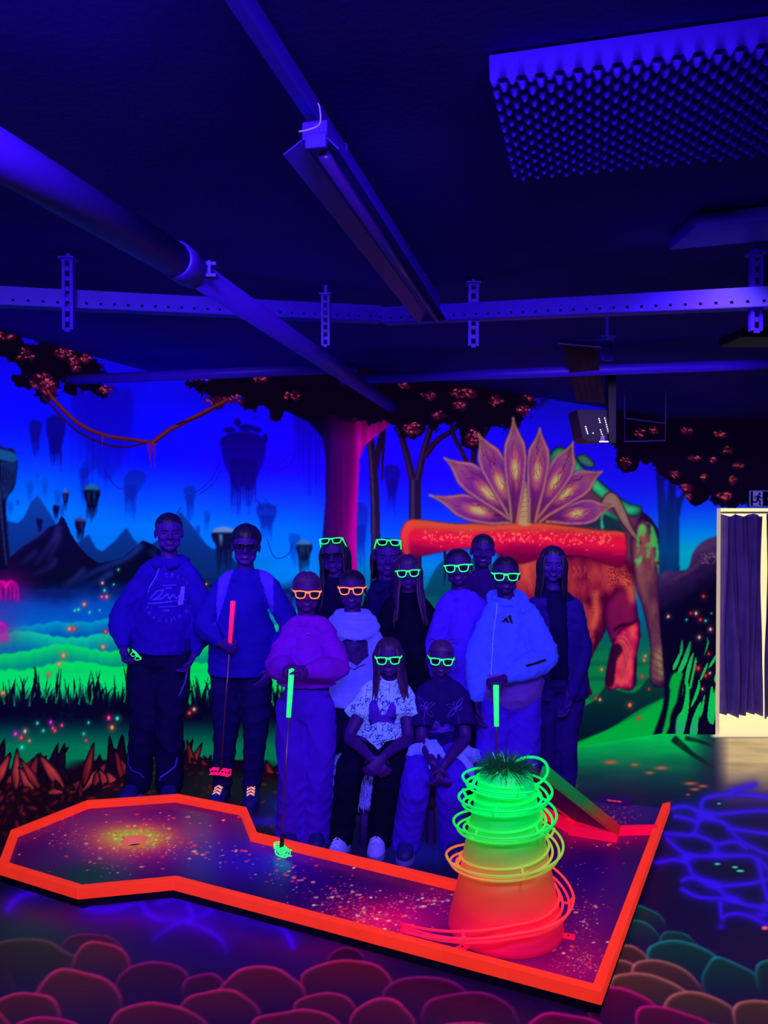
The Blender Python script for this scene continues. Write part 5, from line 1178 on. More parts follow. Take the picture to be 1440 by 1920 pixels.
# perforated angle rails on slotted hangers
def rail(p, q, h, label, name='angle_rail'):
    p, q = Vector(p), Vector(q); d = (q - p); L = d.length; d.normalize(); s = Vector((d.y, -d.x, 0)).normalized(); s = s if s.y < 0 else -s
    n = int(L / .045); holes = []
    bm = bmesh.new()
    Mx = Matrix((d, s, Vector((0, 0, 1)))).transposed()
    MBx = MB(); x = 0; z0, z1, z2 = -h * .5, -h * .5 + h * .22, -h * .5 + h * .36
    pt = lambda u, z: p + d * u + Vector((0, 0, z))
    def strip(u0, u1, za, zb): MBx.add([pt(u0, za), pt(u1, za), pt(u1, zb), pt(u0, zb), pt(u0, za) - s * .003, pt(u1, za) - s * .003, pt(u1, zb) - s * .003, pt(u0, zb) - s * .003], [(0, 1, 2, 3), (7, 6, 5, 4), (0, 4, 5, 1), (1, 5, 6, 2), (2, 6, 7, 3), (3, 7, 4, 0)])
    strip(0, L, z2, h * .5); strip(0, L, z0, z1)
    for i in range(n):
        u = L * i / n; strip(u, u + .036, z1, z2)
    a = [pt(0, z0), pt(L, z0), pt(L, z0) - s * .05, pt(0, z0) - s * .05]; MBx.add(a + [v + Vector((0, 0, .003)) for v in a], [(0, 1, 2, 3), (7, 6, 5, 4), (0, 4, 5, 1), (1, 5, 6, 2), (2, 6, 7, 3), (3, 7, 4, 0)])
    return tag(MBx.build(name, M_STEEL), label, 'rail', 'perforated rails below the ceiling')
def rz(px, py, Y): return at(px, py, Y)
rail(rz(-60, 551, 2.50), rz(716, 588, 3.06), .062, 'perforated steel rail hanging below the ceiling, left of the lamp end')
rail(rz(716, 591, 3.06), rz(1900, 533, 2.06), .062, 'perforated steel rail hanging below the ceiling, right of the lamp end')
def hanger(px, ytop, ybot, Y, label, w=.034, arm=None, m=M_STEEL):
    a, b = at(px, ytop, Y), at(px, ybot, Y); root = empty('slotted_hanger', a, label, 'hanger', 'slotted ceiling hangers')
    mb = MB(); n = 7; L = a.z - b.z
    for sg in (-1, 1): mb.box((a.x + sg * w * .36, Y, (a.z + b.z) / 2), (w * .28, .004, L)); mb.box((a.x + sg * w * .5, Y + .008, (a.z + b.z) / 2), (.003, .018, L))
    for i in range(n + 1): mb.box((a.x, Y, b.z + L * i / n), (w * .5, .004, L / n * .42))
    mb.build('slotted_strip', m, root)
    mb = MB(); mb.box((a.x, Y + .01, a.z + .0), (w * 1.5, .05, .006)); mb.box((a.x, Y + .012, (a.z + 2.66) / 2), (.012, .012, max(.02, 2.66 - a.z))); mb.build('foot_plate', m, root)
    if arm:
        q = at(arm[0], arm[1], Y); mb = MB(); mb.add([(q.x, Y, q.z + .012), (q.x, Y, q.z - .004), (a.x, Y, q.z - .022), (a.x, Y, q.z + .012)] + [(q.x, Y + .03, q.z + .012), (q.x, Y + .03, q.z - .004), (a.x, Y + .03, q.z - .022), (a.x, Y + .03, q.z + .012)], [(0, 1, 2, 3), (7, 6, 5, 4), (0, 4, 5, 1), (1, 5, 6, 2), (2, 6, 7, 3), (3, 7, 4, 0)]); mb.build('bracket_arm', m, root)
hanger(126, 484, 618, 2.58, 'bright slotted hanger crossing the left perforated rail near the left edge')
hanger(610, 552, 648, 2.96, 'dim slotted hanger on the left rail, beside the diagonal pipe', .03)
hanger(888, 530, 648, 2.88, 'slotted hanger on the right rail, just right of the lamp end', .036)
hanger(1420, 474, 620, 2.40, 'bright slotted hanger crossing the right perforated rail at the right edge', .034)
hanger(1139, 632, 676, 3.3, 'short slotted bracket with a side arm above the hanging projector', .045, arm=(1048, 641))
# two level pipes
for p, q, z, lab in (((112, 713), (668, 689), 2.50, 'slim level pipe under the ceiling at left, ending over the leaves'), ((640, 712), (1500, 680), 2.50, 'slim level pipe under the ceiling at right, passing the projector')):
    a, b = onz(*p, z), onz(*q, z); o = MB().tube([a, b], .029, 18).build('level_pipe', M_PIPE, None, True); tag(o, lab, 'pipe', 'slim level pipes')
# hanging projector with glowing vents and bare frame beside it
M_CASE = mat('black_projector_case', (12, 5, 34), rough=.5, spec=.2); M_BROWN = mat('brown_slatted_board', (52, 22, 40), rough=.8, noise=(10, .3))
Yp = 4.55; pj = empty('projector', at(1118, 800, Yp), 'black hanging projector with white light dots in its vents, upper right', 'projector')
f = lambda x, y, dy=0: at(x, y, Yp + dy)
def slab(pts, dy, t, name, m):
    a = [f(x, y, dy) for x, y in pts]; b = [p + Vector((0, t, 0)) for p in a]; n = len(a)
    mb = MB(); mb.add(a + b, [tuple(range(n)), tuple(range(2 * n - 1, n - 1, -1))] + [(i, (i + 1) % n, n + (i + 1) % n, n + i) for i in range(n)]); return mb.build(name, m, pj)
slab([(1082, 768), (1148, 770), (1150, 826), (1104, 828), (1092, 820)], 0, .22, 'case', M_CASE)
slab([(1140, 690), (1155, 690), (1155, 830), (1142, 830)], -.02, .06, 'mast', M_CASE)
vm = mat('white_vent_light', (255, 245, 250), emit=2.0)
for x0, y0, x1, y1, n in ((1098, 800, 1102, 813, 5), (1123, 785, 1125, 792, 3), (1134, 784, 1142, 816, 9), (1126, 806, 1130, 818, 4), (1112, 812, 1114, 812, 1)):
    for i in range(n):
        m = MB(); t = i / max(1, n - 1); ellip(m, f(x0 + (x1 - x0) * t, y0 + (y1 - y0) * t, -.004), (.0036, .003, .0036), n=8, k=6); m.build('vent_light', vm, pj)
m = MB(); a, b = f(1124, 827, -.012), f(1140, 829, -.012); m.box((a + b) / 2, ((b - a).length, .01, .006)); m.build('light_slot', MATS['white_vent_light'], pj)
slab([(1126, 818), (1134, 817), (1134, 826), (1126, 827)], -.015, .01, 'lens_hood', mat('grey_lens_hood', (120, 110, 150), rough=.4))
bp = [f(1056, 652, -.55), f(1118, 656, -.55), f(1136, 756, -.1), f(1080, 752, -.1)]
mb = MB(); nn = 5
for i in range(nn):
    a0, a1 = i / nn + .01, (i + 1) / nn - .01
    t0, t1 = bp[0].lerp(bp[1], a0), bp[0].lerp(bp[1], a1); u0, u1 = bp[3].lerp(bp[2], a0), bp[3].lerp(bp[2], a1); z = Vector((0, .012, .012))
    mb.add([t0, t1, u1, u0, t0 + z, t1 + z, u1 + z, u0 + z], [(0, 1, 2, 3), (7, 6, 5, 4), (0, 4, 5, 1), (1, 5, 6, 2), (2, 6, 7, 3), (3, 7, 4, 0)])
tag(mb.build('slatted_board', M_BROWN), 'brown slatted board slanting from the ceiling above the projector', 'board')
m = MB(); ca = [at(x, y, 4.9) for x, y in ((1171, 784), (1248, 794), (1247, 826), (1171, 828))]
m.tube(ca, .0055, 8, closed=True); m.tube([ca[0], Vector((ca[0].x, ca[0].y, HB - .04))], .005, 8); m.tube([ca[1], Vector((ca[1].x, ca[1].y, HB - .04))], .005, 8)
tag(m.build('wire_frame', mat('dull_wire_frame', (56, 40, 120), rough=.5)), 'thin hanging metal frame beside the projector, upper right', 'frame')
m = MB(); a, b = at(1352, 640, 2.9), at(1520, 640, 2.9); c = at(1440, 628, 2.9); m.box((c.x + .05, 2.95, c.z), (.34, .2, .035)); m.tube([(c.x, 2.95, c.z + .017), (c.x, 2.95, 2.63)], .01, 8)
tag(m.build('black_fixture', M_CASE, None, bevel=.006), 'flat black hanging fixture at the right edge below the bright hanger', 'fixture')
# ------------------------------------------------------------------ people
M_EYE = mat('eye_white', (70, 44, 150), rough=.4); M_DARKHAIR = mat('dark_hair', (20, 8, 58), rough=.5, spec=.3, noise=(120, .5)); M_BROWNHAIR = mat('brown_hair', (52, 16, 92), rough=.5, spec=.3, noise=(120, .5)); M_FAIRHAIR = mat('fair_hair', (66, 26, 112), rough=.5, spec=.3, noise=(120, .45))
M_BROW = mat('brow_dark', (20, 6, 60)); M_TEETH = mat('teeth_white', (112, 84, 200), rough=.4); M_LIPS = mat('lips', (84, 10, 146), rough=.5)
M_GREEN = mat('fluorescent_green_plastic', (40, 255, 120), rough=.4, emit=.95); M_ORANGE = mat('fluorescent_orange_plastic', (255, 140, 70), rough=.4, emit=.95); M_DARKFRAME = mat('dark_spectacle_frame', (14, 6, 40), rough=.3, spec=.4)
M_WHITESHOE = mat('white_shoe', (96, 84, 240), rough=.6, emit=.25, noise=(30, .1)); M_DARKSHOE = mat('navy_shoe', (24, 16, 120), rough=.6); M_SOLE = mat('pale_sole', (70, 60, 190), rough=.7, emit=.1); M_LACE = mat('glowing_laces', (255, 170, 130), emit=.8); M_LACEW = mat('white_laces', (120, 110, 255), emit=.3)
CLOTH = lambda n, c, e=0.0, nz=(26, .12): mat(n, c, rough=.85, spec=.04, emit=e, noise=nz, bump=(220, .08))

def person(label, sp):
    """sp: depth, head (cx, top, chin px), hair, skin, garments, limbs given as photo points at depths"""
    Y = sp['Y']; hx, top, chin = sp['head']
    zt, zc = at(hx, top, Y).z - sp.get('hair_th', .018), at(hx, chin, Y).z
    hh = zt - zc; k = hh / .225
    yaw, pit, rol = (math.radians(q) for q in sp.get('turn', (0, 0, 0)))
    hc = at(hx, (top + chin) / 2, Y); hc.z = (zt + zc) / 2
    yaw += math.atan2(-hc.x, hc.y)
    Mh = Matrix.Translation(hc) @ (Matrix.Rotation(yaw, 4, 'Z') @ Matrix.Rotation(pit, 4, 'X') @ Matrix.Rotation(rol, 4, 'Y')) @ Matrix.Diagonal((1.08, 1, 1, 1))
    bx = at(sp.get('hips', (hx, 0))[0], 1300, Y).x; floorz = 0.0
    seated = sp.get('seated', False)
    root = empty('person', (bx, Y, sp.get('base', 0)), label, 'person', 'group of minigolf players')
    J = lambda q: at(q[0], q[1], q[2] if len(q) > 2 else Y)
    shL, shR = J(sp['shL']), J(sp['shR']); s = sp.get('s', zt / 1.7)
    shL = shL + Vector((.024 * s, 0, -.034 * s)); shR = shR + Vector((-.024 * s, 0, -.034 * s)); up = (shL.z + shR.z) / 2; sw = (shR - shL).length / 2; mid = (shL + shR) / 2
    hipz = sp.get('hipz', zt * .52); HL, HR_ = Vector((bx - sp.get('hw', .09), sp.get('hipY', Y), hipz)), Vector((bx + sp.get('hw', .09), sp.get('hipY', Y), hipz))
    hy = sp.get('hipY', Y); g = sp.get('girth', 1.0); child = k * .225
    skin = SKIN('%d_%d_%d' % sp.get('skin', (74, 18, 168)), tuple(v * .88 for v in sp.get('skin', (74, 18, 168))))
    vox = sp.get('vox', .0046)
    # ---- body
    mb = MB(); head_soup(mb, Mh, k, sp.get('fem', True))
    nb = Vector((mid.x * .4 + hc.x * .6, mid.y + .012, max(up + .07 * s, zc - .058 * k)))
    loft(mb, [Mh @ Vector((0, .022 * k, -.05 * k)), Mh @ Vector((0, .024 * k, -.115 * k)), nb, nb - Vector((0, -.01, .06 * s))], [.051 * k, .050 * k, .055 * k, .050 * k], n=18)
    for q in (shL, shR): loft(mb, [nb - Vector((0, 0, .012)), nb.lerp(q, .5) + Vector((0, 0, .012)), q], [.042 * s, .040 * s, .044 * s], n=14)
    tz = [hipz - .02, hipz + .10 * s, hipz + .28 * s, up - .10 * s, up - .01]
    cy = [hy, hy + (mid.y - hy) * .25, hy + (mid.y - hy) * .6, mid.y, mid.y]
    cx = [bx, bx, bx + (mid.x - bx) * .5, mid.x, mid.x]
    tr = [(.115 * s * g, .07 * s * g), (.10 * s * g, .065 * s * g), (.095 * s * g, .06 * s * g), (sw * .74, .066 * s * g), (sw * .70, .048 * s)]
    loft(mb, [Vector(q) for q in zip(cx, cy, tz)], tr, side=(1, 0, 0), n=24)
    hl = sp.get('hand', .16 * (s * .5 + .5))
    arms = {}
    for sd, shj in (('L', shL), ('R', shR)):
        a = sp.get('arm' + sd)
        if a is None: continue
        el, wr = J(a['el']), J(a['wr']); arms[sd] = (shj, el, wr)
        loft(mb, [shj, shj.lerp(el, .5), el, el.lerp(wr, .35), wr], [.046 * s * g ** .5, .042 * s, .036 * s, .037 * s, .025 * s], n=14)
        hd = Vector(a.get('d', (wr - el))); hn = Vector(a.get('n', (0, -1, 0))); ht = Vector(a.get('t', (1 if sd == 'L' else -1, 0, 0)))
        hand(mb, wr + hd.normalized() * .012, hd, hn, ht, hl, a.get('curl', .45), .14, a.get('thumb', .5), a.get('curls'))
    legs = []
    for sd, hj in (('L', HL), ('R', HR_)):
        kn, an = sp['kn' + sd], sp['an' + sd]
        kn, an = J(kn), J(an); legs.append((hj, kn, an))
        loft(mb, [hj, hj.lerp(kn, .5), kn, kn.lerp(an, .3), an], [.075 * s, .068 * s, .05 * s, .052 * s, .034 * s], n=14)
        ft = sp.get('ft' + sd, (0, -1)); loft(mb, [an, an + Vector((ft[0] * .05, ft[1] * .05, -.03 * s)), an + Vector((ft[0] * .12 * s, ft[1] * .12 * s, -.05 * s))], [.034 * s, .032 * s, .022 * s], n=10)
    me = remesh(mb, vox, 5, .5); face_press(me, Mh, k)
    body = link('body', me, skin, root, True); bvh = BVHTree.FromPolygons([v.co for v in me.vertices], [p.vertices for p in me.polygons])
    face_parts(root, Mh, k, bvh, M_LIPS, sp.get('smile', True), M_EYE, M_BROW, M_TEETH)
    # ---- hair
    hb = MB(); hs = sp['hair']
    hair_cap(hb, Mh, k, **hs.get('cap', {}))
    for q in hs.get('locks', []): hair_locks(hb, Mh, k, **q)
    if 'bun' in hs: ellip(hb, Mh @ (Vector(hs['bun'][:3]) * k), [hs['bun'][3] * k] * 3)
    wisps(hb, Mh, k, hs.get('wisps', []))
    hb.build('hair', hs.get('m', M_DARKHAIR), root, True)
    # ---- top
    tp = sp['top']; o = tp.get('ease', .02); mb = MB()
    hem = at(bx, tp['hem'], Y).z if tp.get('hem') else hipz - .05
    hw_ = tp.get('hemw', .15 * s * g + o)
    lo_ = hem + .02
    zs_ = [lo_, lo_ + (up - lo_) * .25, lo_ + (up - lo_) * .5, up - .13 * s, up - .02, max(up + .035 * s, nb.z - .02)]
    fy = lambda z: float(np.interp(z, [hipz, up], [hy, mid.y])); fx = lambda z: float(np.interp(z, [hipz, up], [bx, mid.x]))
    bw = tp.get('bw', 1.0)
    rr = [(hw_, .112 * s * g + o), (hw_ * .5 + (.13 * s * g + o) * .5 * bw, .105 * s * g + o), ((.132 * s * g + o) * bw, .103 * s * g + o), (sw * .86 + o * .2, .105 * s * g + o * .8), (sw * .80, .074 * s + o * .7), (sw * .40, .055 * s + o * .3)]
    loft(mb, [Vector((fx(z), fy(z), z)) for z in zs_], rr, side=(1, 0, 0), n=28, round_=False)
    for q in (shL, shR): loft(mb, [nb - Vector((0, 0, .02)), nb.lerp(q, .62) + Vector((0, 0, .022)), q], [.050 * s + o * .3, .047 * s + o * .4, .050 * s + o * .5], n=16)
    if tp.get('neck', True):
        c = nb + Vector((0, -.004, .012 * s)); loft(mb, [c - Vector((0, 0, .03)), c + Vector((0, .004, tp.get('neckh', .022)))], [.074 * k, .064 * k], n=18, round_=False)
    slv = tp.get('sleeve', 1.0)
    for sd, (sh, el, wr) in arms.items():
        w = tp.get('sw', 1.0)
        if slv >= 1:
            e2 = el.lerp(wr, .9 if not tp.get('cuff') else .97)
            loft(mb, [sh, sh.lerp(el, .5), el, el.lerp(e2, .5), e2], [.046 * s + o * .5, .046 * s * w + o * .8, .044 * s * w + o * .8, .042 * s * w + o * .9, .029 * s + o * .4], n=16)
        elif slv > 0:
            e2 = sh.lerp(el, slv); loft(mb, [sh, sh.lerp(e2, .5), e2], [.048 * s + o * .5, .048 * s * w + o * .7, .047 * s * w + o * tp.get('flare', 1.0)], n=16, round_=False)
    ctx = dict(nb=nb, mid=mid, up=up, s=s, k=k, Mh=Mh, sw=sw, bx=bx, Y=Y, shL=shL, shR=shR)
    tm_ = remesh(mb, tp.get('vox', .0075), tp.get('it', 7), .5); wrinkle(tm_, tp.get('wr', .0032), int(hx), tp.get('wf', 1.0))
    cut = tp.get('cut')
    if cut: cut(tm_)
    if tp.get('paint'):
        me2 = tm_; P = coords(me2); c = np.ones((len(P), 4), np.float32); c[:, :3] = srgb(tp['paint'](P, dict(nb=nb, mid=mid, up=up, s=s, sw=sw, bx=bx, shL=shL, shR=shR, hem=hem)))
        at_ = me2.color_attributes.new('paint', 'FLOAT_COLOR', 'POINT'); at_.data.foreach_set('color', c.reshape(-1))
    tob = link(tp['name'], tm_, tp['m'], root, True)
    for nm, fn in tp.get('extra', []):
        xb = MB(); fn(xb, ctx); xm = remesh(xb, .006, 3); wrinkle(xm, .003, int(hx) + 3); link(nm, xm, tp['m'], tob, True)
    tb = BVHTree.FromPolygons([v.co for v in tm_.vertices], [p.vertices for p in tm_.polygons])
    # ---- trousers
    pt = sp['trousers']; mb = MB(); e = pt.get('ease', .016)
    loft(mb, [Vector((bx, hy, hipz - .04)), Vector((bx, hy, hipz + .03)), Vector((bx, hy, min(hipz + .12 * s, hipz + .14)))], [(.142 * s * g + e * .5, .094 * s * g + e), (.138 * s * g + e * .4, .094 * s * g + e * .6), (.122 * s * g, .088 * s * g)], side=(1, 0, 0), n=24)
    for (hj, kn, an) in legs:
        d = (an - kn).normalized(); a2 = an + d * pt.get('drop', .02)
        h2 = hj + Vector((0, 0, -.05 * s)); loft(mb, [h2, h2.lerp(kn, .5), kn, kn.lerp(a2, .5), a2], [.074 * s * g ** .5 + e, .078 * s * g ** .5 + e, .060 * s + e * pt.get('flarek', 1.0), .054 * s + e * pt.get('flarek', 1.0), .042 * s + e * pt.get('flare', 1.0)], n=18)
    tr_ = remesh(mb, .0085, 6, .5); wrinkle(tr_, pt.get('wr', .0036), int(hx) + 7, .9)
    zz = coords(tr_); low = zz[:, 2] < .012; zz[low, 2] = .012; setco(tr_, zz)
    tro = link(pt.get('name', 'trousers'), tr_, pt['m'], root, True)
    # ---- shoes
    for i, (sd, (hj, kn, an)) in enumerate(zip('LR', legs)):
        f = Vector((*sp.get('ft' + sd, (.0, -1.0)), 0)).normalized(); L = sp.get('shoe', .25 * s); hz = sp.get('footz' + sd, 0.0)
        heel = Vector((an.x, an.y, 0)) - f * L * .26; heel.z = hz
        sh_ = sp.get('shoem', (M_DARKSHOE, M_SOLE, None)); shoe(root, heel, heel + f * L, .098 * s, sh_[0], sh_[1], sh_[2])
    return dict(root=root, Mh=Mh, k=k, bvh=bvh, tb=tb, top=tob, trousers=tro, s=s, nb=nb, up=up, mid=mid, bx=bx, Y=Y, legs=legs, arms=arms, hl=hl, tr_bvh=lambda: BVHTree.FromPolygons([v.co for v in tr_.vertices], [p.vertices for p in tr_.polygons]))
def worn(P, m, label, group, dz=0.0, tilt=0, **kw):
    k = P['k']; return glasses(P['Mh'] @ Matrix.Translation((0, -.099 * k, (.004 + dz) * k)) @ Matrix.Rotation(math.radians(tilt), 4, 'X'), k * 1.06, m, label, group, **kw)
def perched(P, m, label, group):
    k = P['k']; return glasses(P['Mh'] @ Matrix.Translation((0, -.080 * k, .100 * k)) @ Matrix.Rotation(math.radians(-38), 4, 'X'), k * 1.02, m, label, group)
def club(grip_top, grip_end, shaft_end, m, label, headdir=(-.8, -.6)):
    gt, ge, se = Vector(grip_top), Vector(grip_end), Vector(shaft_end)
    root = empty('golf_club', se, label, 'golf club', 'minigolf putters')
    a = (ge - gt).normalized()
    MB().tube([gt, gt + a * .004, gt.lerp(ge, .5), ge], [.011, .0145, .013, .0115], 14).build('grip', m, root, True)
    MB().tube([ge - a * .004, se], .0048, 10).build('shaft', mat('steel_shaft', (120, 70, 120), rough=.3, metal=.7), root, True)
    MB().tube([se - a * .0 - (se - ge).normalized() * .06, se + Vector((0, 0, -.004))], [.009, .011], 10).build('hosel', mat('black_hosel', (14, 8, 40), rough=.5), root, True)
    d = Vector((*headdir, 0)).normalized(); n = Vector((-d.y, d.x, 0)); c = se + Vector((0, 0, -.012)); mb = MB()
    L = .062
    rail = lambda o, z: [c + d * (L * math.sin(t)) + n * (o + .012 * math.cos(2 * t)) + Vector((0, 0, z - .004 * math.cos(t) ** 2)) for t in np.linspace(-1.4, 1.4, 11)]
    for o, z in ((-.014, .014), (.014, .014), (-.014, -.014), (.014, -.014)): mb.tube(rail(o, z), .0034, 7)
    for t in np.linspace(-.055, .055, 6):
        q = c + d * t; mb.tube([q - n * .018 + Vector((0, 0, .013)), q - n * .022, q - n * .016 + Vector((0, 0, -.014)), q + n * .016 + Vector((0, 0, -.014)), q + n * .018 + Vector((0, 0, .013)), q - n * .018 + Vector((0, 0, .013))], .003, 6)
    mb.build('club_head', m, root, True)
    return root

# --- adult man in a hoodie, far left
fold_tape = CLOTH('hoodie_blue', (34, 8, 176)); 
def hood(mb, d):
    c = d['nb']; k = d['k']
    for a in range(-150, 151, 20):
        t = math.radians(a); loft(mb, [c + Vector((.082 * k * math.sin(t), .010 + .086 * k * math.cos(t), .012 - .028 * (1 - math.cos(t)) * .5)), c + Vector((.092 * k * math.sin(t + .2), .012 + .098 * k * math.cos(t + .2), .006 - .03 * (1 - math.cos(t)) * .5))], [.026 * k, .026 * k], n=10)
    loft(mb, [c + Vector((-.08 * k, .07, -.01)), c + Vector((0, .12, -.03)), c + Vector((.08 * k, .07, -.01))], [.035, .05, .035], n=12)
def pocket(mb, d):
    y = d['Y'] - .125 * d['s']; z = d['up'] - .46 * d['s']
p1 = person('man in a blue hoodie with round chest print, far left of the group', dict(Y=4.74, head=(317, 960, 1034), fem=False, smile=False, turn=(4, 0, 0), skin=(66, 14, 160), vox=.0046, girth=1.16,
    hips=(300, 0), hw=.088, shL=(262, 1076), shR=(367, 1076), armL=dict(el=(228, 1156, 4.70), wr=(231, 1214, 4.58), d=(.35, -.5, -.8), n=(.7, -.2, .3), t=(.3, -.9, .1), curl=.75, thumb=.8), armR=dict(el=(384, 1160, 4.74), wr=(366, 1224, 4.66), d=(-.45, -.1, -.85), n=(-.8, -.3, 0), t=(-.2, -.9, -.1), curl=.5),
    knL=(270, 1352, 4.68), anL=(258, 1460, 4.70), knR=(316, 1352, 4.68), anR=(318, 1460, 4.70), ftL=(-.25, -1), ftR=(.2, -1),
    hair=dict(cap=dict(line=.074, side=.0, nape=-.05, th=.14, part=None), m=M_DARKHAIR),
    top=dict(name='hoodie', m=fold_tape, hem=1226, ease=.03, hemw=.178, bw=1.08, sleeve=1, sw=1.1, wr=.0045, extra=[('hood', hood)], neckh=.0),
    trousers=dict(name='track_trousers', m=CLOTH('track_trouser_black', (18, 8, 74)), ease=.026, flare=1.5, drop=.03), shoem=(M_DARKSHOE, M_SOLE, None)))
M_PRINT = mat('pale_hoodie_print', (62, 44, 216), rough=.8, emit=.12)
oc = at(312, 1121, 4.6); X_, Z_ = (1, 0, 0), (0, 0, 1); pm_ = 4.62 / FPX
for wd, r0, up_, a0, a1 in (('ON TREND', 37, True, 142, 38), ('TRADEMARK', 37, False, 207, 333)):
    it_ = []
    for i, ch in enumerate(wd):
        if ch == ' ': continue
        t = math.radians(a0 + (a1 - a0) * i / (len(wd) - 1)); rr_ = (r0 if up_ else r0 + 9) * pm_
        it_.append((ch, 10.5 * pm_, rr_ * math.cos(t), rr_ * math.sin(t), t - math.pi / 2 if up_ else t + math.pi / 2))
    text_on('chest_lettering', it_, oc, X_, Z_, p1['tb'], M_PRINT, p1['top'])
u = pm_
decal('chest_print', lines([[(-32 * u, -2 * u), (-20 * u, 12 * u), (-8 * u, 14 * u), (-14 * u, 2 * u), (-26 * u, -4 * u), (-10 * u, -2 * u), (0, 6 * u), (4 * u, -3 * u), (10 * u, 5 * u), (14 * u, -3 * u), (22 * u, 4 * u), (26 * u, -2 * u)], [(-36 * u, -11 * u), (0, -8 * u), (28 * u, -7 * u)], [(-14 * u, -17 * u), (14 * u, -17 * u)], [(-10 * u, 22 * u), (12 * u, 22 * u)], [(-3 * u, 17 * u), (5 * u, 17 * u)], [(-4 * u, -24 * u), (4 * u, -24 * u)]], 3.2 * u), (-42 * u, 42 * u, -30 * u, 30 * u), .003, oc, X_, Z_, p1['tb'], M_PRINT, p1['top'], .003)
M_TAPE = mat('pale_drawcord', (90, 60, 255), rough=.8, emit=.3)
decal('reflective_strip', pin([[(20 * u, 18 * u), (28 * u, 19 * u), (24 * u, -17 * u), (17 * u, -16 * u)]]), (10 * u, 32 * u, -20 * u, 22 * u), .0025, oc, X_, Z_, p1['tb'], M_TAPE, p1['top'], .004)
decal('drawcord', lines([[(-18 * u, 62 * u), (-24 * u, 40 * u), (-38 * u, 16 * u), (-39 * u, 8 * u)]], 2.2 * u), (-44 * u, -12 * u, 4 * u, 64 * u), .002, oc, X_, Z_, p1['tb'], M_TAPE, p1['top'], .005)
tbv = p1['tr_bvh']()
M_PIPING = mat('trouser_piping', (60, 40, 220), emit=.2)
for name_, pts_ in (('leg_piping', [(236, 1410), (237, 1436), (246, 1446), (260, 1452), (266, 1462)]), ('leg_piping', [(330, 1424), (326, 1440), (310, 1452), (300, 1458), (297, 1466)]), ('leg_piping', [(346, 1256), (342, 1284), (334, 1306)])):
    q = [at(x, y, 4.6) for x, y in pts_]; o_ = q[0]
    decal(name_, lines([[(a.x - o_.x, a.z - o_.z) for a in q]], .009), (-.25, .25, -.25, .1), .003, o_, X_, Z_, tbv, M_PIPING, p1['trousers'], .004)
gq = at(254, 1231, 4.5)
glasses(Matrix.Translation(gq) @ Matrix.Rotation(math.radians(62), 4, 'Y') @ Matrix.Rotation(math.radians(40), 4, 'Z'), .62, M_GREEN, 'folded green glasses held in the hand of the man in the hoodie', 'glowing party glasses', open_=0)

# --- boy with dark glasses and raglan shirt, holding the pink club
def raglan(P, d):
    c = np.tile(np.array((30, 12, 172.)), (len(P), 1)); x = np.abs(P[:, 0] - d['mid'].x); z = P[:, 2]
    pale = (x > d['sw'] * .62 + (d['up'] + .06 - z) * .28) & (z > d['up'] - .24) & (x < d['sw'] * 1.12 - .0 * z)
    c[pale] = (74, 44, 255); return c
p2 = person('teenager with dark glasses and two-tone raglan shirt holding a club with pink grip', dict(Y=4.66, head=(461, 985, 1060), fem=False, smile=True, turn=(-2, 0, 2), skin=(66, 14, 160), girth=1.22, hips=(452, 0), hw=.09,
    shL=(410, 1092), shR=(516, 1092), armL=dict(el=(382, 1170, 4.60), wr=(412, 1205, 4.46), d=(.75, -.55, -.3), n=(.3, .6, .2), t=(.1, -.1, .95), curl=1.05, thumb=1), armR=dict(el=(544, 1176, 4.66), wr=(512, 1254, 4.58), d=(-.5, -.3, -.75), n=(-.6, .6, 0), t=(-.3, -.7, .4), curl=.35),
    knL=(424, 1366, 4.60), anL=(416, 1468, 4.62), knR=(480, 1366, 4.60), anR=(472, 1470, 4.60), ftL=(-.1, -1), ftR=(.1, -1),
    hair=dict(cap=dict(line=.060, side=-.026, nape=-.07, th=.26, part=.03, vol=1.1), m=M_DARKHAIR),
    top=dict(name='raglan_shirt', m=mat('raglan_cotton', None, rough=.85, spec=.05, attr=True), paint=raglan, hem=1268, ease=.026, hemw=.2, bw=1.12, sleeve=1, sw=1.06, wr=.003),
    trousers=dict(name='jeans', m=CLOTH('dark_denim', (20, 10, 92)), ease=.014), shoem=(M_DARKSHOE, M_DARKSHOE, M_LACE)))
worn(p2, M_DARKFRAME, 'dark-framed spectacles on the teenager in the raglan shirt', 'dark spectacles', name='spectacles', cat='spectacles', r=.0026)
gA, gB = at(437, 1127, 4.40), at(431, 1207, 4.42); sE = at(414, 1443, 4.46)
club(gA, gB, sE, mat('fluorescent_pink_grip', (255, 20, 110), emit=.85, rough=.5), 'club with glowing pink grip held by the teenager in the raglan shirt', (.9, -.3))

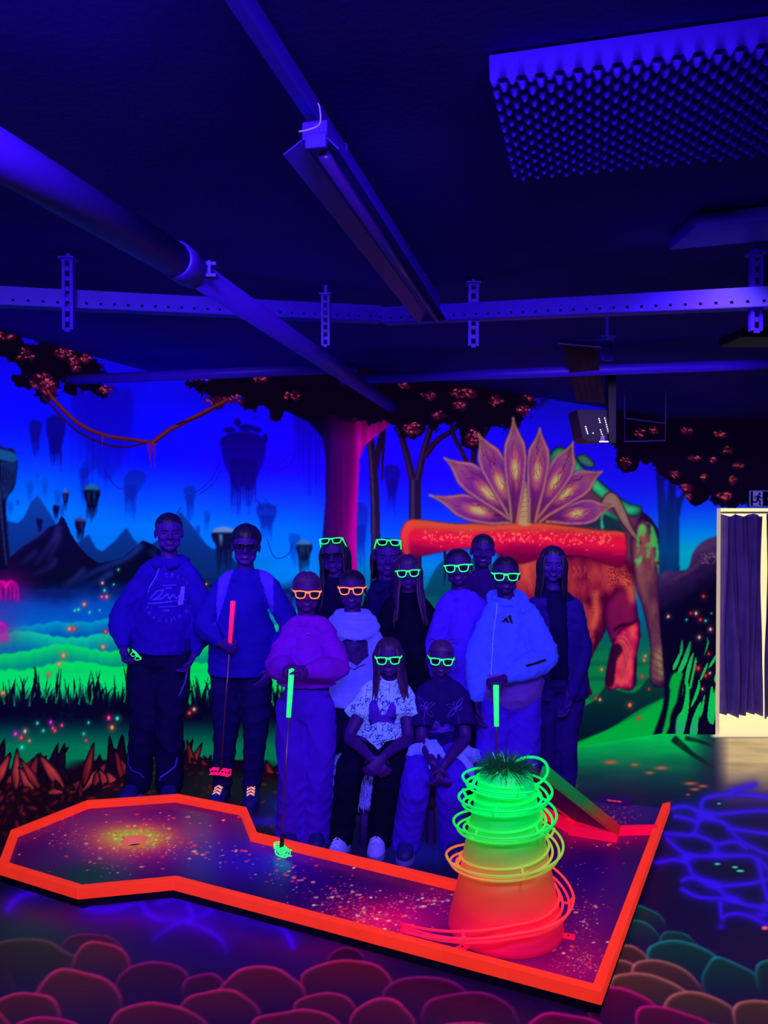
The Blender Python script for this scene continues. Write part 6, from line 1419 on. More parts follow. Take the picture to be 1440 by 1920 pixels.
# --- girl in pink sweater, hands on the green club
p3 = person('girl in pink sweater with orange glasses, both hands on top of a green club', dict(Y=4.10, head=(575, 1068, 1146), turn=(3, 4, 2), skin=(72, 12, 140), hips=(573, 0), hw=.078, vox=.0042,
    shL=(538, 1178), shR=(618, 1178), armL=dict(el=(520, 1250, 4.04), wr=(542, 1256, 3.86), d=(.75, -.45, .22), n=(.1, -.1, -1), t=(.2, -.9, -.1), curl=.85, thumb=.6), armR=dict(el=(634, 1252, 4.04), wr=(573, 1258, 3.84), d=(-.85, -.3, .35), n=(-.1, -.1, -1), t=(-.2, -.9, 0), curl=.75, thumb=.6), hand=.145,
    knL=(550, 1448, 4.05), anL=(546, 1556, 4.05), knR=(598, 1448, 4.05), anR=(596, 1556, 4.05),
    hair=dict(cap=dict(line=.076, side=-.03, nape=-.08, th=.10, part=.0), m=M_FAIRHAIR, wisps=[[(s_ * .066, -.05, .06), (s_ * .08, -.045, .0), (s_ * .083, -.03, -.06), (s_ * .07, -.02, -.11)] for s_ in (-1, 1)] + [[(s_ * .07, -.03, .05), (s_ * .086, -.02, -.01), (s_ * .085, -.005, -.08)] for s_ in (-1, 1)]),
    top=dict(name='sweater', m=CLOTH('pink_sweater', (108, 10, 204), .08), hem=1290, ease=.028, hemw=.160, bw=1.05, sleeve=1, sw=1.15, cuff=True, wr=.004, wf=.8),
    trousers=dict(name='wide_jeans', m=CLOTH('light_denim', (60, 14, 196), .04), ease=.022, flare=2.2, flarek=1.5, drop=.05, wr=.005), shoem=(M_DARKSHOE, M_SOLE, None)))
worn(p3, M_ORANGE, 'orange glasses on the girl in the pink sweater', 'glowing party glasses')
decal('sweater_badge', pin([[(-.007, -.007), (.007, -.007), (.007, .007), (-.007, .007)]]), (-.01, .01, -.01, .01), .0025, at(573, 1198, 3.9), X_, Z_, p3['tb'], M_DARKFRAME, p3['top'])
gA, gB = at(547, 1252, 3.80), at(541, 1345, 3.76); sE = onz(528, 1588, ZS + .045)
club(gA, gB, sE, M_GREEN, 'club with green grip under the hands of the girl in the pink sweater', (-.5, .85))

# --- kid in white cowl-neck tee with orange glasses
def cowl(mb, d):
    c = d['nb']; k = d['k']
    for j, (rx, z, r) in enumerate(((.096, .020, .024), (.122, -.008, .027), (.140, -.040, .026))):
        n_ = 26; P = [c + Vector((rx * k * 1.05 * math.cos(t), .004 + rx * k * (.95 if math.sin(t) > 0 else 1.08) * math.sin(t), z - .022 * (1 - math.sin(t)) + .006 * math.sin(3 * t + j))) for t in (2 * math.pi * i / n_ for i in range(n_ + 1))]
        loft(mb, P, [r * k] * len(P), n=8, sub=1)
p4 = person('child in white cowl-neck T-shirt with orange glasses, behind the pink sweater', dict(Y=4.36, head=(660, 1064, 1139), turn=(-3, 2, 0), skin=(60, 12, 140), hips=(664, 0), hw=.078,
    shL=(628, 1172), shR=(698, 1172), armL=dict(el=(612, 1250, 4.36), wr=(616, 1320, 4.32)), armR=dict(el=(716, 1250, 4.40), wr=(714, 1320, 4.40)), hand=.145,
    knL=(640, 1430, 4.34), anL=(638, 1525, 4.34), knR=(688, 1430, 4.36), anR=(690, 1525, 4.36),
    hair=dict(cap=dict(line=.075, side=-.02, nape=-.07, th=.05, part=None), bun=(0, .11, .05, .035), m=M_DARKHAIR),
    top=dict(name='cowl_tee', m=CLOTH('white_cotton', (84, 78, 255), .30), hem=1325, ease=.03, hemw=.155, bw=1.1, sleeve=.72, sw=1.2, flare=1.7, extra=[('cowl_collar', cowl)], wr=.005),
    trousers=dict(name='dark_trousers', m=CLOTH('dark_trouser', (16, 8, 70))), shoem=(M_DARKSHOE, M_SOLE, None)))
worn(p4, M_ORANGE, 'orange glasses on the child in the white cowl-neck T-shirt', 'glowing party glasses')
M_DPRINT = mat('dark_photo_print', (44, 10, 110), rough=.8, noise=(40, .5))
o_ = at(664, 1225, 4.2); q_ = 4.22 / FPX
decal('shirt_print', pin([[(-26 * q_, 16 * q_), (-12 * q_, 24 * q_), (0, 18 * q_), (12 * q_, 22 * q_), (25 * q_, 16 * q_), (27 * q_, -12 * q_), (16 * q_, -18 * q_), (4 * q_, -28 * q_), (-8 * q_, -20 * q_), (-26 * q_, -14 * q_)]]), (-30 * q_, 30 * q_, -30 * q_, 26 * q_), .003, o_, X_, Z_, p4['tb'], M_DPRINT, p4['top'])
decal('shirt_lettering', lines([[(-24 * q_, -26 * q_), (-18 * q_, -30 * q_), (-14 * q_, -25 * q_), (-8 * q_, -31 * q_), (0, -34 * q_), (6 * q_, -30 * q_), (12 * q_, -28 * q_), (20 * q_, -25 * q_)]], 2.6 * q_), (-28 * q_, 28 * q_, -36 * q_, -20 * q_), .0025, o_, X_, Z_, p4['tb'], M_DPRINT, p4['top'])

# --- woman with long black hair, glasses pushed up
p5 = person('woman with long black hair and green glasses pushed up, behind the pink sweater', dict(Y=4.66, head=(627, 1003, 1075), turn=(-12, 0, -4), smile=False, skin=(62, 14, 150), hips=(628, 0), hw=.085,
    shL=(588, 1110), shR=(664, 1112), armL=dict(el=(580, 1190, 4.68), wr=(584, 1270, 4.66)), armR=dict(el=(674, 1190, 4.68), wr=(672, 1270, 4.66)),
    knL=(606, 1366, 4.66), anL=(604, 1472, 4.68), knR=(650, 1366, 4.66), anR=(652, 1472, 4.68),
    hair=dict(cap=dict(line=.070, side=-.02, nape=-.08, th=.13, part=.0), locks=[dict(ends=.20, seed=5, front=.42, n=38, spread=.5)], m=M_DARKHAIR),
    top=dict(name='black_top', m=CLOTH('black_jersey', (16, 6, 72)), ease=.018, sleeve=1), trousers=dict(name='black_trousers', m=CLOTH('dark_trouser', (16, 8, 70)))))
perched(p5, M_GREEN, 'green glasses pushed up on the hair of the woman with long black hair', 'glowing party glasses')
worn(p5, M_DARKFRAME, 'thin dark spectacles on the woman with long black hair', 'dark spectacles', name='spectacles', cat='spectacles', r=.0016)
# --- person with glasses on the head, dark hoodie
p6 = person('person in dark zip hoodie with green glasses pushed up, beside the painted trunk', dict(Y=4.74, head=(726, 1006, 1080), turn=(4, 0, 2), skin=(64, 14, 160), hips=(728, 0), hw=.085,
    shL=(694, 1112), shR=(766, 1112), armL=dict(el=(684, 1190, 4.76), wr=(690, 1268, 4.72)), armR=dict(el=(776, 1190, 4.76), wr=(772, 1268, 4.72)),
    knL=(708, 1362, 4.74), anL=(706, 1464, 4.74), knR=(750, 1362, 4.74), anR=(752, 1464, 4.74),
    hair=dict(cap=dict(line=.072, side=-.02, nape=-.07, th=.08, part=.01), locks=[dict(ends=.03, seed=6, front=.1, n=20, r=.012, spread=.2)], m=M_DARKHAIR),
    top=dict(name='zip_hoodie', m=CLOTH('navy_hoodie', (22, 10, 100)), ease=.024, sleeve=1, extra=[('hood', hood)]), trousers=dict(name='navy_trousers', m=CLOTH('dark_trouser', (16, 8, 70)))))
perched(p6, M_GREEN, 'green glasses pushed up on the head of the person in the dark zip hoodie', 'glowing party glasses')
# --- girl with long hair, black top
p7 = person('girl with very long hair, black top and green glasses, in the middle of the group', dict(Y=4.48, head=(764, 1036, 1105), turn=(2, 0, -3), smile=False, skin=(62, 12, 140), hips=(768, 0), hw=.08,
    shL=(722, 1140), shR=(808, 1142), armL=dict(el=(708, 1220, 4.48), wr=(716, 1290, 4.44)), armR=dict(el=(828, 1222, 4.48), wr=(822, 1290, 4.44)), hand=.15,
    knL=(748, 1410, 4.46), anL=(746, 1500, 4.48), knR=(790, 1410, 4.46), anR=(792, 1500, 4.48),
    hair=dict(cap=dict(line=.066, side=-.03, nape=-.08, th=.12, part=.0), locks=[dict(ends=.20, seed=7, front=.5, n=44, spread=.9, yfront=-.055)], m=M_BROWNHAIR),
    top=dict(name='black_sweatshirt', m=CLOTH('black_fleece', (9, 3, 44)), ease=.026, sleeve=1, bw=1.1), trousers=dict(name='black_trousers', m=CLOTH('dark_trouser', (16, 8, 70)))))
worn(p7, M_GREEN, 'green glasses on the girl with very long hair and black top', 'glowing party glasses')
# --- girl in lilac top
p8 = person('girl in plain lilac long-sleeved top with green glasses, below the log painting', dict(Y=4.40, head=(859, 1024, 1098), turn=(-4, 0, -4), skin=(58, 10, 132), hips=(866, 0), hw=.08,
    shL=(826, 1132), shR=(904, 1132), armL=dict(el=(814, 1212, 4.42), wr=(824, 1286, 4.40)), armR=dict(el=(906, 1210, 4.46), wr=(900, 1290, 4.44)), hand=.15,
    knL=(842, 1410, 4.40), anL=(842, 1510, 4.40), knR=(888, 1410, 4.40), anR=(890, 1510, 4.40),
    hair=dict(cap=dict(line=.078, side=-.015, nape=-.07, th=.045, part=None), bun=(0, .115, .02, .035), m=M_DARKHAIR, wisps=[[(-.07, .02, .0), (-.085, .03, -.06), (-.09, .02, -.11)]]),
    top=dict(name='lilac_top', m=CLOTH('lilac_jersey', (62, 24, 235), .12), ease=.022, sleeve=1, bw=1.06, hem=1300), trousers=dict(name='dark_trousers', m=CLOTH('dark_trouser', (16, 8, 70)))))
worn(p8, M_GREEN, 'green glasses on the girl in the plain lilac top', 'glowing party glasses')
# --- person at the back
p9 = person('dark-haired person without glasses at the very back, in front of the log painting', dict(Y=4.86, head=(905, 999, 1064), turn=(3, 0, 3), skin=(54, 12, 130), hips=(905, 0), hw=.085, fem=False,
    shL=(872, 1092), shR=(940, 1094), armL=dict(el=(862, 1170, 4.88), wr=(868, 1246, 4.86)), armR=dict(el=(950, 1170, 4.88), wr=(944, 1246, 4.86)),
    knL=(886, 1344, 4.86), anL=(886, 1446, 4.86), knR=(926, 1344, 4.86), anR=(926, 1446, 4.86),
    hair=dict(cap=dict(line=.07, side=-.02, nape=-.06, th=.12, part=None), m=M_DARKHAIR),
    top=dict(name='dark_shirt', m=CLOTH('dark_violet_shirt', (40, 8, 110)), ease=.02, sleeve=1), trousers=dict(name='dark_trousers', m=CLOTH('dark_trouser', (16, 8, 70)))))
# --- girl in the pale jacket
def jacket_hood(mb, d):
    c = d['nb']; k = d['k']
    for a in range(-165, 166, 15):
        t = math.radians(a); loft(mb, [c + Vector((.076 * k * math.sin(t), .006 + .078 * k * math.cos(t), .000)), c + Vector((.080 * k * math.sin(t), .008 + .082 * k * math.cos(t), .040 * (.75 + .25 * math.cos(t))))], [.020 * k, .017 * k], n=9)
    loft(mb, [c + Vector((.02 * k, .10, .03)), c + Vector((.085 * k, .07, .03)), c + Vector((.105 * k, .0, -.005)), c + Vector((.085 * k, -.06, -.035))], [.03, .036, .03, .018], n=12)
    loft(mb, [c + Vector((-.02 * k, .10, .03)), c + Vector((-.08 * k, .07, .03)), c + Vector((-.095 * k, .02, -.005))], [.03, .034, .022], n=12)
p10 = person('girl in pale zipped hooded jacket with green glasses, fist on a club behind the cone', dict(Y=4.14, head=(948, 1038, 1113), turn=(2, 2, 0), smile=True, skin=(54, 10, 130), hips=(956, 0), hw=.08, vox=.0042,
    shL=(914, 1146), shR=(1000, 1146), armL=dict(el=(898, 1230, 4.14), wr=(896, 1314, 4.08), d=(0, -.1, -1), n=(.9, -.3, 0), t=(.2, -.9, 0), curl=.5), armR=dict(el=(1022, 1232, 4.06), wr=(946, 1272, 3.90), d=(-.85, -.35, -.1), n=(0, .1, -1), t=(-.2, -.95, .1), curl=1.35, thumb=1), hand=.15,
    knL=(924, 1432, 4.14), anL=(914, 1540, 4.16), knR=(978, 1432, 4.14), anR=(968, 1540, 4.16),
    hair=dict(cap=dict(line=.078, side=-.012, nape=-.07, th=.05, part=.0), bun=(0, .118, .03, .036), m=M_DARKHAIR),
    top=dict(name='hooded_jacket', m=CLOTH('white_shell_jacket', (50, 62, 255), .30), hem=1278, ease=.030, hemw=.168, bw=1.05, sleeve=1, sw=1.2, extra=[('hood', jacket_hood)], wr=.0052, neck=False),
    trousers=dict(name='lilac_trousers', m=CLOTH('lilac_trouser', (58, 18, 222), .06), ease=.026, flare=1.8, flarek=1.5, drop=.05), shoem=(M_WHITESHOE, M_SOLE, None)))
worn(p10, M_GREEN, 'green glasses on the girl in the pale hooded jacket', 'glowing party glasses')
o_ = at(959, 1168, 3.95); q_ = 3.96 / FPX; M_LOGO = mat('jacket_logo_black', (12, 6, 40), rough=.7)
decal('jacket_logo', pin([[(-13 * q_, -5 * q_), (-6 * q_, -1 * q_), (-4 * q_, -6 * q_), (-11 * q_, -6 * q_)], [(-7.5 * q_, -.5 * q_ + 1 * q_), (-1 * q_, 4.5 * q_), (3 * q_, -6.5 * q_), (-2 * q_, -6.5 * q_)], [(-.5 * q_, 5.5 * q_), (6 * q_, 9.5 * q_), (9.5 * q_, -7 * q_), (4.6 * q_, -7 * q_)]]), (-15 * q_, 12 * q_, -8 * q_, 11 * q_), .0016, o_, X_, Z_, p10['tb'], M_LOGO, p10['top'], .004)
M_SEAM = mat('jacket_seam', (100, 110, 255), rough=.8, emit=.35)
decal('zip', lines([[(-17 * q_, 46 * q_), (-20 * q_, 20 * q_), (-26 * q_, -20 * q_), (-31 * q_, -70 * q_), (-33 * q_, -105 * q_)]], 2.2 * q_), (-40 * q_, -10 * q_, -110 * q_, 50 * q_), .0022, o_, X_, Z_, p10['tb'], M_SEAM, p10['top'], .004)
decal('sleeve_stripe', pin([[(22 * q_, -76 * q_), (66 * q_, -68 * q_), (68 * q_, -73 * q_), (26 * q_, -80 * q_)]]), (18 * q_, 70 * q_, -84 * q_, -62 * q_), .0025, o_, X_, Z_, p10['tb'], M_LOGO, p10['top'], .004)
h0 = at(956, 1284, 4.14); m = MB(); loft(m, [Vector((h0.x, 4.14, h0.z - .018)), Vector((h0.x, 4.14, h0.z + .026))], [(.176, .132), (.180, .136)], side=(1, 0, 0), n=32); me_ = remesh(m, .008, 3); wrinkle(me_, .0025, 2); link('hem_band', me_, CLOTH('jacket_rib', (86, 44, 190), .1), p10['top'], True)
gA, gB = at(930, 1284, 3.84), at(931, 1362, 3.80); sE = onz(926, 1612, ZS + .045)
club(gA, gB, sE, M_GREEN, 'club with green grip held by the girl in the pale jacket, behind the cone', (-.7, -.5))
# --- woman in cardigan on the right
def open_front(mb, d): pass
p11 = person('woman with shoulder-length hair, dark top and open navy cardigan, far right of the group', dict(Y=4.56, head=(1036, 1021, 1091), turn=(6, 0, 2), skin=(62, 16, 165), hips=(1044, 0), hw=.09, girth=1.05,
    shL=(1002, 1130), shR=(1078, 1132), armL=dict(el=(994, 1210, 4.58), wr=(1000, 1290, 4.54)), armR=dict(el=(1090, 1220, 4.54), wr=(1066, 1302, 4.46), d=(-.25, -.25, -.9), n=(-.8, -.4, 0), t=(-.3, -.9, 0), curl=.4),
    knL=(1022, 1380, 4.54), anL=(1022, 1478, 4.56), knR=(1062, 1380, 4.54), anR=(1062, 1478, 4.56),
    hair=dict(cap=dict(line=.072, side=-.03, nape=-.08, th=.14, part=.012), locks=[dict(ends=.10, seed=11, front=.48, n=40, spread=.5, yfront=-.02)], m=M_DARKHAIR),
    top=dict(name='black_top', m=CLOTH('black_jersey', (16, 6, 72)), ease=.012, sleeve=0, neckh=-.02), trousers=dict(name='jeans', m=CLOTH('denim_violet', (38, 12, 130)))))
# cardigan as a second garment
def cardigan(P, m):
    mb = MB(); s, up, mid, bx, Y = P['s'], P['up'], P['mid'], P['bx'], P['Y']; sw = (P['arms']['R'][0] - P['arms']['L'][0]).length / 2
    z0 = at(bx, 1306, Y).z; zs_ = [z0, z0 + .2, z0 + .4, up - .10, up - .02]
    loft(mb, [Vector((bx if i < 2 else mid.x, Y, z)) for i, z in enumerate(zs_)], [(.19, .14), (.18, .13), (.165, .125), (sw + .012, .115), (sw * .9, .09)], side=(1, 0, 0), n=28, round_=False)
    for sh, el, wr in P['arms'].values(): loft(mb, [sh, sh.lerp(el, .5), el, el.lerp(wr, .5), wr], [.072, .070, .066, .062, .05], n=16)
    loft(mb, [P['arms']['L'][0], mid + Vector((0, .02, .03)), P['arms']['R'][0]], [.066, .06, .066], n=14)
    me = remesh(mb, .008, 6); wrinkle(me, .004, 11)
    bm = bmesh.new(); bm.from_mesh(me)
    kill = [f for f in bm.faces if f.calc_center_median().y < Y - .02 and abs(f.calc_center_median().x - (mid.x + .002)) < .052 + .03 * max(0, (f.calc_center_median().z - up + .14)) and f.calc_center_median().x < mid.x + .5]
    bmesh.ops.delete(bm, geom=kill, context='FACES'); bm.to_mesh(me); bm.free()
    o = link('cardigan', me, m, P['root'], True); md = o.modifiers.new('thickness', 'SOLIDIFY'); md.thickness = .006; md.offset = -1
    return o
cardigan(p11, CLOTH('navy_cardigan', (34, 14, 130)))

# --- two seated girls
def strip_sleeve(mb, d): pass
p12 = person('seated girl with long hair, patterned white T-shirt, black trousers and green glasses, hands clasped', dict(Y=4.06, head=(729, 1192, 1266), turn=(-2, 3, -2), skin=(60, 10, 140), seated=True, s=.86, vox=.0042, hips=(716, 0), hipz=.49, hipY=4.20, hw=.085,
    shL=(680, 1300, 4.10), shR=(768, 1300, 4.10), armL=dict(el=(655, 1382, 3.98), wr=(694, 1420, 3.78), d=(.6, -.35, -.55), n=(.5, .2, -.5), t=(.4, -.8, .4), curl=.7, thumb=.5), armR=dict(el=(764, 1384, 3.98), wr=(720, 1418, 3.76), d=(-.6, -.3, -.6), n=(-.5, .2, -.5), t=(-.3, -.8, .4), curl=.7, thumb=.5), hand=.15,
    knL=(656, 1446, 3.86), anL=(640, 1566, 3.92), knR=(728, 1448, 3.86), anR=(709, 1580, 3.98), ftL=(-.25, -1), ftR=(-.1, -1), shoe=.23,
    hair=dict(cap=dict(line=.07, side=-.03, nape=-.08, th=.11, part=.0), locks=[dict(ends=.12, seed=12, front=.5, n=42, spread=.75, yfront=-.03)], m=M_BROWNHAIR),
    top=dict(name='patterned_tee', m=CLOTH('white_tee', (96, 112, 255), .55), hem=1414, ease=.022, hemw=.15, sleeve=.5, sw=1.2, flare=1.6, wr=.0036), trousers=dict(name='black_trousers', m=CLOTH('black_trouser', (9, 4, 50)), ease=.022, flare=1.2, drop=.0), shoem=(M_WHITESHOE, M_SOLE, M_LACEW)))
worn(p12, M_GREEN, 'green glasses on the seated girl in the patterned white T-shirt', 'glowing party glasses')
p13 = person('seated girl in dark T-shirt with palm print, pale trousers and green glasses, beside the cone', dict(Y=4.06, head=(827, 1196, 1267), turn=(2, 3, 3), skin=(60, 10, 140), seated=True, s=.86, vox=.0042, hips=(822, 0), hipz=.49, hipY=4.20, hw=.085,
    shL=(786, 1302, 4.10), shR=(872, 1302, 4.10), armL=dict(el=(791, 1386, 4.00), wr=(812, 1430, 3.80), d=(.3, -.35, -.8), n=(.6, .2, -.3), t=(.3, -.9, .1), curl=.6, thumb=.4), armR=dict(el=(872, 1384, 4.00), wr=(834, 1432, 3.79), d=(-.35, -.3, -.8), n=(-.6, .2, -.3), t=(-.3, -.9, .1), curl=.6, thumb=.4), hand=.15,
    knL=(780, 1462, 3.86), anL=(762, 1582, 3.94), knR=(846, 1462, 3.86), anR=(848, 1590, 3.96), ftL=(-.1, -1), ftR=(.05, -1), shoe=.23,
    hair=dict(cap=dict(line=.072, side=-.02, nape=-.07, th=.08, part=None), bun=(.01, .10, .06, .034), m=M_FAIRHAIR, wisps=[[(s_ * .07, -.03, .04), (s_ * .09, -.03, -.02), (s_ * .085, -.01, -.09)] for s_ in (-1, 1)] + [[(.03, -.02, .11), (.05, 0, .128), (.085, .02, .122)], [(.05, .0, .1), (.08, .02, .105), (.10, .03, .09)], [(-.03, .0, .11), (-.06, .02, .118), (-.085, .03, .1)]]),
    top=dict(name='dark_tee', m=CLOTH('dark_tee', (26, 8, 104)), hem=1412, ease=.022, hemw=.15, sleeve=.72, sw=1.2, flare=1.3, wr=.0034), trousers=dict(name='pale_trousers', m=CLOTH('pale_trouser', (52, 14, 212), .06), ease=.022, flare=1.7, flarek=1.3, drop=.03), shoem=(M_DARKSHOE, M_SOLE, None)))
worn(p13, M_GREEN, 'green glasses on the seated girl in the dark T-shirt', 'glowing party glasses')
# prints on the seated girls' shirts
o_ = at(718, 1350, 3.95); q_ = 3.95 / FPX
M_SCRIB = mat('blue_line_print', (40, 16, 170), rough=.8)
rs = random.Random(8); sc_ = []
for k_ in range(230):
    x, y = rs.uniform(-62, 58), rs.uniform(-66, 66); a = rs.uniform(0, 6.28); pts = [(x, y)]
    for j_ in range(5): a += rs.uniform(-1.4, 1.4); x += 3.2 * math.cos(a); y += 3.2 * math.sin(a); pts.append((x, y))
    sc_.append([(u_ * q_, v_ * q_) for u_, v_ in pts])
decal('line_print', lines(sc_, 1.5 * q_), (-68 * q_, 64 * q_, -72 * q_, 72 * q_), .002, o_, X_, Z_, p12['tb'], M_SCRIB, p12['top'], .002)
bow = [[(0, -2), (-6, 8), (-12, 26), (-20, 30), (-27, 22), (-28, -8), (-24, -22), (-8, -14)], [(0, -2), (6, 6), (14, 24), (20, 26), (25, 18), (26, -6), (22, -20), (8, -14)], [(-6, 2), (6, 2), (6, -14), (-6, -14)]]
decal('bow_print', pin([[(x * q_, y * q_) for x, y in p] for p in bow]), (-30 * q_, 30 * q_, -26 * q_, 34 * q_), .0022, o_, X_, Z_, p12['tb'], mat('violet_bow_print', (70, 16, 200), rough=.8), p12['top'], .0035)
o_ = at(826, 1340, 3.95); M_PALM = mat('palm_outline_print', (66, 22, 190), rough=.8, emit=.1)
bl = []
for cx_, cy_, sg in ((-27, 6, 1), (32, 4, -1)):
    for an, L_ in ((125, 22), (20, 20), (-48, 24), (75, 10), (165, 12)):
        a = math.radians(an if sg > 0 else 180 - an); d_ = (math.cos(a), math.sin(a)); n_ = (-d_[1], d_[0])
        bl.append([((cx_ + d_[0] * L_ * t + n_[0] * w_) * q_, (cy_ + d_[1] * L_ * t + n_[1] * w_) * q_) for t, w_ in ((0, 0), (.35, 3), (.75, 2.6), (1, 0), (.75, -2.6), (.35, -3), (0, 0))])
    bl.append([(cx_ * q_, cy_ * q_), ((cx_ - 4 * sg) * q_, (cy_ - 18) * q_), ((cx_ - 1 * sg) * q_, (cy_ - 38) * q_)])
decal('palm_print', lines(bl, 1.8 * q_), (-56 * q_, 60 * q_, -40 * q_, 32 * q_), .002, o_, X_, Z_, p13['tb'], M_PALM, p13['top'], .0025)
hut = [[(-22, -34), (-22, -46), (28, -44), (34, -32)], [(-18, -34), (-14, -24), (-8, -18), (0, -24), (4, -34)], [(8, -33), (10, -26), (20, -27), (28, -25), (30, -32)]]
decal('block_print', pin([[(x * q_, y * q_) for x, y in p] for p in hut]), (-26 * q_, 38 * q_, -48 * q_, -14 * q_), .0022, o_, X_, Z_, p13['tb'], M_PALM, p13['top'], .0025)
# white shirt tied round the waist of the right seated girl
mb = MB()
def knot(pts, r): loft(mb, [at(*p) for p in pts], r, n=12)
knot([(770, 1432, 3.98), (776, 1408, 3.96), (796, 1404, 3.92), (806, 1418, 3.88)], [.03, .035, .03, .02]); knot([(757, 1446, 3.94), (766, 1430, 3.96)], [.016, .03])
knot([(800, 1396, 3.96), (806, 1400, 3.90), (812, 1420, 3.84), (806, 1438, 3.82)], [.03, .028, .024, .008]); knot([(812, 1392, 3.94), (824, 1404, 3.88), (834, 1424, 3.84)], [.02, .018, .01])
knot([(846, 1424, 3.92), (862, 1410, 3.96), (874, 1412, 4.0)], [.02, .034, .03]); knot([(862, 1420, 3.92), (880, 1440, 3.90), (888, 1462, 3.90)], [.03, .026, .012]); knot([(872, 1404, 4.04), (890, 1420, 4.1), (850, 1420, 4.32), (790, 1420, 4.32), (766, 1416, 4.1)], [.03, .032, .035, .035, .03])
me_ = remesh(mb, .006, 4); wrinkle(me_, .006, 5, 1.3); link('tied_shirt', me_, CLOTH('white_shirt', (84, 84, 255), .32), p13['root'], True)
# ------------------------------------------------------------------ stools with fur covers
def stool(x, y, h, fur_m, label, legs):
    root = empty('stool', (x, y, 0), label, 'stool', 'fur covered stools')
    wood = mat('stool_wood', (70, 26, 150), rough=.6, noise=(14, .25))
    MB().tube([(x, y, h - .035), (x, y, h)], .15, 28).build('seat', wood, root, True)
    for dx, dy in legs: MB().tube([(x + dx * .8, y + dy * .8, h - .03), (x + dx, y + dy, 0)], [.022, .026], 12).build('leg', wood, root, True)
    rg = random.Random(int(x * 100)); mb = MB()
    mb.tube([(x, y, h), (x, y, h + .012), (x, y, h + .02)], [.168, .165, .13], 28)
    for k in range(2600):
        a = rg.uniform(0, 6.283); z = h + .015 - rg.random() ** .8 * .17; r = .166 + rg.uniform(0, .012)
        if abs((a + 1.57 + 3.14) % 6.283 - 3.14) > 2.6 and z < h - .06: pass
        p = Vector((x + r * math.cos(a), y + r * math.sin(a), z)); o = Vector((math.cos(a), math.sin(a), 0)); w = Vector((-math.sin(a), math.cos(a), 0)) * .0022
        L = rg.uniform(.03, .06); q = p + o * .016 + Vector((rg.uniform(-.008, .008), rg.uniform(-.004, .004), -L * .6)); e = p + o * .012 + Vector((rg.uniform(-.012, .012), 0, -L))
        mb.add([p - w, p + w, q + w, q - w, e], [(0, 1, 2, 3), (3, 2, 4)])
    c = mb.build('fur_cover', fur_m, root); return root
stool(at(684, 1400, 4.12).x, 4.12, .40, mat('pale_fur', (92, 84, 236), rough=.9, emit=.2, noise=(60, .3)), 'stool with white fur cover under the seated girl in the patterned T-shirt', [(-.0, -.10), (-.1, .08), (.1, .08)])
stool(at(806, 1400, 4.14).x, 4.14, .40, mat('brown_fur', (58, 20, 84), rough=.9, noise=(60, .4)), 'stool with brown fur cover under the seated girl in the dark T-shirt', [(.0, -.10), (-.1, .08), (.1, .08)])
# ------------------------------------------------------------------ curtain, exit sign
def curtain(x0, x1, y, ztop, zbot, label, seed):
    root = None; n, r = 150, 60; P = np.zeros((r, n, 3)); rg = np.random.RandomState(seed)
    u = np.linspace(0, 1, n)[None, :]; v = np.linspace(0, 1, r)[:, None]
    P[..., 0] = x0 + (x1 - x0) * u + .012 * np.sin(v * 5 + u * 9)
    am = .022 + .012 * v
    P[..., 1] = y + am * np.sin(u * (x1 - x0) * 88 + seed + 1.2 * np.sin(v * 2.4 + u * 5)) + .012 * np.sin(u * 23 + v * 3) + .006 * np.sin(u * (x1 - x0) * 190 + 3 * np.sin(v * 4 + u * 7))
    sag = .022 * np.abs(np.sin(u * 3.14 * 2.6)) ** 1.5
    P[..., 2] = (ztop - sag) * (1 - v) + (zbot + .012 * np.sin(u * 9 + seed)) * v
    me = grid_mesh('curtain', P); o = link('curtain', me, CURT, None, True); md = o.modifiers.new('cloth', 'SOLIDIFY'); md.thickness = .003
    return tag(o, label, 'curtain', 'doorway curtains')
CURT = mat('violet_curtain', (116, 92, 176), rough=.9, spec=.05, noise=(8, .15), bump=(300, .1))
cz = lambda y: at(1390, y, 5.93).z
curtain(at(1349, 1100, 5.93).x, at(1427, 1100, 5.93).x, 5.93, cz(963), cz(1340), 'violet curtain panel hanging in the lit doorway, left of the gap', 1)
curtain(at(1434, 1100, 5.95).x, 3.24, 5.95, cz(963), cz(1344), 'violet curtain panel at the right edge, right of the bright gap', 4)
m = MB(); m.tube([(D.x, 5.94, cz(961)), (E.x, 5.94, cz(961))], .008, 10); tag(m.build('curtain_rod', mat('pale_rod', (200, 190, 150), rough=.5)), 'thin curtain rod across the top of the lit doorway', 'curtain rod')
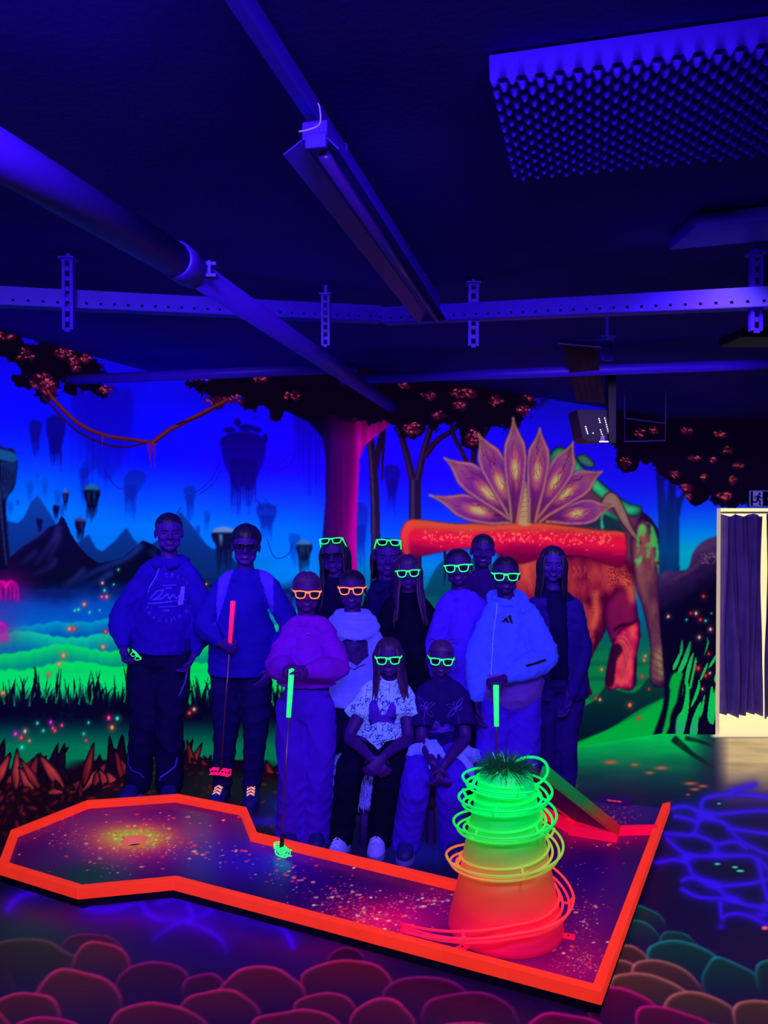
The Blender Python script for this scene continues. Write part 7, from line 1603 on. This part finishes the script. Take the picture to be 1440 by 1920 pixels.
# exit sign: dark panel with pale outline, door field and running figure
ex = empty('exit_sign', at(1424, 934, 5.84), 'dark emergency exit sign with running figure above the doorway curtain', 'exit sign')
M_PANEL = mat('sign_panel_dark', (18, 8, 70), rough=.4); M_SIGN = mat('sign_line_glow', (104, 96, 205), rough=.5, emit=.55)
Y_ = 5.835; sq = lambda x, y, yy=Y_: at(x, y, yy)
a, b = sq(1404, 918), sq(1475, 951); m = MB(); m.box(((a.x + b.x) / 2, Y_ + .02, (a.z + b.z) / 2), (b.x - a.x, .03, a.z - b.z)); m.build('panel', M_PANEL, ex, bevel=.004)
m = MB()
for p, q in (((1406, 920), (1473, 921)), ((1406, 949), (1473, 950)), ((1406, 920), (1407, 950)), ((1472, 920), (1473, 950))):
    a, b = sq(*p), sq(*q); m.box(((a.x + b.x) / 2, Y_ + .002, (a.z + b.z) / 2), (max(b.x - a.x, .004), .006, max(a.z - b.z, .004)))
m.build('outline', M_SIGN, ex)
a, b = sq(1412.5, 921.5), sq(1430, 948.5); m = MB(); m.box(((a.x + b.x) / 2, Y_ + .002, (a.z + b.z) / 2), (b.x - a.x, .006, a.z - b.z)); m.build('door_field', M_SIGN, ex)
m = MB(); f = lambda x, y: sq(x, y, Y_ - .004)
def limb2(pts, w): m.tube([f(*p) for p in pts], w, 8)
ellip(m, f(1424.2, 926), (.009, .004, .010)); limb2([(1422.5, 929), (1420.5, 937)], .010); limb2([(1422.5, 929.5), (1417, 930.5), (1414.5, 935)], .0045); limb2([(1423, 929.5), (1426.5, 934), (1431, 932.5)], .0045); limb2([(1421, 937), (1425.5, 940), (1424, 945), (1426, 947.5)], .0058); limb2([(1420.5, 937), (1418.5, 941.5), (1410.5, 941)], .0058); limb2([(1410.5, 941), (1410, 945)], .004)
m.build('running_figure', M_PANEL, ex, True)
m = MB()
for p in ([(1440, 935), (1462, 935)], [(1455, 929), (1462, 935), (1455, 941)]): m.tube([f(*q) for q in p], .008, 8)
m.build('arrow', M_SIGN, ex)
